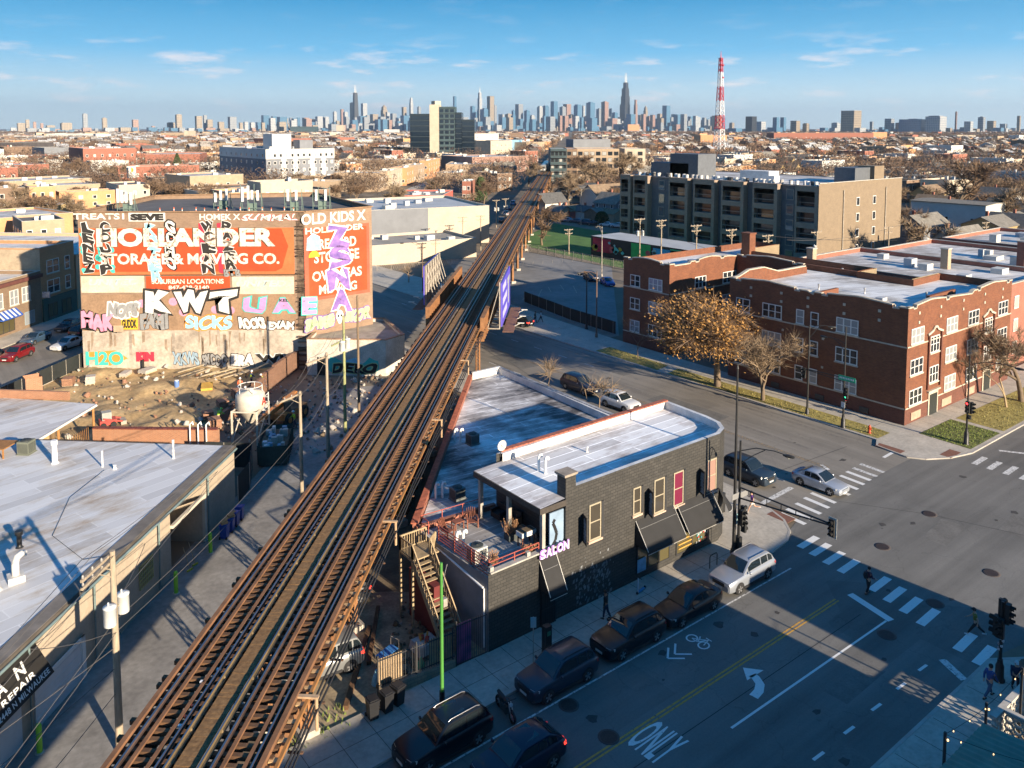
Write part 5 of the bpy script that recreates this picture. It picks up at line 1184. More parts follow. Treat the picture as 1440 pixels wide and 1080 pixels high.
for px,py,dz,hd,lab,tp,vs,bn,ht in((337.5,553.5,.1,1.0,'worker in orange with a white hard hat at the near brick wall end',(.72,.16,.07),None,.2,WH),(353.5,542.5,.1,.2,'worker in a lime vest upright on the earth plot',(.08,.12,.2),HV,.05,WH),(372,546.5,.5,2.8,'worker in a lime vest leaning on the middle of the brick wall',(.5,.65,.05),HV,.45,WH),(351,564.5,.1,2.4,'worker in a lime vest bending over at the near corner of the brick wall',(.5,.7,.05),HV,.6,WH),(392.5,530,.5,3.0,'worker in an orange shirt bending over the far end of the brick wall',(.7,.2,.1),None,.5,WH),(408,519,.5,2.5,'worker in a lime vest beside the timber at the far end of the brick wall',(.5,.7,.05),HV,.3,WH),(414.5,602,.02,2.9,'worker in a lime shirt and white hat standing beside the mixing silo',(.35,.62,.05),HV,.1,WH),(306.5,598,.3,.5,'worker in a green vest crouching behind the brick garden wall',(.2,.6,.05),HV,.7,(.2,.7,.1))):
 p=G(px,py,dz);person((p.x,p.y,dz),hd,lab,tp,(.03,.045,.08),vest=vs,bend=bn,helmet=ht,stride=.15,arms=.3,elbow=.8,group=None)
BPOLE=M('pole_black',(.022,.022,.022),.45,.15,3);SIGB=M('signal_black',(.02,.02,.02),.6,.1)
LENSOFF=M('lens_off',(.05,.05,.045),.3,0);REDL=M('lens_red',(1,.03,.03),.3,0,emit=4);GRNL=M('lens_green',(.05,.8,.4),.3,0,emit=1.2)
def signal(parent,p,rz,lit=None,back=False,n=3,name='signal_head'):
 mb=MB();mb.box(-.17,-.1,0,.17,.1,.36*n);o=mb.build(name,SIGB,parent,True);o.location=p;o.rotation_euler=(0,0,rz)
 for i in range(n):
  z=.36*(n-1-i)+.18
  mb=MB();mb.tube([(0,-.1,z),(0,-.11,z)],.115,12);mb.build('lens',(REDL if lit=='red' and i==0 else GRNL if lit=='green' and i==n-1 else LENSOFF),o,True)
  mb=MB();rows=[[(.135*math.cos(a),y,z+.135*math.sin(a))for a in[rad(-30+i2*24)for i2 in range(11)]]for y in(-.1,-.32)];mb.grid(rows,0,True);mb.grid([r[::-1]for r in rows],0,True);mb.build('visor',SIGB,o,True)
 if back:mb=MB();mb.box(-.28,.04,-.1,.28,.06,.36*n+.1);mb.build('backplate',M('backplate',(.5,.5,.46),.6,.1),o,True)
 return o
def base(th,r=.13,h=1.2,mat=None):
 mb=MB();mb.lathe((0,0,0),[(r*2.2,0),(r*2.2,.1),(r*1.7,.16),(r*1.6,h*.7),(r*1.15,h*.8),(r,h)],12);mb.build('base',mat or BPOLE,th,True)
def shaft(th,h,r0=.12,r1=.08,mat=None,x=0,y=0,name='shaft'):
 mb=MB();mb.tube([(x,y,0),(x,y,h*.5),(x,y,h)],[r0,(r0+r1)/2,r1],10);return mb.build(name,mat or BPOLE,th,True)
def lamp_arm(th,z,dx,dy,drop=.5,mat=None,head=None,rise=.5):
 d=V((dx,dy,0));mb=MB();mb.tube([(0,0,z),d*.35+V((0,0,z+rise*.85)),d*.75+V((0,0,z+rise)),d+V((0,0,z+rise*.8))],.035,6);mb.tube([(0,0,z-.9),d*.3+V((0,0,z-.1)),d*.55+V((0,0,z+rise*.85))],.03,6);mb.build('arm',mat or BPOLE,th,True)
 mb=MB();c=d*1.05+V((0,0,z+rise*.72));e_=d.normalized();mb.tube([c-e_*.35,c-e_*.1,c+e_*.3,c+e_*.42],[.05,.12,.10,.04],8);o=mb.build('lamp_head',head or BPOLE,th,True)
 mb=MB();mb.tube([c-V((0,0,.1)),c-V((0,0,.17))],[.11,.06],8);mb.build('lens',M('lamp_glass',(.6,.58,.5),.3,.05),o,True)
t=thing('traffic_signal','black signal pole with a long trussed mast arm at the salon corner','traffic signal',(45.35,32.85,.12))
base(t);shaft(t,8.3,.11,.07);lamp_arm(t,7.6,.9,-2.9)
mb=MB();a0,a1,tip=V((0,0,5.05)),V((0,0,4.3)),V((.1,-6.6,5.0))
mb.tube([a0,tip+V((0,0,.05))],.055,6);mb.tube([a1,tip-V((0,0,.05))],.055,6)
for i in range(1,6):k=i/6.2;mb.tube([a0.lerp(tip,k),a1.lerp(tip,k)],.03,5)
mb.build('mast_arm',BPOLE,t,True)
signal(t,(.1,-6.75,4.3),math.pi/2+math.pi,None,True);signal(t,(.32,-.1,2.6),math.pi*.5,None);signal(t,(-.05,-.32,2.5),0,None);signal(t,(.28,-.2,1.9),math.pi*.5,None,n=2,name='walk_signal')
mb=MB();mb.box(-.2,-.22,.9,.12,.2,1.6);mb.build('control_box',BPOLE,t,True)
mb=MB();mb.box(-.85,-.05,4.35,-.1,-.02,4.75);mb.box(.1,.05,4.2,1.0,.08,4.6);mb.build('street_sign_back',M('sign_back',(.22,.22,.22),.5,.1),t,True)
t=thing('tall_pole','tallest thin black pole standing just behind the mast-arm signal','pole',(45.05,33.0,.12));base(t,.14,1.0);shaft(t,13.3,.13,.06)
mb=MB();mb.tube([(0,0,13.3),(0,0,13.6)],[.09,.02],8);mb.build('finial',BPOLE,t,True)
t=thing('traffic_signal','black signal post at the lower right pavement with stickers and clustered signal heads','traffic signal',(46.02,16.63,.12));base(t);shaft(t,4.4,.09,.08);signal(t,(.25,.1,3.3),math.pi/2,None);signal(t,(-.28,-.05,2.5),-math.pi/2,None);signal(t,(.05,.3,2.4),math.pi,None);signal(t,(.0,-.28,3.3),0,None)
mb=MB();R=random.Random(2)
for i in range(12):z=1.2+R.random()*1.2;a=R.random()*6.28;mb.box(.1*math.cos(a)-.05,.1*math.sin(a)-.05,z,.1*math.cos(a)+.05,.1*math.sin(a)+.05,z+.09,i%2)
mb.build('stickers',[M('sticker_w',(.6,.6,.6),.6,.1),M('sticker_r',(.4,.3,.3),.6,.1)],t,True).__setitem__('kind','stuff')
t=thing('traffic_signal','black signal pole with a green street name sign on the dry verge','traffic signal',(73.95,41.67,.12));base(t);shaft(t,10.1,.11,.06);lamp_arm(t,8.4,0,2.2,rise=.3)
mb=MB();mb.tube([(0,0,5.0),(0,4.3,4.9)],.05,6);mb.tube([(0,0,4.6),(0,4.3,4.85)],.04,6);mb.build('mast_arm',BPOLE,t,True);signal(t,(0,4.4,3.9),-math.pi/2,None);signal(t,(-.1,-.3,3.0),-math.pi/2,'green');signal(t,(.1,-.05,2.3),0,'red',n=2,name='walk_signal')
mb=MB();mb.box(-.16,-1.2,4.75,-.13,.55,5.25);o=mb.build('street_sign',M('sign_green',(.02,.42,.22),.5,.03),t,True)
mb=MB()
for i in range(9):mb.box(-.175,-1.05+i*.17,4.93,-.162,-1.05+i*.17+.11,5.1)
mb.build('legend',M('sign_legend',(.75,.78,.75),.5,0),o,True)
mb=MB();mb.box(-.14,-.2,2.05,-.11,.2,2.6);mb.build('notice',PLATE,t,True);mb=MB();mb.lathe((0,0,1.0),[(.12,0),(.12,.12)],10);mb.build('band',M('band_yellow',(.6,.5,.05),.5,.1),t,True)
t=thing('traffic_signal','black signal pole with a red light on the green corner lawn','traffic signal',(78.97,32.29,.12));base(t,.13,1.5);shaft(t,8.4,.10,.06);lamp_arm(t,7.6,.4,-3.8,rise=.6);signal(t,(-.25,-.1,3.1),-math.pi/2,'red');signal(t,(.1,-.3,3.0),0,None);signal(t,(-.1,-.2,2.5),-math.pi/2,None,n=1,name='walk_signal')
SIGNB=M('sign_blue_white',(.45,.6,.62),.5,.3,6,col2=(.2,.42,.46))
def signpost(p,lab,h=2.5,w_=.45,hh=.6,face=0,mat=None,pm=None):
 t=thing('sign_post',lab,'sign',(*p,.12),face);mb=MB();mb.bar((0,0,0),(0,0,h),.05);mb.build('post',pm or STEELG,t,True);mb=MB();mb.box(-w_/2,-.05,h-hh,w_/2,-.03,h);mb.build('panel',mat or SIGNB,t,True);return t
signpost((45.7,33.35),'pale bus stop sign beside the mast-arm signal',2.9,.5,.75,.1);signpost((27.31,33.0),'small blue-green parking sign beside the black pay kiosk',2.7,.32,.6,-.6)
t=thing('pay_kiosk','black parking pay kiosk on the pavement behind the dark grey SUV','kiosk',(28.5,33.25,.12));mb=MB();mb.box(-.22,-.18,0,.22,.18,1.55);mb.prism([(-.22,-.18),(.22,-.18),(.22,.18),(-.22,.18)],1.55,1.62);mb.build('cabinet',BPOLE,t,True);mb=MB();mb.box(-.12,-.2,1.1,.12,-.18,1.35);mb.build('screen',M('kiosk_screen',(.05,.2,.12),.3,.1),t,True)
t=thing('bike_rack','black inverted U bike rack near the silver SUV','bike rack',(43.2,33.25,.12));mb=MB();mb.tube([(-.38,0,0),(-.38,0,.75),(-.3,0,.88),(.3,0,.88),(.38,0,.75),(.38,0,0)],.035,8);mb.build('loop',BPOLE,t,True)
t=thing('kick_scooter','blue-decked kick scooter parked on the pavement by the black wall','scooter',(37.2,34.2,.12),.2)
mb=MB();mb.box(-.35,-.08,.08,.35,.08,.13);mb.build('deck',M('scooter_blue',(.08,.3,.55),.4,.1),t,True);mb=MB();mb.tube([(-.42,0,.12),(-.36,0,1.05)],.05);mb.build('stem',M('scooter_pale',(.5,.55,.6),.4,.1),t,True);mb=MB();mb.tube([(-.36,-.25,1.05),(-.36,.25,1.05)],.022);mb.build('handlebar',TRIM,t,True)
for x in(-.45,.42):mb=MB();mb.tube([(x,-.03,.1),(x,.03,.1)],.1,12);mb.build('wheel',TYRE,t,True)
t=thing('hydrant','orange-red fire hydrant on the dry verge near the corner','hydrant',(74.6,39.3,.12));mb=MB();mb.lathe((0,0,0),[(.17,0),(.17,.06),(.12,.08),(.12,.55),(.15,.58),(.13,.68),(.05,.78),(.03,.82)],10);mb.build('barrel',M('hydrant_red',(.5,.06,.02),.5,.15,5),t,True)
for s in(-1,1):mb=MB();mb.tube([(0,0,.45),(0,s*.2,.45)],.06,8);mb.build('outlet',M('hydrant_red',(.5,.06,.02)),t,True)
t=thing('utility_cabinet','dark utility cabinet on the pavement behind the corner awning','cabinet',(49.9,38.2,.12));mb=MB();mb.box(-.4,-.5,0,.4,.5,1.5);mb.build('case',BPOLE,t,True);mb=MB();mb.box(-.42,-.03,.1,-.4,.03,1.4);mb.build('door_seam',STEELG,t,True)
GREENP=M('pole_green',(.07,.25,.045),.55,.15,1.5);t=thing('light_pole','bright green painted pole on the pavement by the iron fence','pole',(21.25,32.85,.12));mb=MB();mb.tube([(0,0,0),(0,0,1.2)],.14,10);mb.build('base',BPOLE,t,True);mb=MB();mb.tube([(0,0,1.2),(0,0,4),(0,0,7.9)],[.10,.09,.075],10);mb.build('shaft',GREENP,t,True)
mb=MB();mb.tube([(0,0,6.2),(1.0,1.2,6.5),(1.6,1.9,6.45)],.02,5);mb.build('wire_arm',STEELG,t,True);mb=MB();mb.box(.06,-.1,5.6,.3,.12,6.0);mb.build('meter_box',STEELG,t,True)
def iron_fence(name,lab,p,q,h=2.0,z=0,wall=0,boards=None,step=.14):
 p,q=V((*p,z)),V((*q,z));d=(q-p);L=d.length;d.normalize();t=thing(name,lab,'fence',tuple(p),math.atan2(d.y,d.x))
 if wall:mb=MB();mb.box(0,-.12,0,L,.12,wall);mb.build('footing',MBRICK('tan_block',(.36,.29,.20),(.30,.24,.16),(.22,.19,.15),.4,.2,.02),t,True)
 mb=MB();k=int(L/step)
 for i in range(k+1):mb.bar((i*L/k,0,wall+.05),(i*L/k,0,h),.025)
 mb.build('bars',FRAME_D,t,True);
 for zz in(wall+.15,h-.15):mb=MB();mb.bar((0,0,zz),(L,0,zz),.04);mb.build('rail',FRAME_D,t,True)
 for i in range(int(L/2.2)+1):mb=MB();x=min(L,i*2.2);mb.bar((x,0,0),(x,0,h+.15),.07);mb.build('post',FRAME_D,t,True)
 for(a,b_,col)in boards or[]:
  mb=MB();x=a
  while x<b_:mb.box(x,.06,wall+.05,x+.13,.085,h-.1);x+=.15
  mb.build('board_panel',col,t,True)
 return t
LATH=M('lath_pale',(.42,.30,.18),.85,.25,3);MUR=M('mural_boards',(.1,.08,.3),.7,.5,1.2,col2=(.5,.12,.3),detail=1)
iron_fence('iron_fence','black iron fence with weathered boards behind it along the yard',(19.3,35.9),(23.8,35.5),2.2,0,.55,[(.05,1.4,LATH),(3.0,4.4,LATH)]);iron_fence('iron_gate','black iron gate with painted boards between the fence and the black wall',(23.9,35.48),(25.9,35.35),2.5,0,.0,[(.1,.95,MUR)])
def wheelie(p,rz,lab,mat,lidm=None,group=None,open_=False):
 t=thing('wheelie_bin',lab,'bin',p,rz,group);mb=MB();A=[(-.27,-.3),(.27,-.3),(.27,.3),(-.27,.3)];rows=[[(x*.82,y*.8,.05)for x,y in A],[(x,y,.98)for x,y in A]];mb.grid(rows,0,False,True);mb.face([(x,y,.98)for x,y in A]);mb.build('bin_body',mat,t,True)
 mb=MB();mb.box(-.3,-.34,.98,.3,.32,1.03);mb.box(-.22,-.26,1.03,.22,.24,1.07);mb.build('lid',lidm or mat,t,True)
 for s in(-1,1):mb=MB();mb.tube([(s*.2,.3,.1),(s*.27,.3,.1)],.1,10);mb.build('wheel',TYRE,t,True)
 mb=MB();mb.tube([(-.24,.36,.95),(.24,.36,.95)],.02,5);mb.build('handle',mat,t,True);return t
BINB=M('bin_black',(.02,.02,.022),.5,.15);BINU=M('bin_blue',(.02,.07,.34),.45,.1)
for i,(x,y)in enumerate(((18.35,34.75),(19.15,34.75),(19.85,34.85))):wheelie((x,y,.12),.15*i-.1,('black wheelie bin leftmost of the three by the iron fence','black wheelie bin middle of the three by the iron fence','black wheelie bin rightmost of the three, nearest the green pole')[i],BINB)
t=thing('covered_table','table under a pale cloth with red things on it in the yard by the stair','table',(23.2,37.6,0));mb=MB();mb.box(-.6,-.5,.72,.6,.5,.78);mb.grid([[(-.62,-.52,.78),(.62,-.52,.78),(.62,.52,.78),(-.62,.52,.78)],[(-.7,-.6,.25),(.7,-.6,.3),(.7,.6,.25),(-.7,.6,.3)]],0,False,True);mb.build('cloth',M('tarp_pale',(.5,.48,.45),.8,.2,2),t,True)
for a in(-.5,.5):mb=MB();mb.bar((a,0,0),(a,0,.75),.06);mb.build('leg',STEELG,t,True)
t=thing('toy_pile','pile of red and orange things on the pale cloth table','pile',(23.2,37.6,.78));mb=MB();R=random.Random(4)
for i in range(9):x,y=R.uniform(-.3,.3),R.uniform(-.3,.3);mb.tube([(x,y,0),(x+R.uniform(-.2,.2),y+R.uniform(-.2,.2),.22)],R.uniform(.05,.1),6,i%2)
mb.build('pieces',[M('toy_red',(.5,.06,.03),.6,.2),M('toy_orange',(.6,.28,.05),.6,.2)],t,True)
t=thing('clothes_rack','grey metal frame with a blue shelf in the yard behind the fence','rack',(20.9,37.8,0),.3)
mb=MB()
for x in(-.6,.6):mb.tube([(x,-.3,0),(x,-.3,1.4)],.02,5);mb.tube([(x,.3,0),(x,.3,1.4)],.02,5);mb.tube([(x,-.3,1.4),(x,.3,1.4)],.02,5)
mb.build('frame',STEELG,t,True);mb=MB();mb.box(-.6,-.3,.9,.6,.3,.93);mb.build('shelf',M('shelf_blue',(.05,.2,.5),.5,.1),t,True)
R=random.Random(14)
for i,(x,y,c,lab)in enumerate(((20.1,36.6,(.7,.12,.06),'small orange-red cone-like thing behind the fence bars'),(19.8,37.0,(.3,.55,.65),'pale blue bundle behind the left fence panel'),(20.4,37.2,(.6,.6,.58),'white bundle beside the pale blue one behind the fence'),(22.2,36.4,(.1,.4,.2),'green bucket behind the fence'))):
 t=thing('yard_bundle',lab,'bundle',(x,y,0));mb=MB();mb.lathe((0,0,0),[(.28,0),(.26,.2),(.18,.5),(.06,.8)],9);mb.build('bundle',M('bundle%d'%i,c,.8,.25,4),t,True)
def timber(name,lab,p,q,w_,mat,cat='timber'):
 t=thing(name,lab,cat,tuple(p));mb=MB();mb.bar(V((0,0,w_/2)),V(q)-V(p)+V((0,0,w_/2)),w_);o=mb.build('beam',mat,t,True);return t
timber('kerb_beam','old brown timber lying as a kerb beside the silver minivan',(17.6,36.2,0),(21.8,41.5,0),.25,TIE);timber('kerb_beam','second old timber lying nearer the stair in the yard',(20.2,38.6,0),(23.2,43.0,0),.22,TIE)
mb=MB();R=random.Random(31)
for i in range(420):
 t_=R.uniform(2,22);n_=R.uniform(3.4,9);p=TP(t_,n_,0);s=R.uniform(.05,.2)
 if p.y>35.8 and not(p.x>25.5):mb.tube([p,p+V((R.uniform(-s,s),R.uniform(-s,s),s))],[s,s*.6],5,R.choice((0,0,0,1,2)))
mb.build('yard_rubble',[SOIL,M('rubble_pale',(.35,.32,.28),.9,.3),M('leaf_litter',(.22,.13,.06),.9,.4)]).__setitem__('kind','stuff')
tufts('yard_grass',[(13.6,34.9,17.5,36.8,.02)],20,M('green_blades',(.14,.2,.04)),.25)
PERF=M('breeze_block',(.62,.58,.50),.85,.15,2)
t=thing('breeze_block_wall','pale perforated block wall round the patio at the lower right edge','wall',(42.0,14.85,0))
for(p,q)in(((40.6,14.85),(50.4,14.85)),((41.6,14.7),(41.6,10.5))):
 p,q=V((*p,0)),V((*q,0));d=(q-p).normalized();L=(q-p).length;k=int(L/.4);mb=MB()
 for i in range(k):
  for j in range(4):
   c=p+d*(i*.4+.2)+V((0,0,.2+j*.36));pts=[c+d*(.19*math.cos(a))+V((0,0,.17*math.sin(a)))for a in[6.283*s/8 for s in range(8)]]
   for a,b_ in zip(pts,pts[1:]+pts[:1]):mb.bar(a,b_,.05,.14,0,(d.y,-d.x,0))
 o=mb.build('block_screen',PERF,t);mb=MB();mb.bar(p+V((0,0,1.62)),q+V((0,0,1.62)),.3,.14);mb.build('coping',COPE,t)
CAN=M('canopy_green',(.10,.22,.17),.6,.15,1.5)
t=thing('patio_canopy','green corrugated canopy roof at the lower right corner','canopy',(36,12,0))
mb=MB();rows=[]
for i in range(90):
 x=30+i*.095;zz=2.62+.03*math.sin(i*1.6);rows.append([(x,14.45,zz),(x,8.0,zz+.75)])
mb.grid(rows,0,True);mb.build('sheet',CAN,t)
for i in range(5):mb=MB();mb.bar((30.2+i*2.05,14.4,0),(30.2+i*2.05,14.4,2.6),.1);mb.build('post',FRAME_D,t)
flat('patio_ground',[(38.6,8),(50,8),(50,14.6),(38.6,14.6)],.02,M('patio_gravel',(.42,.28,.13),.9,.35,2,fine=.4))
for i,(x,y,h,lab)in enumerate(((41.5,15.5,1.5,'short dark post with a warm bulb at the end of the perforated wall'),(42.3,14.3,3.6,'tall thin dark post inside the perforated wall'),(35.3,14.75,3.4,'dark post at the edge of the green canopy'),(30.1,14.7,3.5,'dark post at the lower left end of the green canopy'))):
 t=thing('light_post',lab,'post',(x,y,.1));mb=MB();mb.bar((0,0,0),(0,0,h),.1);mb.build('post',FRAME_D,t,True);mb=MB();mb.lathe((0,-.12,h-.35),[(.02,0),(.045,.05),(.02,.1)],8);mb.build('bulb',M('bulb_warm',(1,.6,.25),.3,0,emit=1.5),t,True)
for a,b_,lab in(((35.3,14.75,3.4),(42.3,14.3,3.6),'string of small bulbs from the canopy post to the tall patio post'),((35.3,14.75,3.4),(38.5,9.5,3.3),'string of small bulbs running back over the green canopy')):
 a,b_=V(a),V(b_);t=thing('string_lights',lab,'string lights',tuple(a));pts=[a.lerp(b_,i/10)-V((0,0,.35*math.sin(math.pi*i/10)))for i in range(11)];mb=MB();mb.tube(pts,.012,4);mb.build('wire',TRIM,t)
 for p in pts[1:-1:2]:mb=MB();mb.lathe(p-V((0,0,.12)),[(.012,0),(.028,.03),(.012,.07)],6);mb.build('bulb',M('bulb_warm',(1,.6,.25)),t)
def plain_block(name,lab,poly,h,wallm,rows=2):
 t=thing(name,lab,'building',(*poly[0],0));shell(t,poly,h,wallm,WHR,.5)
 n=len(poly)
 for i in range(n):
  p,q=poly[i],poly[(i+1)%n];L=math.dist(p,q)
  for r in range(rows):
   for k in range(int(L/3.2)):win(t,p,q,1.6+k*3.2,1.2+r*3.3,1.2,1.7,1,True,FRAME_W,PANE,LIME)
 return t
plain_block('brick_building','brown brick two-storey row across the street behind the viewpoint',[(-14,-9),(24,-9),(24,6),(-14,6)],7.6,BRK);plain_block('brick_building','taller tan brick building behind the green canopy',[(24.2,-9),(42.1,-9),(42.1,6),(24.2,6)],10.1,TANB,3);plain_block('brick_building','low tan brick building at the far side of the patio',[(44.7,-12),(53.2,-12),(53.2,6),(44.7,6)],6.9,TANB,2)
MEMB=MROOF('silver_roof',(.70,.70,.70),(.60,.56,.51),(.46,.36,.27),-.25,.22,.06)
BEIGE=M('beige_render',(.44,.36,.27),.9,.12,.6,detail=8,fine=.2)
GAR=thing('garage_building','wide low garage with a silver roof, beige alley wall and black sign board','building',(*TP(14,-12.4),0));t=GAR
poly=[TP(-22,-38),TP(-22,-12.4),TP(23.4,-12.4),TP(23.4,-15.4),TP(28.0,-15.4),TP(28.0,-12.4),TP(33.6,-12.4),TP(33.6,-30),TP(31.5,-30),TP(31.5,-38)]
mb=MB();wall_run(mb,poly,0,4.55);mb.build('wall',BEIGE,t)
r=MB();r.face([(*TP(a,b_),4.86)for a,b_ in((-22,-38),(-22,-12.4),(33.6,-12.4),(33.6,-30),(31.5,-30),(31.5,-38))]);r.build('roof',MEMB,t)
mb=MB();mb.bar((*TP(-22,-12.35),4.72),(*TP(33.7,-12.35),4.72),.14,.3,0);mb.bar((*TP(33.6,-12.3),4.72),(*TP(33.6,-30),4.72),.14,.3,0);mb.build('fascia',M('fascia_dark',(.10,.085,.07),.8,.35,.8),t)
mb=MB();mb.bar((*TP(-22,-12.75),4.885),(*TP(33.5,-12.75),4.885),.85,.04);mb.build('edge_strip',M('edge_felt',(.17,.15,.13),.9,.35,.7),t)
mb=MB();mb.tube([(*TP(-22,-12.2),4.62),(*TP(33.6,-12.2),4.62)],.09,6);mb.build('gutter',M('gutter_green',(.16,.22,.22),.5,.2),t)
for a in(28.6,21.6,9.2,14.6):mb=MB();mb.tube([(*TP(a,-12.2),4.6),(*TP(a,-12.25),.2)],.06,6);mb.build('downpipe',M('gutter_green',(.16,.22,.22)),t)
mb=MB();mb.prism([TP(23.4,-12.42),TP(23.4,-12.2),TP(28,-12.2),TP(28,-12.42)][::-1],3.3,3.5,bot=True);mb.prism([TP(28,-12.42),TP(28,-12.2),TP(28.25,-12.2),TP(28.25,-12.42)][::-1],0,3.5);mb.build('door_frame',M('frame_cream',(.58,.52,.42),.7,.1),t)
mb=MB();mb.prism([TP(23.5,-15.3),TP(23.5,-15.25),TP(27.9,-15.25),TP(27.9,-15.3)][::-1],0,3.2);mb.build('bay_door',M('bay_pale',(.42,.39,.34),.8,.15,2),t)
mb=MB();mb.prism([TP(9.6,-12.4),TP(9.6,-12.3),TP(13.6,-12.3),TP(13.6,-12.4)][::-1],0,2.15);mb.prism([TP(5.0,-12.4),TP(5.0,-12.3),TP(8.6,-12.3),TP(8.6,-12.4)][::-1],0,2.15);mb.build('roller_door',M('door_white',(.62,.62,.62),.6,.06),t)
mb=MB()
for k in range(4):mb.prism([TP(9.6,-12.3),TP(9.6,-12.28),TP(13.6,-12.28),TP(13.6,-12.3)][::-1],.5+k*.5,.53+k*.5)
mb.prism([TP(13.35,-12.3),TP(13.35,-12.22),TP(13.65,-12.22),TP(13.65,-12.3)][::-1],0,2.35,0);mb.prism([TP(9.5,-12.3),TP(9.5,-12.22),TP(13.65,-12.22),TP(13.65,-12.3)][::-1],2.15,2.35,0)
mb.build('door_trim',M('door_trim',(.7,.7,.68),.6,.05),t)
mb=MB()
for i in range(8):a=19.4+i*.22;mb.bar((*TP(a,-12.33),1.4),(*TP(a,-12.33),2.9),.05)
for i in range(6):z=1.45+i*.28;mb.bar((*TP(19.4,-12.32),z),(*TP(21.0,-12.32),z),.05)
mb.build('window_grille',M('grille_yellow',(.42,.36,.14),.7,.2),t)
SGB=MB();A=[TP(6.8,-12.35),TP(10.35,-12.35),TP(10.65,-11.55),TP(7.0,-11.55)]
B0=[V((*TP(2.0,-12.3),4.55)),V((*TP(9.7,-12.3),4.55)),V((*TP(10.1,-11.6),2.75)),V((*TP(2.0,-11.6),2.75))]
SGB.face([B0[3],B0[2],B0[1],B0[0]]);SGB.face([B0[2],V((*TP(10.1,-12.35),2.75)),B0[1]]);SGB.face([B0[0]-V((0,0,.02)),B0[1]-V((0,0,.02)),B0[2]-V((0,0,.02)),B0[3]-V((0,0,.02))]);o=SGB.build('sign_awning',M('sign_black',(.018,.016,.014),.7,.1),t)
ux=V((TX,TY,0));uy=(B0[1]-V((*TP(9.7,-11.6),2.75))).normalized();WSG=M('sign_white',(.78,.77,.74),.6,.03)
for s,t0,f0,w_,h_,bo in(('A',6.7,1.02,.62,.62,.03),('N',8.0,1.02,.62,.62,.03),('REPAIR',6.75,.56,2.3,.30,.02),('2448 N MILWAUKEE',6.3,.14,3.55,.28,.02),('M',4.2,1.02,.7,.62,.03),):
 if s=='M':continue
 lettering(s,V((*TP(t0,-11.6),2.75))+uy*f0,ux,uy,w_,h_,WSG,o,'lettering',bo,0,1.05,.015)
for n_,tt,h_,r_ in((-24.2,29.4,1.7,.2),(-20.3,29.0,1.2,.06),(-15.9,30.9,1.4,.07),(-19.2,28.7,.3,.1)):mb=MB();mb.lathe(TP(tt,n_,4.86),[(r_*1.5,0),(r_,.1),(r_,h_*.8),(r_*1.25,h_*.82),(r_*1.25,h_)],10);mb.build('vent_pipe',M('white_pvc',(.78,.77,.74)),t)
mb=MB();c=TP(14.2,-16.4,4.86);mb.tube([c,c+V((0,0,1.0)),c+V((.1,.08,1.25)),c+V((.35,.28,1.32)),c+V((.5,.4,1.2))],.2,8);mb.box(c.x-.4,c.y-.4,4.86,c.x+.4,c.y+.4,5.2);mb.build('exhaust_duct',M('duct_pale',(.60,.58,.54),.5,.15),t)
mb=MB();mb.lathe(TP(13.2,-16.9,4.86),[(.4,0),(.28,.15),(.26,1.7),(.3,2.0)],12);mb.lathe(TP(12.4,-17.6,4.86),[(.4,0),(.24,.15),(.24,2.2),(.3,2.3)],12);mb.build('exhaust_stack',M('duct_pale',(.6,.58,.54)),t)
vent(t,TP(17.6,-18.6,4.86),1.0,.14,BPOLE)
mb=MB();mb.tube([TP(28.4,-19.8,4.9),TP(24,-19.6,4.9),TP(19,-17.5,4.9),TP(16.5,-14,4.9),TP(17,-12.8,4.92)],.014,4);mb.build('roof_cable',TRIM,t)
ac_unit(TP(31.0,-27.5,4.86),'green-grey air conditioner on the silver garage roof next to the timber bench',.9,1.0,M('ac_green',(.16,.17,.13),.6,.1),TA)
t2=thing('roof_bench','orange-brown timber platform on the edge of the silver garage roof','bench',TP(30.6,-30.0,4.86),TA);mb=MB();mb.box(-.9,-1.6,.7,.9,1.0,.78);mb.build('top',M('orange_timber',(.34,.16,.05),.8,.25,3),t2,True)
for a in(-.8,.8):
 for b_ in(-1.5,.9):mb=MB();mb.bar((a,b_,0),(a,b_,.7),.09);mb.build('leg',M('orange_timber',(.34,.16,.05)),t2,True)
LIMEB=M('bollard_green',(.22,.55,.04),.5,.1)
for(x,y),lab in(((13.9,52.4),'lime green bollard left of the open garage bay'),((17.25,56.1),'lime green bollard right of the open garage bay'),((4.9,42.55),'lime green bollard beside the white roller door at the lower left')):
 t2=thing('bollard',lab,'bollard',(x,y,0));mb=MB();mb.lathe((0,0,0),[(.13,0),(.13,1.35),(.1,1.45),(.03,1.48)],12);mb.build('post',LIMEB,t2,True);mb=MB();mb.lathe((0,0,0),[(.22,0),(.2,.06)],12);mb.build('footing',CONC,t2,True)
for i,(x,y)in enumerate(((18.75,57.6),(19.4,58.3),(20.0,59.0),(20.6,59.7))):wheelie((x,y,0),TA+math.pi/2+.1*(i%2),('blue bin nearest us in the row against the garage wall','second blue bin in the row against the garage wall','third blue bin in the row against the garage wall','farthest blue bin of the row against the garage wall')[i],BINU)
for i,(x,y)in enumerate(((18.75,57.6),(19.5,58.35))):
 t2=thing('cardboard_pile',('torn cardboard heaped in the nearest blue bin','torn cardboard heaped in the second blue bin')[i],'cardboard',(x,y,1.05));mb=MB();mb.box(-.25,-.2,.02,.2,.2,.2);mb.bar((-.1,0,.2),(.3,.1,.35),.3,.03);mb.build('sheet',M('cardboard',(.42,.27,.13),.9,.2),t2,True)
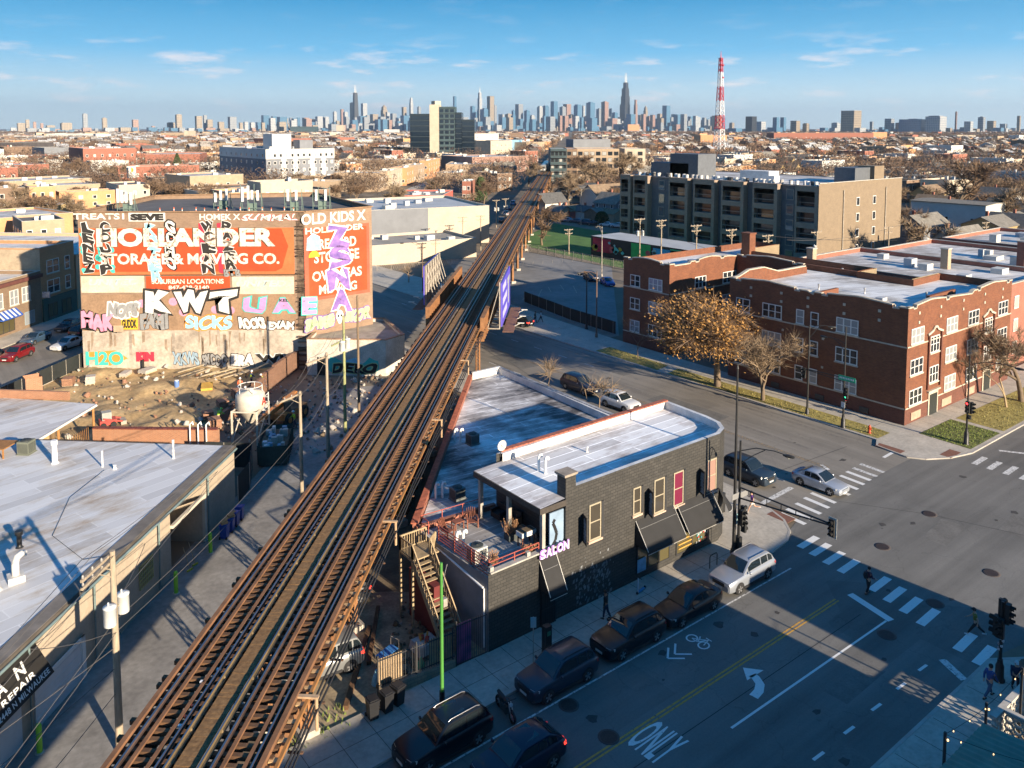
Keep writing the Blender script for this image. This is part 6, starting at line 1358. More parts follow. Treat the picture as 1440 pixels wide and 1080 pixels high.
for x,y,lab in((15.9,55.1,'broom with a yellow head leaning in the garage bay'),(15.4,54.6,'yellow-handled broom leaning at the left of the garage bay')):
 t2=thing('broom',lab,'broom',(x,y,0));mb=MB();mb.bar((0,0,.1),(-.3,.3,1.6),.04);mb.build('handle',LATH,t2,True);mb=MB();mb.bar((-.2,-.1,.06),(.2,.1,.06),.1,.12);mb.build('head',M('band_yellow',(.6,.5,.05)),t2,True)
t=thing('lean_to_building','low building with a pale roof and an open orange timber end beside the earth plot','building',(*TP(40,-32),0))
mb=MB();r4=[TP(33.8,-30),TP(44.5,-30.2),TP(45.5,-40),TP(45.5,-52),TP(33.8,-52)];mb.face([(*p,3.95)for p in r4[::-1]]);mb.build('roof',MEMB,t)
mb=MB();wl2=[TP(33.8,-32),TP(39.5,-31.5),TP(44.0,-34),TP(45.3,-52),TP(33.8,-52)][::-1];wall_run(mb,wl2,0,3.9);mb.build('wall',M('tan_board2',(.50,.33,.16),.85,.2),t)
mb=MB();mb.bar((*TP(33.8,-30),3.85),(*TP(44.5,-30.2),3.85),.15,.2);mb.bar((*TP(44.5,-30.2),3.85),(*TP(45.5,-40),3.85),.15,.2);mb.build('fascia',FRAME_W,t)
for p in(TP(44.3,-30.4),TP(39,-30.3),TP(34.2,-30.2)):mb=MB();mb.bar((*p,0),(*p,3.8),.18);mb.build('post',M('orange_timber',(.34,.16,.05)),t)
mb=MB()
for i in range(16):p,q=TP(40+i*.28,-30.9),TP(40+i*.28,-30.85);mb.bar((*p,.1),(*p,1.9),.24,.03)
mb.build('timber_screen',M('orange_timber',(.34,.16,.05)),t)
CB=MBRICK('orange_brick',(.46,.20,.10),(.38,.16,.08),(.4,.3,.22),.3,.1,.012,.2)
mb=MB();u0=TP(52.5,-41.5);wall_run(mb,[TP(46.2,-38.2),TP(47.2,-37.2),TP(48.2,-38.2),TP(47.2,-39.2)],0,5.6);mb.build('chimney',CB,t)
mb=MB();mb.bar((*TP(45.6,-33.5),4.3),(*TP(45.8,-45),4.3),.3,.8);mb.build('brick_parapet',CB,t)
t=thing('garden_wall','low orange brick wall with dark coping between the garage and the earth plot','wall',(*TP(44,-24),0))
p,q=TP(43.6,-30),TP(44.2,-18.4);mb=MB();mb.bar((*p,1.0),(*q,1.0),.35,2.0);mb.build('wall',CB,t)
d_=V((q[0]-p[0],q[1]-p[1],0)).normalized();L=math.dist(p,q);mb=MB()
for i in range(int(L/.5)):c=V((*p,2.06))+d_*(i*.5+.25);mb.bar(c-d_*.22,c+d_*.22,.5,.1)
mb.build('coping',M('coping_maroon',(.16,.045,.035),.7,.3),t)
for i in range(3):
 c=V((*q,0))-d_*(.9+i*.75)-V((.35,.3,0));mb=MB();mb.tube([c,c+V((0,0,2.6)),c+V((.25,0,2.8)),c+V((.3,0,2.5))],.07,6);mb.build('vent_pipe',M('white_pvc',(.78,.77,.74)),t)
NB=MBRICK('new_brick',(.26,.12,.07),(.20,.09,.055),(.3,.22,.16),.3,.1,.012,.3)
t=thing('new_brick_wall','half-built brown brick wall along the alley with timbers beside it','wall',(*TP(60,-20),0))
p,q=TP(50,-21.2),TP(71,-19.8);mb=MB();zz=[1.1,1.3,1.6,1.9,2.2,2.4,2.4,2.2];u=0
for i in range(8):
 a=V((*p,0)).lerp(V((*q,0)),i/8);b_=V((*p,0)).lerp(V((*q,0)),(i+1)/8);mb.bar(a+V((0,0,zz[i]/2)),b_+V((0,0,zz[i]/2)),.4,zz[i])
mb.build('wall',NB,t)
PLK=M('pale_lumber',(.50,.40,.26),.9,.2,3,stretch=(1,1,4))
def stack(name,lab,cat,p,rz,sx,sy,n,mat,h=.12,jit=.1,seed=1,pallet=False):
 t=thing(name,lab,cat,tuple(p),rz);R=random.Random(seed);z=0
 if pallet:
  mb=MB()
  for y in(-sy/2+.08,0,sy/2-.08):mb.box(-sx/2,y-.06,0,sx/2,y+.06,.1)
  for i in range(6):x=-sx/2+sx*(i+.5)/6;mb.box(x-.05,-sy/2,.1,x+.05,sy/2,.13)
  mb.build('pallet',PLK,t,True);z=.13
 mb=MB()
 for i in range(n):dx,dy=R.uniform(-jit,jit),R.uniform(-jit,jit);mb.box(-sx/2+dx,-sy/2+dy,z,sx/2+dx,sy/2+dy,z+h*.94);z+=h
 mb.build('load',mat,t,True);return t
BRKP=M('brick_stack',(.30,.16,.10),.9,.35,6);CNB=M('block_stack',(.45,.41,.36),.9,.2,4)
for k,(tt,nn,rz,sx,sy,n,mt,lab)in enumerate(((61.0,-43.6,.3,1.2,1.1,7,BRKP,'pallet of bricks nearest the street fence'),(61.8,-41.5,.5,1.1,1.0,7,CNB,'pallet of grey blocks second from the street fence'),(64.5,-38.8,.1,1.6,.8,3,CNB,'low stack of concrete slabs against the painted wall'),(66,-36.9,-.3,1.8,1.2,3,CNB,'heap of broken slabs by the black door in the painted wall'),(54.5,-22.6,.7,1.2,1.0,6,BRKP,'pallet of brown bricks at the near corner of the new wall'),(57.8,-22.4,.7,1.1,1.0,7,BRKP,'pallet of brown bricks beside the middle of the new wall'),(51.5,-22.8,.6,1.0,1.0,5,BRKP,'pallet of bricks at the end of the new wall nearest the silo'),(49.0,-21.0,.6,1.3,1.1,7,BRKP,'shrink-wrapped brick pallet behind the silo'))):
 stack('brick_pallet',lab,'pallet',TP(tt,nn,.3 if k>1 else.1),TA+rz,sx,sy,n,mt,seed=k,pallet=True,jit=.05)
stack('board_stack','yellow-edged sheet of plywood lying on the earth plot','plywood',TP(60.5,-27.0,.5),TA+.4,2.4,1.2,2,M('ply_yellow',(.62,.36,.06),.8,.2),.12,.2,3)
R=random.Random(77)
for i in range(9):
 a=TP(64.5+R.uniform(-1,1.6),-33+i*1.05,.45+.05*(i%3));b_=a+V((3.4*math.cos(TA-.5+R.uniform(-.2,.2)),3.4*math.sin(TA-.5+R.uniform(-.2,.2)),R.uniform(-.1,.25)))
 t=thing('scaffold_plank','loose pale scaffold plank among those lying before the painted wall','plank',tuple(a),0,'scaffold planks before the painted wall');mb=MB();mb.bar((0,0,.05),b_-a+V((0,0,.05)),.32,.06);mb.build('plank',PLK,t,True)
t=thing('water_barrel','small blue and white barrel on the earth plot','barrel',TP(60.4,-30.5,.45));mb=MB();mb.lathe((0,0,0),[(.25,0),(.28,.2),(.28,.6),(.24,.75)],12);mb.build('drum',M('drum_blue',(.12,.22,.5),.4,.1),t,True);mb=MB();mb.lathe((0,0,.75),[(.24,0),(.22,.06)],12);mb.build('lid',WHT,t,True)
t=thing('skid_loader','red and grey compact loader parked behind the garden wall','loader',TP(49.2,-32,.05),TA-.9);t.scale=(.75,.75,.75);REDM=M('machine_red',(.42,.05,.04),.5,.2,3)
mb=MB();mb.box(-1.0,-.7,.35,1.0,.7,1.0);mb.build('chassis',REDM,t,True);mb=MB();mb.box(-.7,-.55,1.0,.45,.55,2.0);mb.build('cab',M('cab_grey',(.3,.32,.3),.5,.2),t,True);mb=MB();mb.bar((-.6,.75,1.3),(1.7,.75,.6),.2);mb.bar((-.6,-.75,1.3),(1.7,-.75,.6),.2);mb.build('boom',REDM,t,True);mb=MB();mb.box(1.5,-.8,.1,2.2,.8,.6);mb.build('bucket',STEELG,t,True)
for x in(-.6,.6):
 for y in(-.75,.75):mb=MB();mb.tube([(x,y-.12,.38),(x,y+.12,.38)],.38,12);mb.build('wheel',TYRE,t,True)
t=thing('mortar_silo','pale conical mortar silo on a steel stand with a red triangle mark','silo',TP(47.2,-16.6,0),TA);SIL=M('silo_cream',(.58,.52,.43),.6,.2,1)
mb=MB();mb.lathe((0,0,0),[(.25,1.6),(1.25,3.0),(1.35,3.1),(1.35,4.4),(1.2,4.6),(.3,4.75),(.3,4.9)],16);mb.build('hopper',SIL,t,True)
mb=MB()
for a in(-1.5,1.5):
 for b_ in(-1.2,1.2):mb.bar((a,b_,0),(a,b_,3.2),.14);mb.bar((a,b_,.3),(-a*.2,b_,1.9),.08)
for b_ in(-1.2,1.2):mb.bar((-1.5,b_,3.1),(1.5,b_,3.1),.12)
for a in(-1.5,1.5):mb.bar((a,-1.2,3.1),(a,1.2,3.1),.12)
mb.build('stand',SIL,t,True);mb=MB();mb.box(1.6,-.6,2.2,3.0,.6,2.3)
for b_ in(-.6,.6):mb.bar((3.0,b_,0),(3.0,b_,3.6),.08);mb.bar((1.6,b_,3.5),(3.0,b_,3.5),.06)
for k in range(7):mb.bar((3.0,-.6,.4+k*.45),(3.0,.6,.4+k*.45),.05)
mb.build('ladder_platform',FRAME_W,t,True)
mb=MB();a_=math.radians(-95);c=V((1.37*math.cos(a_),1.37*math.sin(a_),3.45));s_=V((-math.sin(a_),math.cos(a_),0))
for p_,q_ in(((-.32,0),(0,.7)),((0,.7),(.32,0)),((-.2,.22),(.2,.22))):mb.bar(c+s_*p_[0]+V((0,0,p_[1])),c+s_*q_[0]+V((0,0,q_[1])),.11,.03,0,(math.cos(a_),math.sin(a_),0))
mb.build('maker_mark',M('mark_red',(.5,.04,.03),.5,.1),t,True)
mb=MB()
for k in range(5):a=k*1.257;mb.tube([(1.1*math.cos(a),1.1*math.sin(a),4.6),(1.1*math.cos(a),1.1*math.sin(a),5.2)],.04,5)
mb.tube([(1.1*math.cos(.3*k),1.1*math.sin(.3*k),5.2)for k in range(22)],.04,5);mb.build('guard_ring',FRAME_W,t,True)
t=thing('telehandler','orange telehandler with its boom lowered towards the brick wall','telehandler',TP(52.2,-14.8,0),TA+math.pi-.25);ORM=M('machine_orange',(.50,.20,.06),.55,.25,2)
mb=MB();mb.box(-2.2,-.9,.7,1.9,.9,1.3);mb.box(-2.2,-.9,1.3,-1.2,.1,1.9);mb.build('chassis',ORM,t,True);mb=MB();mb.box(-.5,.15,1.3,.9,.95,2.6);mb.build('cab',MGLASS('cab_glass',(.08,.09,.09),.1),t,True);mb=MB();mb.box(-.55,.1,2.6,.95,1.0,2.72);mb.build('cab_roof',ORM,t,True)
mb=MB();mb.bar((-2.0,-.35,2.2),(3.4,-.35,1.5),.42,.5);mb.bar((3.4,-.35,1.5),(4.6,-.35,1.1),.3,.36);mb.build('boom',ORM,t,True);mb=MB();mb.box(4.5,-1.0,.5,4.65,.4,1.3);mb.bar((4.6,-.8,.55),(5.8,-.8,.5),.12,.05);mb.bar((4.6,.1,.55),(5.8,.1,.5),.12,.05);mb.build('forks',STEELG,t,True)
for x in(-1.4,1.3):
 for y in(-.95,.95):mb=MB();mb.tube([(x,y-.2,.62),(x,y+.2,.62)],.62,16);wh=mb.build('wheel',TYRE,t,True);mb=MB();mb.tube([(x,y-.22,.62),(x,y+.22,.62)],.3,12);mb.build('rim',ORM,wh,True)
DGREEN=M('screen_green',(.035,.065,.055),.85,.25,2)
def screen_fence(lab,pts,h=2.0,mat=None,posts=True):
 t=thing('screen_fence',lab,'fence',(*pts[0],0));mb=MB()
 for p,q in zip(pts[:-1],pts[1:]):mb.bar((*p,h/2+.05),(*q,h/2+.05),.03,h-.1)
 mb.build('screen',mat or DGREEN,t)
 for p,q in zip(pts[:-1],pts[1:]):
  L=math.dist(p,q)
  for i in range(int(L/2.5)+1):c=V((*p,0)).lerp(V((*q,0)),min(1,i*2.5/L));mb=MB();mb.bar(c,c+V((0,0,h)),.06);mb.build('post',STEELG,t)
 return t
screen_fence('dark green screened fence beside the blue bins',[TP(33.9,-12.3),TP(36.5,-12.4),TP(40.5,-13.8),TP(40.5,-18)],2.3,M('screen_black',(.02,.024,.024),.85,.2))
screen_fence('dark screen fence running beside the avenue to the painted wall',[TP(48,-47.2),TP(57.6,-46.8),TP(68.3,-46.4)],1.9,M('screen_black',(.02,.024,.024)))
t=thing('skip','dark green rubbish skip heaped with waste by the alley','skip',TP(43.5,-12.8,0),TA+.25);mb=MB();A=[(-2.6,-1.2),(2.6,-1.2),(2.6,1.2),(-2.6,1.2)]
mb.grid([[(x,y,.15)for x,y in A],[(x*1.04,y*1.05,1.9)for x,y in A]],0,False,True);mb.face([(x*1.0,y*1.0,1.5)for x,y in A],1);mb.build('tub',[DGREEN,SOIL],t,True);mb=MB()
for i in range(9):mb.box(-2.4+i*.6,-1.32,.2,-2.3+i*.6,-1.24,1.9);mb.box(-2.4+i*.6,1.24,.2,-2.3+i*.6,1.32,1.9)
mb.build('rib',DGREEN,t,True).__setitem__('kind','stuff');mb=MB();R=random.Random(9)
for i in range(26):x,y=R.uniform(-2.2,2.2),R.uniform(-.9,.9);mb.box(x-.3,y-.2,1.5,x+.3*R.random(),y+.3*R.random(),1.75+.5*R.random(),R.randrange(3))
mb.build('waste',[WHT,CNB,M('waste_blue',(.15,.3,.4),.8,.3)],t,True).__setitem__('kind','stuff')
mb=MB();R=random.Random(19)
for i in range(900):
 t_,n_=R.uniform(44,74),R.uniform(-24,-8)if i<520 else R.uniform(-46,-22);p=TP(t_,n_,.02 if i<520 else.22);s=R.uniform(.04,.2)*(1 if R.random()<.9 else 2);mb.tube([p,p+V((R.uniform(-s,s),R.uniform(-s,s),s*1.1))],[s,s*.55],5,R.choice((0,0,1,2)))
mb.build('site_rubble',[CNB,SOIL,BRKP]).__setitem__('kind','stuff')
PW=MBRICK('wall_brick_pink',(.35,.225,.145),(.29,.185,.12),(.33,.25,.19),.35,.12,.012,.3)
RUBL=M('old_render',(.44,.37,.30),.95,.4,.35,col2=(.58,.50,.41),detail=10,fine=.4)
OGR=M('sign_orange_light',(.52,.15,.05),.8,.12,.5,detail=8,fine=.2);OGD=M('sign_orange_deep',(.47,.065,.016),.8,.14,.5,detail=8,fine=.2);OGP=M('sign_orange_pink',(.46,.10,.055),.8,.14,.5,detail=8,fine=.2)
H0,H1=G(118,520),G(433,518);H2=V((50.4,93.8,0));HD=(H1-H0).normalized();HL=(H1-H0).length;HN=V((HD.y,-HD.x,0));UZ=V((0,0,1))
HOL=thing('storage_warehouse','tall windowless warehouse whose wall carries faded orange painted signs and graffiti','building',tuple(H0));t=HOL
back=[H1+V((9,30,0)),H0+V((16,22,0))]
mb=MB();P4=[H0,H1,H2,H2+V((4,26,0)),H0+V((14,20,0))];u=0
for i in range(5):
 p,q=P4[i],P4[(i+1)%5];L=(q-p).length
 for za,zb,mi in((0,4.85,1 if i<1 else 0),(4.85,19.4,0)):mb.face([p+UZ*za,q+UZ*za,q+UZ*zb,p+UZ*zb],mi,[(u,za),(u+L,za),(u+L,zb),(u,zb)])
 u+=L
mb.face([p+UZ*18.8 for p in P4],2);mb.build('wall',[PW,RUBL,M('tar_roof',(.13,.12,.115),.9,.3,.3)],t)
mb=MB()
for p,q in zip(P4,P4[1:]+P4[:1]):mb.bar(p+UZ*19.42,q+UZ*19.42,.4,.12)
mb.build('coping',M('coping_rust',(.30,.18,.10),.8,.3),t)
mb=MB();R=random.Random(33)
for i in range(60):z=R.uniform(.3,19);mb.bar(H1-HD*1.1+HN*.02+UZ*z,H1-HD*.1+HN*.02+UZ*(z+R.uniform(-.1,.1)),.05,R.uniform(.2,.8),0,tuple(HN))
mb.bar(H1-HD*.6+HN*.0+UZ*5,H1-HD*.6+HN*.0+UZ*19.3,1.0,.03,0,tuple(HN));mb.build('corner_pier',M('pier_dark',(.08,.06,.05),.9,.5,2,col2=(.22,.15,.1)),t)
RD=(H2-H1).normalized();RN=V((RD.y,-RD.x,0))
class Face:
 def __init__(s,o,d,n):s.o,s.d,s.n=o,d,n
 def at(s,u,z,off=.02):return s.o+s.d*u+UZ*z+s.n*off
 def rect(s,name,u0,z0,u1,z1,mat,off=.02,parent=None,sk=0):
  mb=MB();mb.face([s.at(u0,z0,off),s.at(u1,z0+sk,off),s.at(u1,z1+sk,off),s.at(u0,z1,off)]);return mb.build(name,mat,parent or t)
 def text(s,st,u0,z0,u1,z1,mat,off=.05,bold=.02,parent=None,edge=None,eb=.07,spacing=1.0,shear=0,warp=None,name='lettering',slope=0):
  dd=(s.d+UZ*slope).normalized()
  if edge and warp is None:warp=lambda a,b_,k=u0*3:(a+.035*math.sin(b_*5+k),b_+.07*math.sin(a*9+k*2))
  o=lettering(st,s.at(u0,z0,0),dd,UZ,u1-u0,z1-z0,mat,parent or t,name,bold,shear,spacing,off,warp)
  if edge:
   m_=(z1-z0)*eb*1.1;lettering(st,s.at(u0-m_,z0-m_,0),dd,UZ,u1-u0+2*m_,z1-z0+2*m_,edge,o,'outline',bold+eb,shear,spacing,off-.022,warp)
  return o
 def column(s,st,u0,z0,u1,z1,mat,edge,off=.06,eb=.1,tilt=0,seed=1):
  R=random.Random(seed);n=len(st);h=(z1-z0)/n;root=None
  for i,ch in enumerate(st):
   zt=z1-i*h;dx=tilt*i/n+R.uniform(-.1,.1);wob=R.uniform(-.18,.18)
   w_=lambda a,b_,k=wob:(a+k*(b_-.5)+.10*math.sin(b_*5+k*9),b_+.12*math.sin(a*4+k*7))
   o=s.text(ch,u0+dx,zt-h*.97,u1+dx,zt-.02,mat,off,.05,root,edge,eb,warp=w_,name='graffiti_letter');root=root or o
  return root
F1=Face(H0,HD,HN);F2=Face(H1,RD,RN)
WS=MPAINT('sign_cream',(.72,.65,.55),(.47,.10,.03),.30,1.6);SHD=M('sign_shadow',(.10,.06,.03),.9,.2);LB=MPAINT('sign_pale_blue',(.38,.48,.50),(.56,.47,.36),.42,1.8);PALE=M('sign_panel_pale',(.60,.50,.38),.9,.2,.6,detail=8,fine=.3)
BK=M('spray_black',(.025,.022,.02),.8,.2);WT=MPAINT('spray_white',(.70,.68,.64),(.36,.26,.19),.16,1.8);TEAL=M('spray_teal',(.06,.48,.42),.8,.1);GRYS=M('spray_grey',(.27,.27,.27),.8,.15);MAUV=M('spray_mauve',(.50,.26,.50),.8,.12);PNK=M('spray_pink',(.68,.28,.40),.8,.15,2);CYAN=M('spray_cyan',(.28,.60,.74),.8,.15,2);YEL=M('spray_yellow',(.70,.45,.03),.8,.15);CRIM=M('spray_crimson',(.55,.03,.06),.8,.1);VIO=M('spray_violet',(.15,.09,.36),.8,.2,1.0,col2=(.34,.19,.48));LIMG=M('spray_lime',(.42,.55,.28),.8,.15);ORA=M('spray_orange',(.72,.26,.04),.8,.15)
F1.rect('painted_sign',.1,11.75,25.9,17.45,OGR,.012);F1.rect('sign_field',.35,12.1,23.6,17.35,OGD,.02)
mb=MB();mb.face([F1.at(23.6,12.1),F1.at(24.4,12.5),F1.at(25.2,15.2),F1.at(24.4,17.35),F1.at(23.6,17.35)]);mb.build('sign_field',OGD,t)
F1.rect('sign_border',.1,11.62,25.9,11.76,SHD,.03)
F1.text('HOLLANDER',2.15,15.15,23.65,17.45,WS,.06,.05,edge=SHD,eb=.025,warp=lambda a,b_:(a,b_));F1.text('STORAGE & MOVING CO.',2.6,13.0,24.1,14.35,WS,.06,.035,edge=None)
F1.rect('painted_sign',0.1,9.55,7.7,11.6,PALE,.015);F1.text('UNITED',1.0,10.45,7.0,11.25,LB,.04,.05,shear=.25)
F1.rect('painted_sign',18.3,9.3,25.8,11.45,PALE,.015);F1.text('UNITED',18.8,10.2,24.9,11.0,LB,.04,.05,shear=.25)
F1.rect('painted_sign',7.9,9.85,18.05,11.55,OGD,.015);F1.text('SUBURBAN LOCATIONS',8.6,10.6,17.3,11.2,WS,.04,.03);F1.text('847-439-2140',10.6,9.9,15.5,10.4,WS,.04,.03)
F1.rect('painted_band',0.1,4.85,25.9,9.3,M('band_brown',(.30,.19,.115),.9,.2,.5,detail=8,fine=.3),.01)
for c_ in((8.3,7.6),(9.4,7.2),(11.1,8.4),(13.5,9.1),(16.2,7.4),(18.0,7.3),(7.3,8.2),(12.3,7.1)):
 mb=MB();mb.face([F1.at(c_[0]+.55*math.cos(a),c_[1]+.5*math.sin(a),.03)for a in[6.283*i/12 for i in range(12)]]);mb.build('spray_spot',PNK,t)
for ch,u0,u1 in(('K',7.8,11.0),('W',11.1,15.3),('T',15.5,18.9)):F1.text(ch,u0,7.05,u1,9.75,WT,.075,.09,edge=BK,eb=.09,name='graffiti_letter')
for ch,u0,u1 in(('U',19.6,22.4),('A',23.1,25.9)):F1.text(ch,u0,6.95,u1,8.9,MAUV,.075,.05,edge=TEAL,eb=.05,name='graffiti_letter')
F2.text('E',-.6,6.75,1.35,8.85,MAUV,.075,.05,edge=TEAL,eb=.05,name='graffiti_letter')
F1.text('KEL',24.0,8.35,25.1,8.7,BK,.1,.03)
F1.column('LENEZ',.55,12.0,1.85,18.1,BK,WT,seed=3,eb=.06);F1.column('COUTP',2.55,11.75,3.85,18.1,BK,WT,seed=4,eb=.06)
mb=MB();R=random.Random(8)
for i in range(16):u_,z_=R.choice((.5,2.2,2.5,4.0)),R.uniform(11.6,17.9);mb.face([F1.at(u_+.35*math.cos(a)*R.uniform(.6,1.3),z_+.35*math.sin(a),.034)for a in[6.283*k/7 for k in range(7)]])
mb.build('spray_teal_splash',TEAL,t).__setitem__('kind','stuff')
F1.column('KOTER',8.0,10.8,9.4,17.9,CYAN,WT,tilt=.7,seed=5,eb=.05);F1.column('GOMO',10.45,12.3,11.6,18.3,WT,BK,seed=6);F1.column('WOEAN',14.9,11.8,16.4,18.2,BK,WT,seed=7,eb=.06);F1.column('PAZER',17.2,12.3,18.5,18.2,BK,WT,tilt=.5,seed=8,eb=.06)
for u0,z0,z1 in((14.55,12,18),(16.75,12,18)):mb=MB();mb.face([F1.at(u0,z0,.03),F1.at(u0+.5,z0-.2,.03),F1.at(u0+.6,z1+.1,.03),F1.at(u0-.1,z1,.03)]);mb.build('spray_red_edge',CRIM,t)
F1.text('BTB',17.3,11.5,19.4,12.4,GRYS,.09,.06,edge=BK,eb=.05)
F1.text('TREATS1',-.5,18.5,5.6,19.25,WT,.05,.03);F1.rect('spray_ground',6.1,18.25,10.5,19.3,WT,.03);F1.text('SEVE',6.3,18.35,10.3,19.2,BK,.05,.08);F1.text('HOMEK X',14.6,18.4,19.5,19.15,WT,.05,.025);F1.text('SUMMAL',19.8,18.3,26.4,19.1,WT,.05,.03,edge=CRIM,eb=.03)
F2.text('OLD KIDS X',-.5,17.75,8.5,19.1,WT,.05,.03,slope=.0)
F1.text('MAK',-.05,5.2,4.1,7.3,PNK,.06,.09,edge=BK,eb=.06,warp=lambda a,b_:(a,b_-.25*a+.08*math.sin(a*9)));F1.text('NOPS',3.2,6.5,6.9,8.25,GRYS,.08,.08,edge=WT,eb=.10);F1.rect('spray_ground',4.75,5.0,6.75,6.4,YEL,.03);F1.text('GUDDK',4.85,5.15,6.65,6.25,BK,.06,.05);F1.text('FAMI',6.95,5.05,10.35,7.0,GRYS,.06,.12,edge=BK,eb=.025);F1.text('SICKS',12.5,4.95,18.2,6.6,CYAN,.06,.05,edge=ORA,eb=.08,warp=lambda a,b_:(a,b_+.10*math.sin(a*14)));F1.text('ROCKS',19.0,4.95,22.2,6.4,WT,.06,.07,edge=BK,eb=.06);F1.text('EXAM',22.5,4.9,25.8,5.95,WT,.06,.06,edge=BK,eb=.06)
mb=MB();mb.face([F1.at(3.2,.5,.03),F1.at(5.4,1.4,.03),F1.at(3.9,2.4,.03),F1.at(.2,2.2,.03),F1.at(1.2,1.2,.03)]);mb.build('spray_ground',ORA,t)
F1.text('H2O',.3,.55,4.9,2.3,TEAL,.06,.04,edge=None);F1.text('KIN',6.4,1.0,8.6,2.2,CRIM,.06,.12);F1.text('XKWS',10.8,.55,14.0,2.15,M('spray_steel',(.28,.38,.46),.8,.2),.06,.05,edge=BK,eb=.03);F1.text('SKCOO',14.4,.45,17.4,1.85,GRYS,.06,.05,edge=BK,eb=.07);F1.text('ERA',17.9,.4,20.8,1.85,WT,.06,.1,edge=BK,eb=.06);F1.text('WJ',21.0,.4,24.4,1.8,BK,.06,.05,edge=WT,eb=.06)
F2.rect('painted_sign',-.2,8.3,9.0,17.35,OGP,.015);F2.rect('sign_field',.4,8.7,8.6,17.0,OGD,.022)
F2.text('HOLLANDER',.0,16.6,8.2,17.35,WS,.05,.03);F2.text('RECORD',1.8,14.55,7.05,15.85,WS,.05,.03);F2.text('STORAGE',1.1,12.9,7.45,14.25,WS,.05,.03);F2.text('OVERSEAS',.8,10.65,7.8,11.9,WS,.05,.03);F2.text('MOVING',1.7,8.95,7.05,10.1,WS,.05,.03)
F2.column('ZSNA',3.0,6.4,6.0,17.3,VIO,WT,off=.09,eb=.06,seed=12,tilt=.4)
mb=MB();mb.face([F2.at(.1,14.6,.06),F2.at(2.1,14.5,.06),F2.at(1.9,16.2,.06),F2.at(1.0,16.7,.06),F2.at(.2,16.1,.06)]);o=mb.build('house_emblem',CYAN,t);mb=MB();mb.face([F2.at(1.1+.75*math.cos(a),13.7+.8*math.sin(a),.07)for a in[3.1416*i/9 for i in range(10)]]);mb.build('sun',YEL,o)
F2.text('SAKE',-.3,4.6,3.7,6.2,LIMG,.07,.09,edge=VIO,eb=.07,slope=.03);F2.text('SKOR',5.3,4.8,9.1,6.4,LIMG,.07,.09,edge=VIO,eb=.07,slope=.02)
mb=MB();mb.face([F2.at(4.5+.55*math.cos(a)*(1 if math.sin(a)>-.2 else.7),5.75+.9*math.sin(a),.07)for a in[6.283*i/16 for i in range(16)]]);o=mb.build('skull',WT,t)
for u_,z_,r_ in((4.3,5.9,.13),(4.72,5.9,.13),(4.5,5.55,.07)):mb=MB();mb.face([F2.at(u_+r_*math.cos(a),z_+r_*1.3*math.sin(a),.09)for a in[6.283*i/8 for i in range(8)]]);mb.build('socket',BK,o)
mb=MB();R=random.Random(41)
for i in range(22):u_=R.uniform(0,26);z1=R.uniform(3.4,4.85);mb.face([F1.at(u_,z1-R.uniform(.8,2.6),.012),F1.at(u_+R.uniform(.08,.35),z1-R.uniform(.8,2),.012),F1.at(u_+R.uniform(.1,.4),z1,.012),F1.at(u_,z1,.012)])
mb.build('water_stain',M('stain_brown',(.28,.21,.15),.95,.3),t).__setitem__('kind','stuff')
for u_ in(5.6,10.8,16.3,21.4):F1.rect('pilaster_stain',u_,1.8,u_+.35,4.85,M('stain_grey',(.33,.28,.23),.95,.4,1.2),.016)
mb=MB();mb.bar(F1.at(7.3,0,.05),F1.at(7.3,1.3,.05),.9,.08,0,tuple(HD));mb.build('service_door',BK,t)
o=F1.rect('hut',4.0,4.8,5.2,5.6,M('hut_tan',(.45,.33,.22),.9,.2),.5)
AER=M('aerial_white',(.72,.71,.69),.5,.06);AERG=M('aerial_frame',(.16,.22,.19),.6,.2)
def antenna(u,dn,n,h,lab,spread=2.2):
 c=H0+HD*u-HN*dn+UZ*18.8;a=thing('antenna_frame',lab,'antenna',tuple(c),math.atan2(HD.y,HD.x))
 mb=MB()
 for i in range(4):x=-spread/2+spread*i/3;mb.bar((x,0,0),(x,0,h),.07);mb.bar((x,.9,0),(x,0,h*.7),.06)
 for z in(.5,h*.6):mb.bar((-spread/2,0,z),(spread/2,0,z),.06)
 mb.build('frame',AERG,a,True);R=random.Random(int(u*7))
 for i in range(n):x=-spread/2+spread*(i+.5)/n+R.uniform(-.1,.1);z=h*.35+R.uniform(0,.5);mb=MB();mb.box(x-.16,-.35,z,x+.13,-.18,z+R.uniform(1.1,1.9));mb.build('aerial',AER,a,True)
 mb=MB();mb.box(-.5,.2,0,.5,.9,1.1);mb.build('radio_cabinet',AERG,a,True)
antenna(3.6,5.0,4,2.4,'cluster of white panel aerials at the left of the warehouse roof');antenna(19.2,5.5,4,3.6,'tallest cluster of white panel aerials over the middle of the warehouse roof',2.6);antenna(24.2,7.0,2,2.8,'pair of white panel aerials right of the tallest cluster');antenna(27.5,8.5,2,3.0,'white panel aerials at the right corner of the warehouse roof')
antenna(14.2,9.5,3,2.4,'white panel aerials set back behind the middle of the warehouse roof')
for i in range(13):
 c=H0+HD*(9.5+i*1.35)-HN*(.9+.9*(i%2))+UZ*18.8;cn=thing('traffic_cone','slim orange marker post on the warehouse roof edge','cone',tuple(c),0,'orange marker posts on the roof');mb=MB();mb.lathe((0,0,0),[(.16,0),(.16,.06),(.07,.1),(.05,1.0)],8);mb.build('post',M('cone_orange',(.75,.14,.04),.6,.1),cn,True);mb=MB();mb.lathe((0,0,.6),[(.068,0),(.064,.18)],8);mb.build('band',WHT,cn,True)
mb=MB();mb.tube([H0+HD*9-HN*2.6+UZ*19.0,H0+HD*27-HN*2.6+UZ*19.0],.16,6);mb.build('roof_duct',M('duct_pale',(.6,.58,.54)),t)
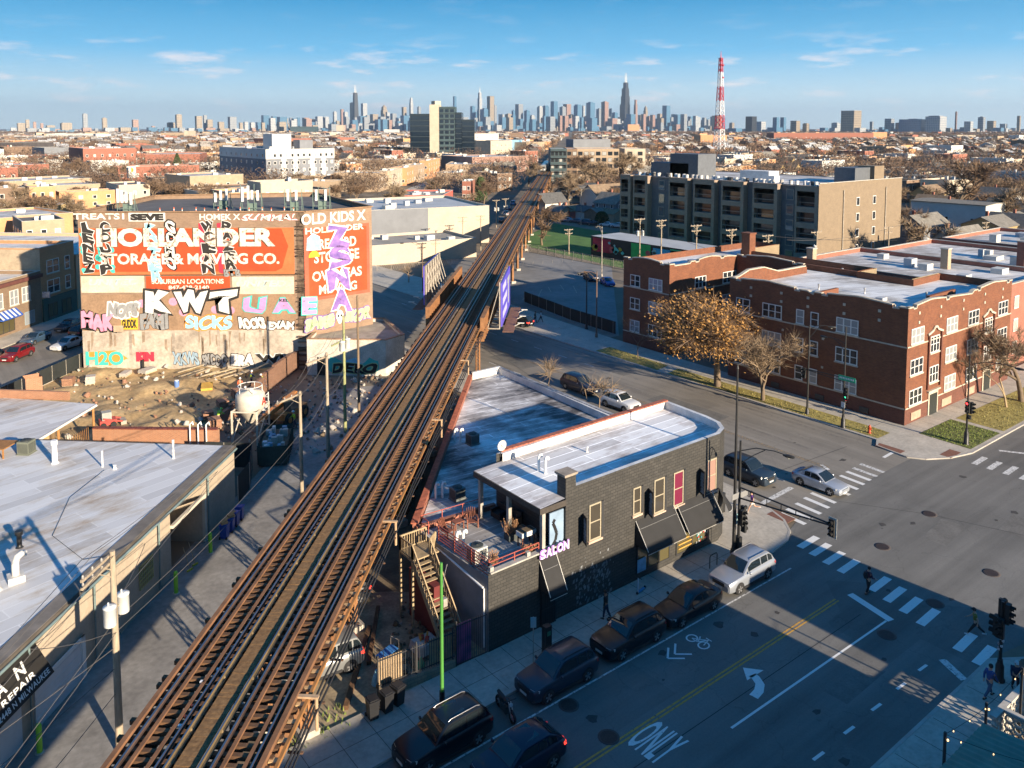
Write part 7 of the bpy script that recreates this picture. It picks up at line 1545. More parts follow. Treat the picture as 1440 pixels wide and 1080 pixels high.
WG=thing('ruined_wing','low crumbling white rendered wing between the painted wall and the tracks','building',(*TP(67.5,-14),0));t2=WG
REND=M('render_white',(.62,.55,.46),.9,.3,.7,col2=(.70,.64,.56),detail=9,fine=.4);pw=[TP(67.4,-17.8),TP(67.6,-8.3),TP(70.4,-6.6),TP(79,-11),TP(76,-18)][::-1]
pw=[TP(67.4,-17.8),TP(76,-18.4),TP(79,-11),TP(70.4,-6.6),TP(67.6,-8.3)]
pw=pw if sum((a[0]*b_[1]-b_[0]*a[1])for a,b_ in zip(pw,pw[1:]+pw[:1]))>0 else pw[::-1]
shell(t2,pw,4.0,REND,M('roof_gravel',(.33,.28,.23),.95,.3,.6),.35,.3,M('broken_cornice',(.36,.22,.13),.9,.45,2))
F3=Face(V((*TP(67.4,-17.8),0)),(V((*TP(67.6,-8.3),0))-V((*TP(67.4,-17.8),0))).normalized(),V((0,0,0)));F3.n=V((F3.d.y,-F3.d.x,0));t=WG
F3.rect('doorway',1.2,0,2.4,2.2,BK,.03)
for u0,s in((3.2,1),(5.6,2),(7.8,3)):mb=MB();R=random.Random(s);mb.face([F3.at(u0+1.1*math.cos(a)*R.uniform(.7,1.2),1.3+.9*math.sin(a)*R.uniform(.7,1.2),.03)for a in[6.283*k/10 for k in range(10)]]);mb.build('mural_patch',TEAL if s%2 else CYAN,t)
F3.text('DERO',3.0,.3,8.6,1.5,BK,.06,.06,edge=LIMG,eb=.07)
OLDW=M('old_pole',(.36,.29,.21),.9,.3,3,detail=7,stretch=(2,2,.4));CERA=M('transformer_grey',(.62,.63,.62),.45,.08,2)
POLES={}
def util_pole(lab,p,h,rz=0,arms=((.2,2.2,0),),trafo=0,r=.16,mat=None,key=None,group=None):
 t=thing('utility_pole',lab,'utility pole',(p[0],p[1],0),rz,group);mb=MB();mb.tube([(0,0,0),(0,0,h*.5),(0,0,h)],[r,r*.85,r*.68],8);mb.build('pole',mat or OLDW,t,True)
 for dz,L,sx in arms:
  mb=MB();mb.bar((-L/2+sx,.14,h-dz),(L/2+sx,.14,h-dz),.11,.13);mb.bar((sx*.3-L*.28,.14,h-dz),(0,.05,h-dz-.7),.05);mb.bar((sx*.3+L*.28,.14,h-dz),(0,.05,h-dz-.7),.05);o=mb.build('crossarm',mat or OLDW,t,True)
  for k in range(4):mb=MB();x=sx-L*.45+L*.3*k;mb.lathe((x,.14,h-dz+.06),[(.04,0),(.06,.05),(.05,.14),(.02,.18)],8);mb.build('insulator',M('insulator',(.30,.28,.26),.3,.1),o,True)
 for k in range(trafo):
  s=-1 if k%2==0 else 1;mb=MB();mb.lathe((s*.55,-.1 if k<2 else.45,h-3.3),[(.26,0),(.28,.03),(.28,.85),(.3,.86),(.3,.92),(.12,.98)],12);mb.lathe((s*.55-.1,-.1,h-2.35),[(.04,0),(.04,.22)],6);mb.build('transformer',CERA,t,True)
  mb=MB();mb.bar((0,0,h-2.8),(s*.4,-.05,h-2.8),.08);mb.build('bracket',OLDW,t,True)
 if key:POLES[key]=V((p[0],p[1],h))
 return t
util_pole('weathered utility pole with two white transformers in front of the garage wall',(7.92,40.3),9.9,TA+.0,((.25,2.4,-1.0),(.6,2.4,-1.0)),2,.19,key='a')
util_pole('slim grey wooden pole standing before the silo at the edge of the tracks',(25.96,60.6),8.6,TA-.4,((.3,2.6,-1.2),),0,.16,key='b');util_pole('grey wooden pole with a side arm, second along the alley from the silo',(30.96,66.3),9.6,TA-.4,((.4,2.6,-1.2),),0,.17,key='c');util_pole('greenish wooden pole with white transformers farther down the alley',(34.98,71.0),11.5,TA-.2,((2.4,3.2,-.6),),2,.17,M('mossy_pole',(.30,.31,.14),.9,.25,2),key='d');util_pole('dark brown tall pole beside the ruined wing',(38.64,75.2),12.3,TA,(),0,.15,M('brown_pole',(.20,.14,.09),.9,.2),key='e')
def wire(lab,pts,sag=.5,r=.018,n=10,group='overhead wires'):
 mb=MB();pp=[]
 for a,b_ in zip(pts[:-1],pts[1:]):
  a,b_=V(a),V(b_);pp+=[a.lerp(b_,i/n)-V((0,0,sag*4*(i/n)*(1-i/n)))for i in range(n+(1 if b_==V(pts[-1])else 0))]
 o=thing('overhead_wire',lab,'wire',tuple(pp[0]),0,group);mb.tube(pp,r,4);mb.build('strand',M('wire_grey',(.12,.11,.10),.6,.1),o)
WL='one of the thin overhead wires strung between the wooden alley poles'
for dz,off in((-.2,-.9),(-.2,.1),(-.5,-1.5),(-3.4,0),(-3.9,.1)):
 o_=V((NX*off,NY*off,dz));wire(WL,[TP(-30,-5,9)+o_*1,POLES['a']+o_,POLES['b']+o_,POLES['c']+o_,POLES['d']+o_+V((0,0,-1.5))],.5)
for a,b_ in(((-6,30,7),(7.9,40.3,5.2)),((-8,27,6.2),(7.9,40.3,4.2)),((7.9,40.3,6.0),(4.6,44.2,4.4)),((7.9,40.3,7.2),(12.0,51.7,4.2)),((7.9,40.3,7.4),(19.5,60.6,4.0)),((7.9,40.3,3.0),(-8,26,1.0))):wire('service wire running from the transformer pole towards the garage',[a,b_],.25,.02,8,'service wires of the transformer pole')
ORB=MBRICK('orange_tan_brick',(.60,.29,.12),(.52,.24,.10),(.36,.27,.2),.3,.1,.01,.25);TANR=MBRICK('tan_rough',(.56,.44,.29),(.50,.38,.26),(.4,.33,.25),.3,.1,.01,.35)
def tbox(name,lab,t0,t1,n0,n1,h,wallm,rm=None,par=.5,cat='building',group=None,front=None):
 """block aligned with the avenue and the tracks"""
 th=thing(name,lab,cat,(*TP((t0+t1)/2,(n0+n1)/2),0),0,group);P=[TP(t0,n0),TP(t0,n1),TP(t1,n1),TP(t1,n0)]
 if sum((a[0]*b_[1]-b_[0]*a[1])for a,b_ in zip(P,P[1:]+P[:1]))<0:P=P[::-1]
 shell(th,P,h-par,wallm,rm or MEMB,par);return th
B_=tbox('orange_shop_building','three-storey orange brick building with a dark green shopfront on the avenue',90,98.4,-66.3,-86,11.4,ORB)
mb=MB();wall_run(mb,[TP(90,-66.29),TP(89.97,-86),TP(89.96,-86),TP(89.96,-66.3)],0,11.2);mb.build('side_wall',TANR,B_)
fr=(TP(90,-66.3),TP(98.4,-66.3))
for z in(7.25,4.15):win(B_,*fr,2.9,z,3.0,2.1,2,True,FRAME_W,PANE,LIME);win(B_,*fr,6.5,z,1.3,2.1,1,True,FRAME_W,PANE,LIME)
mb=MB();mb.prism([TP(90.05,-66.3),TP(90.05,-66.05),TP(98.35,-66.05),TP(98.35,-66.3)][::-1],.1,3.6);mb.build('shopfront',M('shop_green',(.025,.085,.07),.6,.15),B_);win(B_,*fr,2.2,.5,2.2,2.2,2,False,FRAME_D,MGLASS('shop_pane',(.1,.085,.04)),None,.05,off=.26);win(B_,*fr,5.6,.5,2.4,2.2,2,False,FRAME_D,MGLASS('shop_pane',(.1,.085,.04)),None,.05,off=.26)
B2_=tbox('brick_shop_building','two-storey brown brick shop with a blue awning on the avenue',79.5,89.9,-66.3,-84,8.0,MBRICK('brown_brick',(.30,.20,.12),(.25,.16,.10),(.28,.22,.16),.3,.1,.01,.3));fr=(TP(79.5,-66.3),TP(89.9,-66.3))
for u_ in(1.2,4.4,7.0):win(B2_,*fr,u_,4.1,1.8,2.2,2,True,FRAME_W,PB,LIME)
mb=MB();mb.prism([TP(80,-66.3),TP(80,-65.2),TP(84.2,-65.2),TP(84.2,-66.3)][::-1],2.6,2.75,bot=True);mb.build('canopy',M('awning_blue',(.03,.10,.42),.7,.1),B2_);mb=MB()
for k in range(5):a=80+k*.85;mb.face([(*TP(a,-65.2),2.76),(*TP(a+.4,-65.2),2.76),(*TP(a+.4,-66.28),3.7),(*TP(a,-66.28),3.7)])
mb.build('awning_stripe',WHT,B2_).__setitem__('kind','stuff');mb=MB();mb.face([(*TP(80,-65.2),2.752),(*TP(84.2,-65.2),2.752),(*TP(84.2,-66.28),3.69),(*TP(80,-66.28),3.69)]);mb.build('awning',M('awning_blue',(.03,.10,.42)),B2_)
win(B2_,*fr,2.5,.5,3.6,1.9,3,False,FRAME_D,MGLASS('shop_pane',(.1,.085,.04)),None,.05);win(B2_,*fr,7.6,.6,2.2,1.9,2,False,M('frame_blue_grey',(.3,.38,.42),.6,.1),PB,None,.05)
mb=MB();mb.bar((*TP(88.9,-65.4),4.6),(*TP(88.9,-64.2),4.6),.12,.9);mb.build('hanging_sign',M('sign_navy',(.05,.10,.25),.5,.2,3,col2=(.5,.55,.6)),B2_)
mb=MB();mb.bar((*TP(79.5,-66.1),7.4),(*TP(89.9,-66.1),7.4),.5,.5);mb.build('cornice',M('cornice_maroon',(.14,.05,.04),.8,.2),B2_)
tbox('long_render_building','long pale orange rendered building behind the avenue shops',99,125,-66.4,-100,9.0,M('render_peach',(.56,.36,.22),.9,.08,.4,fine=.1));tbox('tan_side_building','tan building next beyond the orange shop along the avenue',62,79.3,-66.4,-84,9.5,TANR)
GRIDL={}
def winm(parent,p,q,u,z,w,h,fr,gl):
 """far window: frame and pane in one mesh"""
 k=('m',round(w,1),round(h,1),fr.name,gl.name)
 if k not in WCACHE:
  mb=MB();mb.box(-w/2,-.10,0,w/2,0,h,0,None,'b');mb.face([(-w/2+.14,-.12,.14),(w/2-.14,-.12,.14),(w/2-.14,-.12,h-.14),(-w/2+.14,-.12,h-.14)],1);o=mb.build('window',[fr,gl]);WCACHE[k]=o.data;bpy.data.objects.remove(o)
 d=V((q[0]-p[0],q[1]-p[1],0)).normalized();o=link('window',WCACHE[k],parent);o.location=wm(parent).inverted()@(V((p[0],p[1],z))+d*u);o.rotation_euler=(0,0,math.atan2(d.y,d.x)-parent.rotation_euler.z);return o
def wgrid(t,p,q,h,rows,cols,w=1.3,hh=1.6,fr=None,gl=None,z0=1.2):
 L=math.dist(p[:2],q[:2]);R=random.Random(int(L*100));st=(h-z0-.6)/max(rows,1)
 for r in range(rows):
  for c in range(cols):winm(t,p,q,L*(c+.5)/cols,z0+r*st+.3,min(w,L/cols*.75),min(hh,st*.62),fr or FRAME_W,gl or(PANE if R.random()<.7 else PANE_B))
WMAT={'tan':MBRICK('far_tan_brick',(.50,.36,.23),(.44,.31,.20),(.42,.34,.26),.4,.13,.02,.25),'red':MBRICK('far_red_brick',(.40,.13,.08),(.34,.10,.065),(.34,.2,.15),.4,.13,.02,.25),'brown':MBRICK('far_brown_brick',(.28,.17,.11),(.23,.14,.09),(.26,.2,.15),.4,.13,.02,.3),'cream':M('far_cream',(.50,.42,.32),.85,.1,.3,detail=8,fine=.15),'white':M('far_white',(.56,.55,.52),.8,.08,.3),'grey':M('far_grey',(.19,.20,.22),.8,.12,.3),'orange':M('far_orange',(.58,.30,.15),.85,.12,.3,fine=.2),'teal':M('far_teal',(.05,.085,.095),.7,.15,.3),'dark':M('far_dark',(.09,.08,.08),.7,.2,.3),'redp':M('far_red_paint',(.52,.12,.09),.85,.25,.5,detail=8,fine=.3),'olive':M('far_olive',(.34,.25,.12),.85,.15,.4),'glass':MGLASS('tower_glass',(.012,.022,.036),.06,.15),'green':M('far_green',(.10,.26,.20),.8,.1),'blue':M('far_blue',(.22,.42,.58),.8,.15,.3),'purple':M('far_mauve_brick',(.30,.18,.14),.85,.15,.3)}
RMAT={'w':MROOF('far_white_roof',(.72,.71,.70),(.48,.45,.42),(.34,.3,.27),.3,.4,.2),'g':M('far_gravel_roof',(.34,.31,.27),.95,.25,.2,detail=7,fine=.3),'d':M('far_tar_roof',(.14,.13,.125),.95,.3,.2,detail=7),'s':M('far_silver_roof',(.46,.47,.48),.6,.15,.2)}
def poly_building(lab,poly,h,wk,rk='w',wins=(),par=.5,z0=0,name=None,clutter=0,group=None):
 if sum((a[0]*b_[1]-b_[0]*a[1])for a,b_ in zip(poly,poly[1:]+poly[:1]))<0:poly=poly[::-1]
 t=thing(name or{'tan':'tan_building','red':'red_brick_building','brown':'brown_brick_building'}.get(wk,'flat_roofed_building'),lab,'building',(poly[0][0],poly[0][1],0),0,group);shell(t,[tuple(p[:2])for p in poly],h-par,WMAT[wk],RMAT[rk],par,.3,z0=z0)
 for i,rows,cols in wins:
  p,q=poly[i],poly[(i+1)%len(poly)];wgrid(t,p,q,h,rows,cols)
 R=random.Random(len(lab)*7+int(h*10));c=sum((V(p[:2])for p in poly),V((0,0)))/len(poly)
 for k in range(clutter):
  p=V(poly[R.randrange(len(poly))][:2]).lerp(c,R.uniform(.35,.95));s=R.uniform(.5,1.4);mb=MB();mb.box(p.x-s,p.y-s*.7,h-par,p.x+s,p.y+s*.7,h-par+R.uniform(.6,1.4));mb.build('rooftop_unit',RMAT['s']if k%2 else ACW,t)
 return t
def pxb(lab,xl,xc,xr,yb,yt,mode,wk,rk='w',wl=None,wr=None,**k):
 """block from the pixel column of its near corner and of the ends of its two faces"""
 c=G(xc,yb);a={'g':0.0,'t':TA}.get(mode,mode);h=HW(c,yt);dr=V((math.cos(a),math.sin(a),0));dl=V((-math.sin(a),math.cos(a),0));A=col_on(c,a,xr);B=col_on(c,a+math.pi/2,xl)
 poly=[c,c+dr*A,c+dr*A+dl*B,c+dl*B];w_=[]
 if wr:w_.append((0,*wr))
 if wl:w_.append((3,*wl))
 return poly_building(lab,poly,h,wk,rk,w_,**k),poly,h
def fb(lab,xl,yl,xr,yr,yt,dep,wk,rk='w',wins=None,**k):
 p,q=G(xl,yl),G(xr,yr);d=(q-p).normalized();n_=V((-d.y,d.x,0));h=HW(p,yt);poly=[p,q,q+n_*dep,p+n_*dep]
 return poly_building(lab,poly,h,wk,rk,[(0,*wins)]if wins else[],**k),poly,h
a=fb('low cream annex of the warehouse with a plain wall facing the street',522,374,670,361,346,17,'cream','g',None,clutter=5)
b_,P_,h_=fb('pale flat-roofed warehouse with a grey left end behind the cream annex',522,351,688,341,296,34,'cream','s',None,clutter=8);d=(P_[1]-P_[0]).normalized();mb=MB();n_=V((d.y,-d.x,0))*.05;L=(P_[1]-P_[0]).length*.47;mb.face([P_[0]+n_,P_[0]+d*L+n_,P_[0]+d*L+n_+UZ*h_,P_[0]+n_+UZ*h_]);mb.build('grey_cladding',WMAT['grey'],b_)
pxb('red-painted brick building with a grey roof full of vents left of the tracks',550,622,637,300,275,'t','redp','g',clutter=9)
for lab,xl,xc,xr,yb,yt,wk,wl,wr in(('tan brick shop row nearest the red-painted building',470,533,545,270,243,'tan',None,(2,4)),('cream shop with a red sign panel in the row up the avenue',533,551,566,266,240,'cream',None,(2,4)),('pale orange shop building third along the avenue row',552,572,582,261,236,'orange',(1,2),(2,3)),('tan shop building fourth along the avenue row',566,588,597,257,232,'tan',(1,2),(2,3)),('tall orange brick block at the bend of the avenue row',590,602,619,252,226,'orange',(2,2),(3,5)),('low tan building with a white mural band right of the avenue',614,648,656,265,243,'tan',None,(1,2)),('narrow maroon two-flat beside the dark cypress',650,662,668,284,255,'red',(2,2),None),('long tan brick flats below the white and grey apartment block',412,466,478,268,247,'tan',(2,4),None),('plain tan workshop right of the white and grey apartments',424,470,480,280,255,'tan',None,None)):pxb(lab,xl,xc,xr,yb,yt,'t',wk,'w',wl,wr,clutter=3)
fb('broad plain tan brick box left of the mauve office',627,247,690,247,231,40,'tan','s',clutter=3);fb('mauve brick office with dark window bands beside the line',664,244,744,241,221,40,'purple','w',(2,9),clutter=5);fb('pale cream block behind the mauve office',690,222,720,221,198,40,'cream','w',(3,5));fb('building with a light blue end wall near the line',717,214,734,213,197,30,'blue');fb('white glass-fronted building right of the dark tower',669,220,701,219,188,50,'white','w',(5,6));fb('small tan flats right of the blue-walled building',740,214,766,213,200,30,'tan','w',(2,4));fb('brown block beyond the pale cream block',716,200,736,200,187,50,'brown','d',(3,5))
b_,P_,h_=pxb('white and grey apartment block with a dark shaded left face',310,375,471,268,210,'g','grey','w',(5,9),(5,12),clutter=10)
mb=MB();mb.bar(P_[0]-V((0,.06,0))+UZ*(h_-2.4),P_[1]-V((0,.06,0))+UZ*(h_-2.4),.1,4.6);mb.bar(P_[3]-V((.06,0,0))+UZ*(h_-2.4),P_[0]-V((.06,0,0))+UZ*(h_-2.4),.1,4.6)
L=(P_[1]-P_[0]).length
for i in(3,5,8,10):mb.bar(P_[0]+V((L*i/12,-.05,1.5)),P_[0]+V((L*i/12,-.05,h_-4.7)),L/14,.08,0,(0,1,0))
mb.build('white_cladding',WMAT['white'],b_);mb=MB();c=P_[0].lerp(P_[2],.35);mb.box(c.x,c.y,h_-.5,c.x+10,c.y+12,h_+7);mb.build('stair_head',WMAT['white'],b_);c=P_[1]+V((-12,14,0));mb=MB();mb.box(c.x,c.y,h_-.5,c.x+7,c.y+8,h_+4);mb.build('lift_head',WMAT['grey'],b_)
pxb('red brick four-storey block with dark roof huts, far left',98,118,192,247,209,'g','red','w',(2,3),(3,7),clutter=8);pxb('long low red brick flats in front of the four-storey red block',156,167,281,268,235,'g','red','w',(2,3),(2,11),clutter=5);fb('red brick corner building with white-trimmed windows at the left edge',-6,262,70,258,233,30,'red','w',(2,8),clutter=4);fb('red brick low block right of the four-storey red block',205,245,282,244,217,40,'red','w',(2,8))
fb('tan rendered block with a pale patched end wall at the left',50,290,142,285,262,22,'tan','w',None,clutter=3);fb('tan brick block behind with a white roof edge at the left',-8,286,130,278,256,26,'tan','w',None,clutter=4);fb('olive low building with a white eave at the left',22,314,106,310,290,18,'olive','s',None,clutter=3);fb('long pale orange wall building behind the avenue shops',-12,352,104,340,308,24,'orange','w',None,clutter=2)
fb('dark grey modern flats at the far left',33,221,76,219,201,40,'dark','g',(2,4));fb('grey-green low hall right of the dark modern flats',63,228,102,227,208,40,'grey','g');fb('tan flats with a white bay window left of the white aerials',268,286,343,281,248,24,'tan','w',(2,5),clutter=3);fb('dark brown gabled terrace before the tan flats',311,290,360,288,264,18,'brown','d',(1,5));fb('rooftop hut with graffiti and a black roof right of the aerials',419,296,465,293,268,16,'brown','d',None);fb('narrow red stone-trimmed houses beside the filling station',218,276,262,274,251,18,'brown','d',(2,4))
fb('orange-roofed school-like block behind the white and grey apartments',384,208,438,207,195,60,'red','w',(2,8))
for lab,xl,xr,yb,yt,wk,wins in(('long tan flats with dark gaps left of the dark glass tower',474,530,240,225,'tan',(2,8)),('tan row with a white roof edge below the dark glass tower',530,590,238,225,'tan',(2,7)),('orange-tan low block before the row below the glass tower',545,600,250,237,'orange',(1,6)),('red brick works hall behind the corner building at the far left',8,60,232,219,'red',(2,6)),('tan brick block between the red flats and the white and grey apartments',268,308,262,243,'tan',(2,5)),('brown brick flats left of the long red flats',118,158,262,246,'brown',(2,4)),('red brick terrace beyond the four-storey red block',195,260,228,214,'red',(2,8)),('tan brick hall behind the white and grey apartments',300,372,214,202,'tan',(2,8)),('orange brick flats right of the white and grey apartments',474,520,262,250,'orange',(1,5)),('red brick flats right of the dark glass tower',676,716,232,219,'red',(2,5)),('tan brick block behind the tan condominium',908,960,232,216,'tan',(2,6)),('red brick block among trees right of the condominium',930,985,225,213,'red',(2,7))):fb(lab,xl,yb,xr,yb,yt,26,wk,'w',wins,clutter=3)
t=thing('price_sign','tall white filling station sign with an orange and yellow round mark','sign',tuple(G(186,276)));d=_R;mb=MB();mb.bar((0,0,0),(0,0,11),.5);mb.build('post',WHT,t,True);mb=MB();mb.bar((0,0,8),(0,0,13),4.2,.5,0,tuple(d));mb.bar(V(d)*-1.9+UZ*10.5,V(d)*1.9+UZ*10.5,.5,5);mb.build('panel',WHT,t,True);mb=MB();mb.face([V(d)*(1.2*math.cos(a_))+UZ*(11.4+1.2*math.sin(a_))-_F*.6 for a_ in[6.283*i/12 for i in range(12)]]);mb.build('mark',M('mark_orange',(.75,.3,.02),.5,.1),t,True)
fb('white filling station canopy with orange marks',190,275,226,274,262,10,'white','w')
GT=thing('glass_tower','dark glass office tower with a pale cream stair slab, left of the skyline gap','building',tuple(G(620,228)));SPAN=M('tower_spandrel',(.022,.034,.042),.5,.2)
for x0,x1,yt,wk,rows,cols,dp in((577,605,160,'glass',9,6,0),(605,618,147,'cream',0,0,-1.5),(618,640,150,'teal',10,3,-1),(640,649,158,'glass',10,2,2),(649,667,168,'glass',8,4,4)):
 k=228+dp*.1;p,q=G(x0,k),G(x1,k);p=p+_F.xy.to_3d()*dp*2;q=q+_F.xy.to_3d()*dp*2;d=(q-p).normalized();n_=V((-d.y,d.x,0))*26;h=HW(p,yt);mb=MB();wall_run(mb,[p,q,q+n_,p+n_],0,h);mb.face([(*x.xy,h)for x in(p,q,q+n_,p+n_)]);mb.build('tower_block',WMAT[wk],GT)
 for r in range(rows):mb=MB();z=h*(r+.75)/rows;mb.bar(p-d*.0+UZ*z-n_.normalized()*.15,q+UZ*z-n_.normalized()*.15,.3,.7);mb.build('floor_band',SPAN,GT)
 if wk=='teal':wgrid(GT,p,q,h,10,3,7,4,SPAN,WMAT['glass'])
mb=MB();c=G(612,228)+_F.xy.to_3d()*12;mb.box(c.x-3,c.y-3,40,c.x+3,c.y+3,53);mb.build('plant_room',WMAT['cream'],GT)
TC=thing('tan_condominium','five-storey condominium with a teal left wing and tan brick front right of the tracks','building',tuple(G(774,259)))
for x0,x1,yb,wk,cols,dp in((774,797,259,'teal',4,0),(797,812,258.5,'brown',2,.5),(812,871,258,'tan',7,.5),(871,878,257,'dark',1,4),(878,907,258,'cream',2,0)):
 p,q=G(x0,yb),G(x1,yb);d=(q-p).normalized();n_=V((-d.y,d.x,0));p,q=p+n_*dp*4,q+n_*dp*4;h=HW(p,209);mb=MB();R4=[p,q,q+n_*24,p+n_*24];wall_run(mb,R4,0,h);mb.face([(*x.xy,h-.3)for x in R4],1);mb.build('wing',[WMAT[wk],RMAT['w']],TC);wgrid(TC,p,q,h,5,cols,2.6,2.2,FRAME_D)
 if wk=='teal':
  for r in range(5):mb=MB();mb.bar(p+n_*-.7+UZ*(3+r*3.6),q+n_*-.7+UZ*(3+r*3.6),1.4,.2);mb.bar(p+n_*-1.3+UZ*(4+r*3.6),q+n_*-1.3+UZ*(4+r*3.6),.06,.08);mb.build('balcony',FRAME_D,TC)
p=G(806,252);q=G(858,251);h=HW(p,196);n_=V((0,0,0));d=(q-p).normalized();n_=V((-d.y,d.x,0))*12;mb=MB();wall_run(mb,[p,q,q+n_,p+n_],15,h);mb.face([(*x.xy,h)for x in(p,q,q+n_,p+n_)]);mb.build('penthouse',WMAT['grey'],TC)
GB=MBRICK('grey_brown_brick',(.42,.31,.23),(.35,.255,.19),(.28,.22,.17),.4,.13,.018,.25);GT_=MBRICK('end_tan_brick',(.24,.18,.115),(.20,.15,.10),(.32,.25,.18),.4,.13,.018,.2);SL=M('slate_panel',(.11,.12,.135),.6,.15)
X0,YA,YB,XB,HG=155.5,94.6,152.5,190.5,17.3
A_=thing('balcony_apartments','long grey-brown five-storey apartment block with recessed balconies behind the brick flats','building',(X0,YA,0))
mb=MB();
for p,q in(((XB,YA),(XB,YB)),((XB,YB),(X0+1.6,YB)),((X0+1.6,YB),(X0+1.6,YA+.02))):mb.face([(*p,0),(*q,0),(*q,HG),(*p,HG)])
mb.face([(X0,YA,0),(XB,YA,0),(XB,YA,HG+.6),(X0,YA,HG+.6)],1,[(0,0),(XB-X0,0),(XB-X0,HG+.6),(0,HG+.6)]);mb.build('wall',[SL,GT_],A_)
mb=MB();mb.face([(X0+1.2,YA+.1,HG-.2),(XB,YA+.1,HG-.2),(XB,YB,HG-.2),(X0+1.2,YB,HG-.2)]);mb.build('roof',RMAT['w'],A_)
tow=[(152.3,148.6),(147.6,142.6),(135.6,129.6),(127.8,121.6),(119.6,113.4),(111.0,104.6),(100.2,94.72)]
for(ya,yb)in tow:
 y1,y0=ya,yb;bw=min(4.9,y1-y0);mb=MB();U=lambda y:y
 def vq(p,q,z0,z1,mi=0):mb.face([(*p,z0),(*q,z0),(*q,z1),(*p,z1)],mi,[(math.dist(p,q)*0,z0),(math.dist(p,q),z0),(math.dist(p,q),z1),(0,z1)])
 vq((X0,y1),(X0,y1-.45),0,HG);vq((X0,y0+.85),(X0,y0),0,HG);vq((X0,y1-.45),(X0,y0+.85),HG-2.3,HG)
 for f in range(5):
  z=-1.2+f*3.35;vq((X0,y1-.45),(X0,y0+.85),max(0,z+2.75),z+3.35+.55)
 vq((X0+1.7,y1),(X0,y1),0,HG);vq((X0,y0),(X0+1.7,y0),0,HG,0)
 mb.face([(X0,y0,HG),(X0,y1,HG),(X0+1.6,y1,HG),(X0+1.6,y0,HG)][::-1]);mb.build('balcony_tower',GB,A_)
 for f in range(5):
  z=f*3.35-1.2+.6;z=max(z,.1);mb=MB();mb.face([(X0+1.5,y1-.45,z),(X0+1.5,y0+.85,z),(X0+1.5,y0+.85,z+2.3),(X0+1.5,y1-.45,z+2.3)]);mb.build('balcony_glazing',MGLASS('balcony_glass',(.025,.03,.035),.1),A_)
  mb=MB();mb.box(X0+.05,y0+.85,z+.9,X0+.1,y1-.45,z+.98);mb.box(X0+.05,y0+.85,z-.15,X0+1.5,y1-.45,z-.02);mb.build('balcony_rail',STEELG,A_)
for y in(139.2,102.4):
 for f in range(5):winm(A_,(X0+1.6,y+3),(X0+1.6,y-3),3,f*3.35+.5,1.9,2.4,STEELG,PANE_S)
for u in(15.5,22.5):
 for f in range(4):winm(A_,(X0,YA),(XB,YA),u,1.9+f*3.5,1.35,1.9,FRAME_W,PANE)
for u in(9.5,27.5):mb=MB();mb.tube([(X0+u,YA-.15,0),(X0+u,YA-.15,HG-1.2)],.13,6);mb.build('riser_pipe',STEELG,A_)
for(xa,ya,xb,yb,z)in((161,134,168,146.5,20.6),(161,131,168,140,23.0),(172,96,183,101,20.6),(178.5,95.0,182.8,99,20.9)):mb=MB();mb.prism([(xa,ya),(xb,ya),(xb,yb),(xa,yb)],HG-.3,z);mb.build('roof_house',SL if ya!=95.0 else GT_,A_)
R=random.Random(5)
for i in range(46):x,y=R.choice(((157.6,1),(159.2,1),(158.4,1)))[0]+R.uniform(-.3,.3),97+i*1.12;mb=MB();mb.lathe((x,y,HG-.2),[(.42,0),(.42,.95),(.3,1.0)],8);mb.build('roof_condenser',(RMAT['w'],ACW,FRAME_D)[R.randrange(3)],A_)
mb=MB();mb.prism([(163,112),(167,112),(167,120),(163,120)],HG-.2,HG+2.2);mb.prism([(163,110.5),(165,110.5),(165,112),(163,112)],HG-.2,HG+1.2);mb.build('air_handler',WHT,A_)
mb=MB();mb.bar((X0-.02,YA-.02,HG+.62),(XB,YA-.02,HG+.62),.35,.14);mb.build('coping',COPE,A_)
MW=thing('mural_wall','low building with a black, red, green and blue painted mural facing the lot','building',(130.5,100,0));mb=MB();mb.prism([(130.5,92),(140,92),(140,137),(130.5,137)],0,4.6,0,1);mb.build('wall',[M('mural_black',(.02,.02,.022),.7,.1),RMAT['s']],MW);R=random.Random(3)
for y0,y1,c_,z1 in((130.5,136.3,(.42,.02,.05),4.3),(118.5,124.2,(.03,.42,.10),4.4),(100,117.8,(.05,.40,.62),4.0),(110,113,(.08,.45,.2),4.3)):mb=MB();mb.face([(130.42,y1,1.2),(130.42,y0,1.2),(130.42,y0,z1),(130.42,y1,z1)]);mb.build('mural_field',M('mural%.1f'%y0,c_,.7,.25,.6),MW)
for i in range(22):y=R.uniform(101,136);z=R.uniform(.9,3.6);s=R.uniform(.4,1.2);mb=MB();mb.face([(130.36,y+s*math.cos(a)*R.uniform(.5,1.1),z+s*.7*math.sin(a))for a in[6.283*k/8 for k in range(8)]][::-1]);mb.build('mural_motif',M('motif%d'%(i%5),((.5,.03,.3),(.3,.5,.5),(.45,.3,.03),(.1,.5,.45),(.5,.1,.1))[i%5],.7,.2),MW)
def chain_fence(lab,pts,h=1.8,dark=False):
 t=thing('chain_fence',lab,'fence',(*pts[0],0));mt=FRAME_D if dark else STEELG
 for p,q in zip(pts[:-1],pts[1:]):
  p,q=V((*p,0)),V((*q,0));L=(q-p).length;mb=MB();k=int(L/.45)
  for i in range(k):a,b_=p.lerp(q,i/k),p.lerp(q,(i+1)/k);mb.bar(a+UZ*.1,b_+UZ*h,.02);mb.bar(b_+UZ*.1,a+UZ*h,.02)
  mb.bar(p+UZ*h,q+UZ*h,.05);mb.build('mesh',mt,t)
  for i in range(int(L/3)+1):c=p.lerp(q,min(1,i*3/L));mb=MB();mb.bar(c,c+UZ*(h+.1),.07);mb.build('post',mt,t)
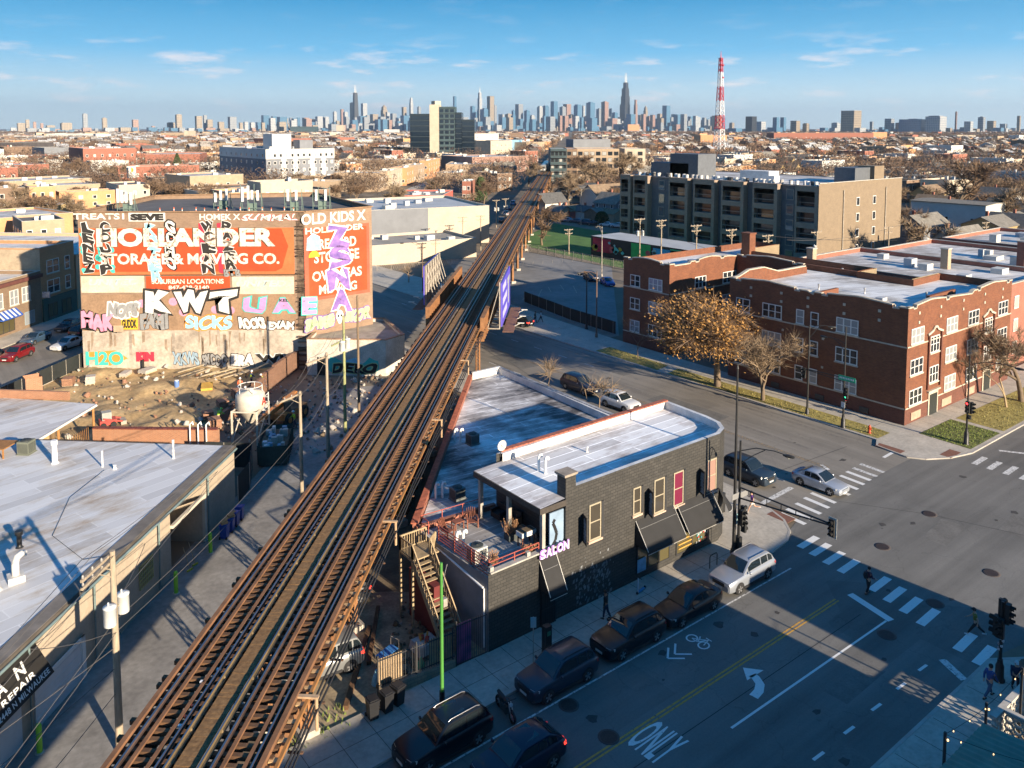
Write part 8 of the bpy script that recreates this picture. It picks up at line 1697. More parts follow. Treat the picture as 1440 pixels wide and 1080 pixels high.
chain_fence('grey chain-link fence between the parking lot and the park lawn',[(113,151),(122.6,149.5),(122.8,122),(122.5,100)]);screen_fence('dark screened fence along the street side of the parking lot',[(86,106.5),(83.4,92),(82.6,81.5)],1.9,M('screen_black',(.02,.024,.024)))
chain_fence('pale railing in front of the cream annex',[tuple(G(530,382).xy),tuple(G(600,377).xy),tuple(G(640,372).xy)],1.3)
def street_lamp(lab,p,h,dx,dy,mat=None,z=0):t=thing('street_lamp',lab,'street lamp',(p[0],p[1],z));base(t,.12,.8,mat);shaft(t,h,.11,.07,mat);lamp_arm(t,h-.4,dx,dy,mat=mat);return t
street_lamp('brown lamp pole with twin arms at the lot corner near the brick flats',(79.2,81.9),9.5,-2.6,.6,M('pole_brown',(.16,.10,.07),.6,.2));street_lamp('black park-style lamp pole inside the lot fence',(81.6,86.5),8.2,-.8,.4);street_lamp('lamp pole on a yellow footing in the middle of the lot',(113.5,116.0),10,-1,.5,STEELG);street_lamp('brown curved-arm lamp pole across the street beyond the bridge',(76.4,123.5),9.2,-3.0,1.6,M('pole_brown',(.16,.10,.07)));street_lamp('tall pale lamp pole beside the park lane',tuple(G(817,316).xy),11,2.2,-1.6,STEELG);street_lamp('black lamp pole with a hanging lantern in front of the brick flats',(74.6,46.0),9.4,1.2,-1.6)
for lab,px,py,top,tr in(('wooden utility pole with grey transformers at the mural wall',899,400,307,2),('wooden utility pole second from the mural wall towards the right',929,405,309,0),('wooden utility pole third in the line behind the brick flats',978,418,316,0),('wooden utility pole fourth in the line behind the brick flats',1027,425,322,0),('plain wooden utility pole beside the brick chimney',1078,432,330,0),('brown utility pole in front of the tan end of the balcony block',1146,430,325,1),('double-armed pole at the tan end wall of the balcony block',1247,412,319,0),('pale utility pole at the right edge before the tan house',1384,385,312,0),('utility pole in the park beside the lot fence',800,358,322,0),('thin pole before the cream annex',613,372,336,0),('first pole with transformers on the street by the warehouse end',698,320,281,2),('second pole with transformers on the street beside the tracks',711,314,279,2),('pole before the warehouse wall near the tracks',676,352,303,0),('thin pole at the left half of the warehouse wall',651,356,305,0)):
 p=G(px,py);util_pole(lab,(p.x,p.y),HW(p,top),-.2,((.2,2.4,0),(1.1,2.0,0))[:2 if tr==0 else 1],tr,.14)
mb=None
for a,b_,sg in((((130,118,9)),(105,76,9.5),.8),((105,76,9.5),(112,66,9.5),.4),((127,92,10),(140,70,10),.5),((122,80,10.5),(160,78,11),1.2)):wire('dark wire sagging between the poles behind the brick flats',[a,b_],sg,.03,10,'wires behind the brick flats')
for i,(xa,xb,ya,yb,h)in enumerate(((105,124,40.2,68,10.4),(126,146,41,67,10.0),(148,172,41,66,10.2))):poly_building(('white-roofed brick row directly behind the corner brick flats','second white-roofed brick row back from the corner flats','farthest white-roofed brick row at the right edge')[i],[(xa,ya),(xb,ya),(xb,yb),(xa,yb)],h,'red','w',[(0,3,5)],.6,clutter=6)
for i,(x,y,z,mt)in enumerate(((107,66,10,'tan'),(118,52,10,'tan'),(128,46,10,'red'),(131,43.5,10,'tan'))):
 t=thing('chimney_stack',('tan chimney at the left of the white roofs','tan chimney in the middle of the white roofs','tall orange-brown chimney on the white roofs','short chimney beside the tall one on the white roofs')[i],'chimney',(x,y,z-.6));mb=MB();mb.box(-.5,-.5,0,.5,.5,(2.6,3.2,4.0,2.6)[i]);mb.build('stack',WMAT[mt],t,True);mb=MB();mb.box(-.58,-.58,(2.6,3.2,4.0,2.6)[i],.58,.58,(2.6,3.2,4.0,2.6)[i]+.15);mb.build('cap',COPE,t,True)
SHG=[M('shingle_grey',(.20,.185,.16),.95,.3,1.2,fine=.3),M('shingle_brown',(.24,.17,.11),.95,.3,1.2,fine=.3),M('shingle_dark',(.10,.10,.10),.95,.3,1.2,fine=.3)]
def house(lab,p,w_,d_,h,rh,wm2,rm,rz=0,rows=2,cols=2,group=None,name='gabled_house',porch=False):
 t=thing(name,lab,'house',(p[0],p[1],0),rz,group);mb=MB();x,y=w_/2,d_/2;P=[(-x,-y),(x,-y),(x,y),(-x,y)];wall_run(mb,P,0,h)
 for s in(-1,1):mb.face([(-x*s,s*y*1,h),(x*s,s*y,h),(0,s*y,h+rh)][::-1])
 mb.build('wall',wm2,t,True);e_=.35;mb=MB();k=rh/x
 for s in(-1,1):
  q=[(s*(x+e_),-y-e_,h-k*e_+.02),(s*(x+e_),y+e_,h-k*e_+.02),(0,y+e_,h+rh+.02),(0,-y-e_,h+rh+.02)];q=q if s>0 else q[::-1];mb.face(q);mb.face([V(v)-UZ*.16 for v in q][::-1]);mb.face([q[0],q[3],V(q[3])-UZ*.16,V(q[0])-UZ*.16]);mb.face([q[1],V(q[1])-UZ*.16,V(q[2])-UZ*.16,q[2]])
 mb.build('roof',rm,t,True)
 def wn2(ax,s,u,z):
  k=('m',1.0,1.5,FRAME_W.name,PANE.name)
  if k not in WCACHE:o=winm(t,(0,0),(1,0),0,0,1.0,1.5,FRAME_W,PANE);bpy.data.objects.remove(o)
  o=link('window',WCACHE[k],t);o.location=(u,s*y,z)if ax=='y' else(s*x,u,z);o.rotation_euler=(0,0,(0 if s<0 else math.pi)if ax=='y' else(-math.pi/2 if s<0 else math.pi/2))
 for r in range(rows):
  for c in range(cols):wn2('y',-1,w_*((c+.5)/cols-.5),1+r*2.8)
  for c in range(cols+1):wn2('x',-1,d_*((c+.5)/(cols+1)-.5),1+r*2.8)
 if porch:mb=MB();mb.box(-x-1.6,-y*.8,0,-x,y*.8,.5);mb.box(-x-1.7,-y*.85,2.7,-x,y*.85,2.85);mb.build('porch',WMAT['grey'],t,True)
 mb=MB();mb.box(x*.3,y*.3,h,x*.3+.6,y*.3+.6,h+rh+.8);mb.build('chimney',WMAT['red'],t,True);return t
for lab,px,py,w_,d_,h,rh,wk,ri,rz,rows,ft in(('cream house with a grey shingle gable behind the white roofs',1348,372,7.5,17,4.6,3.6,'cream',0,math.pi/2,1,0),('grey house at the edge of the balcony block with a pale gable',1297,345,7,14,5.5,2.6,'grey',0,math.pi/2,2,0),('white box-like house with a flat parapet behind the cream house',1345,328,13,20,9,.3,'white',0,0,2,0),('tan two-flat with a broad green-grey roof at the right edge',1405,350,9,22,6.6,2.0,'olive',0,math.pi/2,2,0),('teal gabled house at the right edge',1436,352,8,14,5.5,3.4,'teal',2,0,2,0),('dark green gabled house above the teal one at the right edge',1420,322,8,12,5.5,3.4,'green',2,0,2,0),('white house with a blue-grey front right of the balcony block',1405,300,8,12,6.0,3,'white',2,0,2,0),('pale stucco house behind the tall bare tree at the right',1362,268,12,16,9,.4,'cream',0,0,2,0),('blue-grey flat-roofed house beyond the balcony block',1304,276,14,18,9,.4,'grey',0,0,2,0),('brown cottage with a tan roof among trees right of the balcony block',1318,306,8,13,4.5,3,'olive',1,0,1,0),('small white house with a dark porch roof beside the tracks',773,300,7,10,4.2,3,'white',2,math.pi/2,1,1),('white house with a tan roof behind the park lane',853,296,9,18,6.2,3.4,'white',1,math.pi/2,2,0),('pale blue-gabled house at the left edge of the balcony block',861,308,7,10,5.5,3.2,'grey',0,0,2,0),('cream house left of the white house behind the park lane',806,294,8,14,4.8,3.2,'cream',2,math.pi/2,1,1),('small grey gabled house behind the bare tree by the tracks',826,286,7,10,5.0,3.2,'grey',0,0,2,0)):
 p=G(px,py);house(lab,(p.x,p.y),w_,d_,h,rh,WMAT[wk],SHG[ri],rz,rows,2,porch=bool(ft))
for i,(px,py,wk,lab)in enumerate(((785,309,'tan','tan garage at the bend of the park lane'),(802,308,'redp','garage with a red-brown door by the park lane'),(822,309,'white','white garage behind the red car'),(842,312,'brown','brown garage right of the white one on the park lane'),(862,313,'tan','tan garage at the right end of the park lane'))):p=G(px,py);house(lab,(p.x+4,p.y+4),6.5,7,2.6,1.5,WMAT[wk],SHG[i%3],math.pi/2*(i%2),0,1,name='garage')
RT=thing('radio_mast','tall red and white banded lattice radio mast','mast',tuple(G(1011,222)));MR,MW2=M('mast_red',(.50,.035,.05),.5,.05),M('mast_white',(.76,.75,.74),.5,.05);Hm=98;nb=7
for bnd in range(nb):
 za,zb=Hm*bnd/nb,Hm*(bnd+1)/nb;mb=MB();wd=lambda z:lerp(4.6,1.3,min(1,z/Hm*1.02))
 for i in range(4):
  a0,a1=math.pi/4+i*math.pi/2,math.pi/4+(i+1)*math.pi/2;f=lambda a,z:V((wd(z)*1.3*math.cos(a),wd(z)*1.3*math.sin(a),z));mb.bar(f(a0,za),f(a0,zb),.55);st=3
  for k in range(st):z0,z1=lerp(za,zb,k/st),lerp(za,zb,(k+1)/st);mb.bar(f(a0,z0),f(a1,z1),.26);mb.bar(f(a1,z0),f(a0,z1),.26);mb.bar(f(a0,z1),f(a1,z1),.24)
 mb.build('mast_section',MR if bnd%2==0 and bnd>1 or bnd in(2,4,6)else MW2,RT,True)
mb=MB();mb.tube([(0,0,Hm),(0,0,Hm+7)],[.5,.1],6);mb.box(-2,-2,Hm-.4,2,2,Hm);mb.build('spire',MR,RT,True);mb=MB()
for z in(35,60,78,90):mb.lathe((2.6-z*.015,-2,z),[(.2,0),(1.0,.3),(1.0,1.4),(.3,1.7)],8)
mb.build('dish',MR,RT,True).__setitem__('kind','stuff')
BARK=M('bark',(.17,.125,.085),.95,.3,4);TWIG=M('twig',(.19,.125,.08),.95,.25,.6);TWIG2=M('twig_pale',(.25,.18,.115),.95,.25,.6);LEAFB=M('dead_leaf',(.36,.175,.045),.8,.35,.8,col2=(.52,.28,.08));EVER=M('evergreen_leaf',(.06,.085,.03),.9,.35,.5)
def tree_mesh(seed,H_,spread,trunk_h,levels,ntw,tw_len,thick,leaf=0,leaf_s=.12,tw_r=.012,fork=3,droop=.0,lean=None):
 R=random.Random(seed);tk,cw=MB(),MB();tips=[]
 def grow(p,d,L,r,lv):
  n=3;pts=[p];rr=[r]
  for i in range(n):
   d=(d+V((R.uniform(-1,1),R.uniform(-1,1),R.uniform(-.4,.7)))*.16).normalized();pts.append(pts[-1]+d*L/n);rr.append(r*(1-.42*(i+1)/n))
  (tk if lv<=1 else cw).tube(pts,rr,7 if lv==0 else 5 if lv<=1 else 3,0,False,True)
  if lv>=levels:tips.append((pts,d));return
  for k in range(fork+(1 if lv else 0)):
   a=R.uniform(0,6.283);side=V((math.cos(a),math.sin(a),R.uniform(-.05,.5)));nd=(d*R.uniform(.45,.9)+side*spread).normalized();nd.z-=droop*lv*.2;b_=pts[-1]if k<2 else pts[R.randrange(1,4)];grow(b_,nd,L*R.uniform(.58,.82),r*.58,lv+1)
 grow(V((0,0,0)),V((R.uniform(-.08,.08),R.uniform(-.08,.08),1)),trunk_h,thick,0)
 zs=max(max(p.z for p in pts)for pts,d in tips)
 for _ in range(ntw):
  pts,d=tips[R.randrange(len(tips))];b_=pts[R.randrange(1,4)];e_=b_+(d*.7+V((R.uniform(-1,1),R.uniform(-1,1),R.uniform(-.7,.8)))).normalized()*tw_len*R.uniform(.4,1.2);s=V((R.uniform(-1,1),R.uniform(-1,1),R.uniform(-1,1)))*tw_r*2;cw.face([b_-s,b_+s,e_])
 for _ in range(leaf):
  pts,d=tips[R.randrange(len(tips))];c=pts[R.randrange(1,4)]+V((R.gauss(0,1),R.gauss(0,1),R.gauss(-.2,1)))*tw_len*.38;u=V((R.uniform(-1,1),R.uniform(-1,1),R.uniform(-1,1))).normalized()*leaf_s;v_=u.cross(V((R.uniform(-1,1),R.uniform(-1,1),1))).normalized()*leaf_s*.7;cw.face([c-u,c+v_,c+u,c-v_],1)
 k=H_/zs
 for m_ in(tk,cw):
  m_.v=[p*k for p in m_.v]
  if lean:m_.v=[p+V((lean[0],lean[1],0))*max(0,p.z/H_-.18)*(.6+p.z/H_)for p in m_.v]
 return tk,cw
def make_tree(name,lab,spec,mats,p,rz=0,group=None,z=0):
 tk,cw=tree_mesh(*spec[0],**spec[1]);t=thing(name,lab,'tree',(p[0],p[1],z),rz,group);tk.build('trunk',mats[0],t,True);cw.build('crown',mats[1:],t,True);return t
NEAR=lambda s,h,sp=.75,tw=5200,**k:((s,h,sp,2.6,4,tw,.9,.2),dict(tw_r=.011,**k))
make_tree('leafy_tree','broad tree holding orange-brown dead leaves before the brick flats',((3,10.2,.85,1.7,4,8000,1.0,.17),dict(leaf=12500,leaf_s=.055,droop=.75,fork=3,tw_r=.010,lean=(-1.7,1.3))),(BARK,TWIG,LEAFB),(74.7,57.4),.5,z=.1)
make_tree('bare_tree','smaller bare tree right of the brown-leaved one before the brick flats',((9,7.6,.9,2.0,4,3200,1.0,.17),dict(tw_r=.008,fork=3)),(BARK,TWIG2,TWIG2),(74.7,51.4),1.2,z=.1)
SAP=((21,5.2,.5,2.0,3,500,.5,.06),dict(tw_r=.007,fork=3))
make_tree('sapling','thin sapling on the verge by the left brick wing',SAP,(BARK,TWIG,TWIG),(75.4,70.4),z=.1);make_tree('bare_tree','slender bare tree on the brown corner lawn at the right edge',((14,9.0,.55,3.0,4,2600,.8,.12),dict(tw_r=.01)),(M('bark_tan',(.38,.28,.16),.9,.2),TWIG2,TWIG2),(93,34.2),z=.1)
make_tree('shrub','bare shrub growing on the salon parapet above the waiting cars',((5,2.6,1.0,.5,3,220,.6,.025),dict(tw_r=.006)),(TWIG2,TWIG2,TWIG2),(50.5,58.8),z=4.3);make_tree('shrub','second bare shrub on the salon parapet beside the white SUV',((6,2.4,1.0,.4,3,180,.55,.025),dict(tw_r=.006)),(TWIG2,TWIG2,TWIG2),(50.2,51.5),z=4.3)
for i,(px,py,h,s,lab)in enumerate(((762,345,9.5,.85,'bare bushy tree at the park edge against the tracks'),(800,297,13,.9,'wide bare tree before the cream house by the tracks'),(743,262,12,.8,'bare tree left of the train'),(822,270,17,.8,'dark bare tree in front of the tan condominium'),(852,275,14,.8,'bare tree before the right half of the condominium'),(893,268,17,.8,'pale bare tree against the cream end of the condominium'),(1345,322,19,.7,'tallest bare tree at the right with a forked trunk'),(1395,330,12,.9,'bare tree before the white house at the right edge'),(1300,378,10,.95,'yellow-green trunked bare tree beside the cream house'),(1410,392,9,.95,'dense bare shrubbery tree before the teal house'),(1436,566,8,.6,'bare street tree in front of the farthest brick row'),(560,300,10,.8,'bare tree on the avenue left of the red-painted building'),(680,290,9,.8,'bare tree right of the dark cypress'),(20,312,11,.85,'yellowish bare tree at the left edge above the olive roof'),(165,268,12,.85,'bare tree before the long red flats at the left'),(110,258,13,.9,'dark bare tree below the four-storey red block'),(70,262,9,.9,'bare tree beside the red corner building'),(575,398,3.5,.9,'small leaning bare tree on the pavement beyond the bridge'),(1280,345,9,.9,'bare tree at the right end of the balcony block'),(1245,300,10,.8,'bare tree rising behind the roof of the balcony block'),(660,300,7,.9,'low bare tree by the street beside the tracks'),(775,285,8,.9,'small bare tree right beside the viaduct'))):
 p=G(px,py);make_tree('bare_tree',lab,((40+i,h,s,2.4,3,1700 if h>5 else 600,1.1,.2),dict(tw_r=.022 if h>9.5 or i<10 else.012,fork=3)),(BARK,TWIG2 if i%3 else TWIG,TWIG),(p.x,p.y),i)
def evergreen(lab,p,h,r,sq=1,name='evergreen',s=.35,n=2600):
 R=random.Random(int(h*31));t=thing(name,lab,'tree',(p[0],p[1],0));mb=MB();mb.tube([(0,0,0),(0,0,h*.8)],[.2,.06],6);mb.build('trunk',BARK,t,True);mb=MB()
 for _ in range(n):
  f=R.random()**.8;rr=r*((1-f)**(.8 if sq else.35)+.05)*R.uniform(.4,1.05);a=R.uniform(0,6.283);c=V((rr*math.cos(a),rr*math.sin(a),h*(.06+.94*f)));u=V((R.uniform(-1,1),R.uniform(-1,1),R.uniform(-.6,.4))).normalized()*s;v_=u.cross(V((R.uniform(-1,1),1,R.uniform(-1,1)))).normalized()*s*.6;mb.face([c-u,c+v_,c+u,c-v_])
 mb.build('crown',EVER,t,True)
evergreen('dark evergreen cypress pair by the maroon two-flat',G(676,284),10,2.6,0,'cypress');evergreen('pointed green conifer above the tan box left of the mauve office',G(680,262),9,1.6);evergreen('dark green spruce before the red flats at the left',G(250,252),15,4.2);evergreen('round green bush at the end of the park lane',G(846,317),4.2,2.4,0,'evergreen',.3)
R=random.Random(2024)
BUSY=[]
for o in list(COL.objects):
 if o.parent is None and o.type=='EMPTY' and o.get('category')in('building','house','mast','garage','tree'):
  xs=[(c.matrix_basis@V(k))for c in o.children for k in c.bound_box if c.type=='MESH']
  if xs:mx_=wm(o);q=[mx_@v for v in xs];BUSY.append((min(v.x for v in q)-3,min(v.y for v in q)-3,max(v.x for v in q)+3,max(v.y for v in q)+3))
def free(x,y,m=5):
 dx,dy=x-C0[0],y-C0[1];nn=dx*NX+dy*NY;tt=dx*TX+dy*TY
 if abs(nn)<13+m or(-66<nn<-47)or(50<x<80 and y<330):return False
 if 80<x<193 and 75<y<192 and nn>0:return False
 return not any(a-m<x<c+m and b_-m<y<d+m for a,b_,c,d in BUSY)
def view(x,y):return(_R.x*x+_R.y*y),(_F.x*x+_F.y*y)
def inview(x,y):lx,d=view(x,y);return d>60 and abs(lx)<d*.66+10
FW=[('tan','g','tan brick flat-roofed building'),('red','s','red brick flat-roofed building'),('brown','g','brown brick flat-roofed building'),('cream','d','cream flat-roofed building'),('orange','g','orange brick flat-roofed building'),('white','w','white flat-roofed building'),('tan','d','tan building with a dark tar roof')]
HOUSEV=[]
for i,(wk,rk,nm)in enumerate(FW):
 w_,d_,h=(9,17,8.2)if i%2==0 else(11,20,9.5);t=poly_building(nm+' in the far neighbourhood among bare trees',[(-w_/2,-d_/2),(w_/2,-d_/2),(w_/2,d_/2),(-w_/2,d_/2)],h,wk,rk,[(0,2,3),(3,2,4)],.5,clutter=2,group='flat-roofed buildings of the far neighbourhood');t.location=(0,0,0);off=V((-w_/2,-d_/2,0))
 HOUSEV.append((t,off))
for i,(wk,ri,nm)in enumerate((('cream',0,'cream'),('white',2,'white'),('grey',1,'grey'),('olive',1,'brown'))):t=house(nm+' gabled house in the far neighbourhood among bare trees',(0,0),7.5,13,5.6,3.0,WMAT[wk],SHG[ri],0,2,2,group='gabled houses of the far neighbourhood');HOUSEV.append((t,V((0,0,0))))
TREEV=[]
for i in range(6):
 tk,cw=tree_mesh(70+i,10,.85,2.4,3,2600,.8,.2,tw_r=.022,fork=4);t=thing('bare_tree','bare brown street tree among the rooftops of the far neighbourhood','tree',(0,0,0),0,'bare trees of the far neighbourhood');tk.build('trunk',BARK,t,True);cw.build('crown',(TWIG,TWIG2)[i%2],t,True);TREEV.append(t)
spots=[]
bx=15.5
for ix in range(-60,130):
 for iy in range(-20,150):
  x,y=ix*bx+R.uniform(-2,2),iy*24+R.uniform(-3,3)
  if ix%8==0 or iy%5==0:continue
  if inview(x,y)and math.hypot(x,y)>175 and free(x,y,9):spots.append((view(x,y)[1],x,y))
spots.sort();used_h=set();cnt=0;rest=[]
for d,x,y in spots:
 if d<1100 and R.random()<.12:continue
 if cnt<285:
  i=R.randrange(len(HOUSEV));proto,off=HOUSEV[i];rz=R.choice((0,0,math.pi/2));s=(R.uniform(.85,1.25),R.uniform(.85,1.2),R.uniform(.8,1.3));o=V((off.x*s[0],off.y*s[1],0));o.rotate(Matrix.Rotation(rz,3,'Z'));loc=(x+o.x,y+o.y,0)
  if i not in used_h:proto.location=loc;proto.rotation_euler=(0,0,rz);proto.scale=s;used_h.add(i)
  else:copy_tree(proto,loc,rz,scale=s)
  cnt+=1
 elif R.random()<.5:rest.append((d,x,y))
def mass_boxes(name,pts,mats):
 mb=MB()
 for d,x,y in pts:
  w_,l_,h=R.uniform(3.4,5.5),R.uniform(5,9),R.uniform(6,10)
  if R.random()<.05:w_*=3;l_*=1.8;h*=R.uniform(1.1,1.8)
  if R.random()<.5:w_,l_=l_,w_
  m_=R.choice((0,0,1,1,2,2,3,4,5));P=[(x-w_,y-l_),(x+w_,y-l_),(x+w_,y+l_),(x-w_,y+l_)]
  mb.prism(P,0,h,m_,top=False)
  if w_<9 and l_<9 and R.random()<.45:mb.face([(*P[0],h),(*P[1],h),(x+w_,y,h+3.2),(x-w_,y,h+3.2)],6+R.randrange(3));mb.face([(x-w_,y,h+3.2),(x+w_,y,h+3.2),(*P[2],h),(*P[3],h)],6+R.randrange(3));mb.face([(*P[3],h),(*P[0],h),(x-w_,y,h+3.2)],m_);mb.face([(*P[1],h),(*P[2],h),(x+w_,y,h+3.2)],m_)
  else:
   mb.face([(*p,h-.3)for p in P],6+R.randrange(3))
   for k in range(2):a,b_=x+R.uniform(-.7,.6)*w_,y+R.uniform(-.7,.6)*l_;mb.box(a,b_,h-.3,a+1.2,b_+1.2,h+1.3,R.randrange(6))
   if d<2200:mb.face([(x-w_*.6,y-l_-.05,3),(x+w_*.6,y-l_-.05,3),(x+w_*.6,y-l_-.05,4.4),(x-w_*.6,y-l_-.05,4.4)],9)
  if d<2200:
   for z in(1.4,4.4):
    for u in(-.55,.0,.55):mb.face([(x-w_-.06,y+l_*u+.5,z),(x-w_-.06,y+l_*u-.5,z),(x-w_-.06,y+l_*u-.5,z+1.5),(x-w_-.06,y+l_*u+.5,z+1.5)],9);mb.face([(x+w_*u-.5,y-l_-.06,z),(x+w_*u+.5,y-l_-.06,z),(x+w_*u+.5,y-l_-.06,z+1.5),(x+w_*u-.5,y-l_-.06,z+1.5)],9)
 o=mb.build(name,mats);o['kind']='stuff';return o
far_m=[WMAT['tan'],WMAT['red'],WMAT['brown'],WMAT['cream'],WMAT['orange'],WMAT['white'],RMAT['s'],RMAT['g'],RMAT['d'],PANE]
d0=spots[-1][0];ext=list(rest);k=0
while k<1800:
 d=R.uniform(900,5600)**1.0;lx=R.uniform(-.68,.68)*d;x,y=_R.x*lx+_F.x*d,_R.y*lx+_F.y*d;x,y=round(x/18)*18,round(y/40)*40+R.choice((-9,9));k+=1
 if free(x,y,6)and view(x,y)[1]>max(r[0]for r in rest[-1:]or[(900,)])*.55:ext.append((view(x,y)[1],x,y))
mass_boxes('distant_rooftops',ext,far_m)
tsp=[]
for _ in range(2600):
 d=230+R.random()**1.3*900;lx=R.uniform(-.66,.66)*d;x,y=_R.x*lx+_F.x*d,_R.y*lx+_F.y*d
 if free(x,y,1):tsp.append((d,x,y))
tsp.sort();first=set();cnt=0
for d,x,y in tsp:
 if cnt>=270:break
 if R.random()<.35:continue
 i=R.randrange(6);s=R.uniform(.5,1.0);cnt+=1
 if i not in first:TREEV[i].location=(x,y,0);TREEV[i].scale=(s,)*3;first.add(i)
 else:copy_tree(TREEV[i],(x,y,0),R.uniform(0,6.28),scale=s)
import numpy as np
RN_=np.random.RandomState(5);TPL=[]
for i in range(5):
 m_=84;a=RN_.uniform(0,6.283,m_);rr=RN_.uniform(0,1,m_)**.55*.5;z=.30+.66*RN_.uniform(0,1,m_)*(1-(rr/.52)**2*.55);c=np.stack([rr*np.cos(a),rr*np.sin(a),z],1);e_=c+RN_.uniform(-1,1,(m_,3))*[.16,.16,.13]+[0,0,.05];s_=RN_.uniform(-1,1,(m_,3));s_/=np.linalg.norm(s_,axis=1)[:,None];TPL.append((c,e_,s_))
pts=[]
while len(pts)<17000:
 d=330+R.random()**1.35*4900;lx=R.uniform(-.67,.67)*d;x,y=_R.x*lx+_F.x*d,_R.y*lx+_F.y*d
 if noise.noise((x*.004,y*.004,2))<-.15 and R.random()<.55:continue
 if free(x,y,0):pts.append((x,y,d))
VV=[];MI=[]
for x,y,d in pts:
 c,e_,s_=TPL[R.randrange(5)];h=R.uniform(9,15.5);w_=.10+d*.00022;o_=np.array([x,y,0]);C_=c*h+o_;VV.append(np.stack([C_-s_*w_,C_+s_*w_,e_*h+o_],1).reshape(-1,3));MI.append(RN_.randint(0,3,len(c)))
VV=np.concatenate(VV).astype(np.float32);MI=np.concatenate(MI).astype(np.int32);nf=len(MI);me=bpy.data.meshes.new('distant_trees');me.vertices.add(nf*3);me.vertices.foreach_set('co',VV.ravel());me.loops.add(nf*3);me.loops.foreach_set('vertex_index',np.arange(nf*3,dtype=np.int32));me.polygons.add(nf);me.polygons.foreach_set('loop_start',np.arange(0,nf*3,3,dtype=np.int32));me.polygons.foreach_set('material_index',MI)
for m_ in(M('far_twig',(.15,.10,.07),.95,.2,.1),M('far_twig_red',(.17,.105,.065),.95,.2,.1),M('twig_dark',(.08,.058,.045),.95,.2)):me.materials.append(m_)
me.update();me.validate();link('distant_trees',me)['kind']='stuff'
for lab,xl,xr,yb,yt,wk,wins in(('long dark red factory right of the radio mast',1088,1228,202,187,'red',(2,20)),('pink brick end block of the long red factory',1226,1247,201,186,'orange',(2,3)),('orange brick hall at the foot of the radio mast',985,1022,208,190,'orange',(2,5)),('salmon brick box right of the radio mast',1032,1051,203,193,'orange',None),('low salmon block before the radio mast',942,976,214,205,'orange',None),('wide pale hall with a white roof at the right',1286,1312,206,193,'cream',(1,6)),('low white sheds at the far left',0,60,199,191,'white',None),('white-roofed sheds right of the first ones at the far left',66,130,197,188,'white',None),('church-like dark roofed hall with a tan tower, left of the skyline',226,262,196,187,'tan',None),('cream church tower at the left',259,265,198,184,'cream',None),('cream pillared hall right of the pink block',1346,1372,198,190,'cream',None),('green glass low office at the left foot of the skyline',408,445,188,178,'teal',(2,8)),('pale domed hall at the left foot of the skyline',473,483,187,176,'cream',None),('white long block at the foot of the skyline',540,560,190,182,'white',None),('pink tower block at the foot of the stepped black tower',883,899,186,175,'orange',(2,6))):fb(lab,xl,yb,xr,yb,yt,45,wk,'w',wins)
def tower_mat(name,c1,c2,rough=.5,bw=9,bh=12):
 m,n,b=nodes(name);b.inputs['Roughness'].default_value=rough;uv=add(n,'ShaderNodeUVMap');br=add(n,'ShaderNodeTexBrick');n.links.new(uv.outputs[0],br.inputs[0]);br.offset=0;br.inputs['Scale'].default_value=1;br.inputs['Brick Width'].default_value=bw;br.inputs['Row Height'].default_value=bh;br.inputs['Mortar Size'].default_value=1.5
 br.inputs['Color1'].default_value=c4(c2);br.inputs['Color2'].default_value=c4(c2,.8);br.inputs['Mortar'].default_value=c4(c1);n.links.new(br.outputs[0],b.inputs['Base Color']);return m
TM={'t':('tan',tower_mat('tower_tan',(.33,.27,.20),(.18,.155,.13))),'w':('pale',tower_mat('tower_pale',(.42,.42,.42),(.22,.26,.30))),'b':('blue glass',tower_mat('tower_blue',(.10,.20,.30),(.07,.16,.27),.2)),'g':('grey',tower_mat('tower_grey',(.28,.30,.33),(.15,.18,.21))),'k':('black',tower_mat('tower_black',(.030,.035,.045),(.022,.027,.036),.4)),'p':('pinkish',tower_mat('tower_pink',(.34,.21,.17),(.20,.13,.115)))}
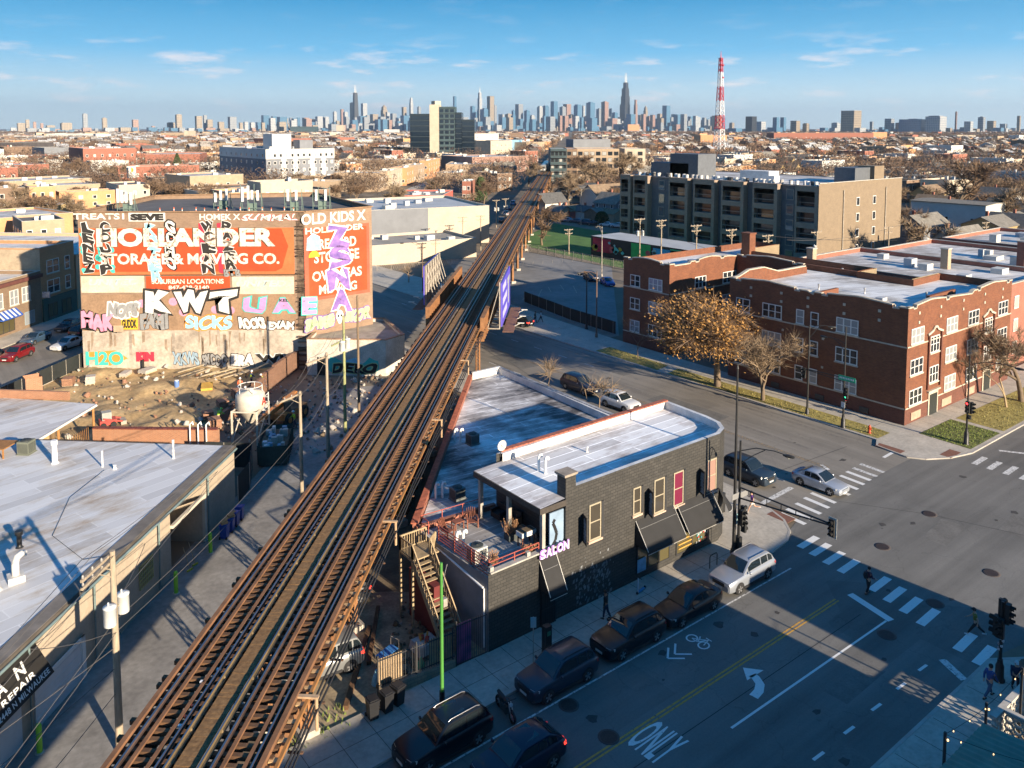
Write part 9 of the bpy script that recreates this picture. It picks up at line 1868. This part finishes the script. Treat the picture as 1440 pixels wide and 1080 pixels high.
SKY='''41,6,170,t 51,5,173,p 32,13,175,t 61,5,175,p 73,14,178,t 95,18,175,t 122,8,162,g 149,8,168,t 192,10,170,p 217,6,179,p 242,12,174,t 253,10,163,t 281,11,165,t 290,6,164,g 296,10,170,t 312,10,173,t 328,13,166,g 340,6,174,t 347,7,173,w 356,8,174,w 371,6,174,t 384,10,168,w 397,14,173,t 413,10,171,w 431,10,174,t 442,6,169,t 447,4,169,w 460,8,167,w 472,6,159,w 482,5,155,p 487,7,159,w 499,12,146,t 501,9,132,H 513,9,147,w 510,14,165,b 518,6,164,g 527,12,162,t 536,6,167,w 541,10,149,P 546,6,159,w 554,9,161,g 562,10,168,w 569,7,152,t 579,6,139,C 590,5,152,g 640,5,137,b 665,7,151,b 675,8,132,T 690,10,137,t 696,5,150,g 682,14,155,b 688,12,165,w 670,8,159,b 705,8,162,w 715,10,162,t 722,5,157,b 730,11,148,g 741,8,157,b 748,8,164,w 759,8,152,w 767,9,151,b 779,10,144,b 786,6,160,t 791,9,152,g 797,11,148,p 803,9,163,t 812,11,150,b 820,4,150,w 824,7,165,w 830,12,146,b 842,8,155,g 850,10,145,p 855,9,154,g 864,8,160,b 878,14,118,S 887,8,166,b 893,6,142,N 900,7,163,t 907,6,150,P 912,8,165,p 917,7,163,p 923,6,168,b 927,8,162,t 936,11,150,b 943,7,166,g 948,10,162,b 961,9,167,g 977,16,174,b 980,8,166,w 992,14,170,g 1004,7,172,w 1015,8,167,b 1028,7,174,t 1055,15,166,k 1068,15,173,w 1090,9,167,b 1100,8,167,b 1117,13,172,t 1132,9,176,t 1174,12,175,w 1195,27,158,t 1224,5,173,g 1249,13,169,g 1262,9,175,p 1285,43,170,b 1314,28,166,w 1342,3,160,p 1360,12,173,w 1378,10,167,g 1392,12,172,t 1409,10,176,w 1430,5,165,t'''
ents=[]
for e_ in SKY.split():x,w_,yt,k_=e_.split(',');ents.append((float(x),float(w_),float(yt),k_))
def at_far(px,d):lx=(px-720)/FPX*d;f2=_F.xy.normalized();return V((_R.x*lx+f2.x*d,_R.y*lx+f2.y*d,0))
SPECIAL={'H':('k','dark tapering skyscraper with twin antennas, tallest of the left skyline group'),'S':('k','tallest black stepped skyscraper with two white antennas on the skyline'),'T':('w','silver stepped skyscraper with a spire just right of the dark glass tower'),'C':('w','pale curved-top skyscraper just left of the dark glass tower')}
order=sorted(e_[0]for e_ in ents);rk_={x:i for i,x in enumerate(order)};s0=rk_[878.0]
ORD=lambda n:'%d%s'%(n,'th' if 10<n%100<14 else{1:'st',2:'nd',3:'rd'}.get(n%10,'th'))
for x,w_,yt,k_ in ents:
 d=7600+R.uniform(-500,500)if 430<x<1030 else(5600 if x<430 else 4600)+R.uniform(-300,300)
 key=k_ if k_ in TM else SPECIAL[k_][0]if k_ in SPECIAL else{'P':'t','N':'p'}[k_];tone,mt=TM[key];c=at_far(x,d);W2=w_/FPX*d;Hh=EYE+(HZ-yt)/FPX*d+8;n=rk_[x]-s0;lab=SPECIAL[k_][1]if k_ in SPECIAL else '%s tower on the skyline, %s tower %s of the tallest black stepped one'%(tone,ORD(abs(n)),'right' if n>0 else 'left')
 t=thing('skyscraper' if Hh>150 else 'tower_block',lab,'skyscraper' if Hh>150 else 'tower block',tuple(c),0,'towers of the skyline');a=W2*.72;mb=MB()
 def blk(f0,f1,s0_,s1_=None,dx=0):
  s1_=s0_ if s1_ is None else s1_;lo=[(dx-a/2*s0_,-a/2*s0_),(dx+a/2*s0_,-a/2*s0_),(dx+a/2*s0_,a/2*s0_),(dx-a/2*s0_,a/2*s0_)];hi=[(dx-a/2*s1_,-a/2*s1_),(dx+a/2*s1_,-a/2*s1_),(dx+a/2*s1_,a/2*s1_),(dx-a/2*s1_,a/2*s1_)];u=0
  for i in range(4):j=(i+1)%4;mb.face([(*lo[i],f0*Hh),(*lo[j],f0*Hh),(*hi[j],f1*Hh),(*hi[i],f1*Hh)],0,[(u,f0*Hh),(u+a,f0*Hh),(u+a*.95,f1*Hh),(u,f1*Hh)]);u+=a
  mb.face([(*p,f1*Hh)for p in hi],0)
 if k_=='H':blk(0,1,1.15,.72)
 elif k_=='S':blk(0,.55,1);blk(.55,.72,.86,None,.06*a);blk(.72,.88,.72,None,.06*a);blk(.88,1,.5,None,.12*a)
 elif k_ in 'TN':blk(0,.55,1);blk(.55,.85,.82);blk(.85,1,.6)
 elif k_=='P':blk(0,.8,1);blk(.8,.92,.75);blk(.92,1.0,.6,.05)
 elif k_=='C':blk(0,.8,1,.95);blk(.8,1,.95,.5)
 else:
  blk(0,1,1)
  if R.random()<.5:blk(1,1+R.uniform(.015,.05),R.uniform(.4,.8))
 mb.build('shaft',mt,t,True)
 if k_ in 'HS':
  for s in(-1,1):mb2=MB();mb2.tube([(s*a*.14+(.12*a if k_=='S' else 0),0,Hh),(s*a*.14+(.12*a if k_=='S' else 0),0,Hh*1.06),(s*a*.14+(.12*a if k_=='S' else 0),0,Hh*1.2)],[5,3.5,1.2],5);mb2.build('antenna',WHT,t,True)
 if k_=='T':mb2=MB();mb2.tube([(0,0,Hh),(0,0,Hh*1.15)],[5,1],5);mb2.build('spire',WHT,t,True)
mb=MB()
for k in range(1100):
 x=R.uniform(365,1010)if k<760 else R.uniform(-40,1480);d=R.uniform(6200,8600)if 365<x<1010 else R.uniform(4200,7000);c=at_far(x,d);s=R.uniform(10,30);h=R.uniform(8,34)if k>=760 else 16+R.random()**2.6*120;mb.prism([(c.x-s,c.y-s),(c.x+s,c.y-s),(c.x+s,c.y+s),(c.x-s,c.y+s)],0,h,R.choice((0,1,2,2,2,3,3,4)))
o=mb.build('distant_downtown',[TM[k][1]for k in 'twbgp']);o['kind']='stuff'
hz=MB();hz.box(-24500,-24500,-1.2,24500,24500,640);HZM=bpy.data.materials.new('haze_air');HZM.use_nodes=True;n=HZM.node_tree;n.nodes.remove(n.nodes['Principled BSDF']);pv=n.nodes.new('ShaderNodeVolumePrincipled');pv.inputs['Color'].default_value=(.60,.76,.95,1);pv.inputs['Density'].default_value=4.2e-5;pv.inputs['Anisotropy'].default_value=.2
n.links.new(pv.outputs[0],n.nodes['Material Output'].inputs['Volume']);hz=hz.build('haze',HZM);hz['kind']='stuff'
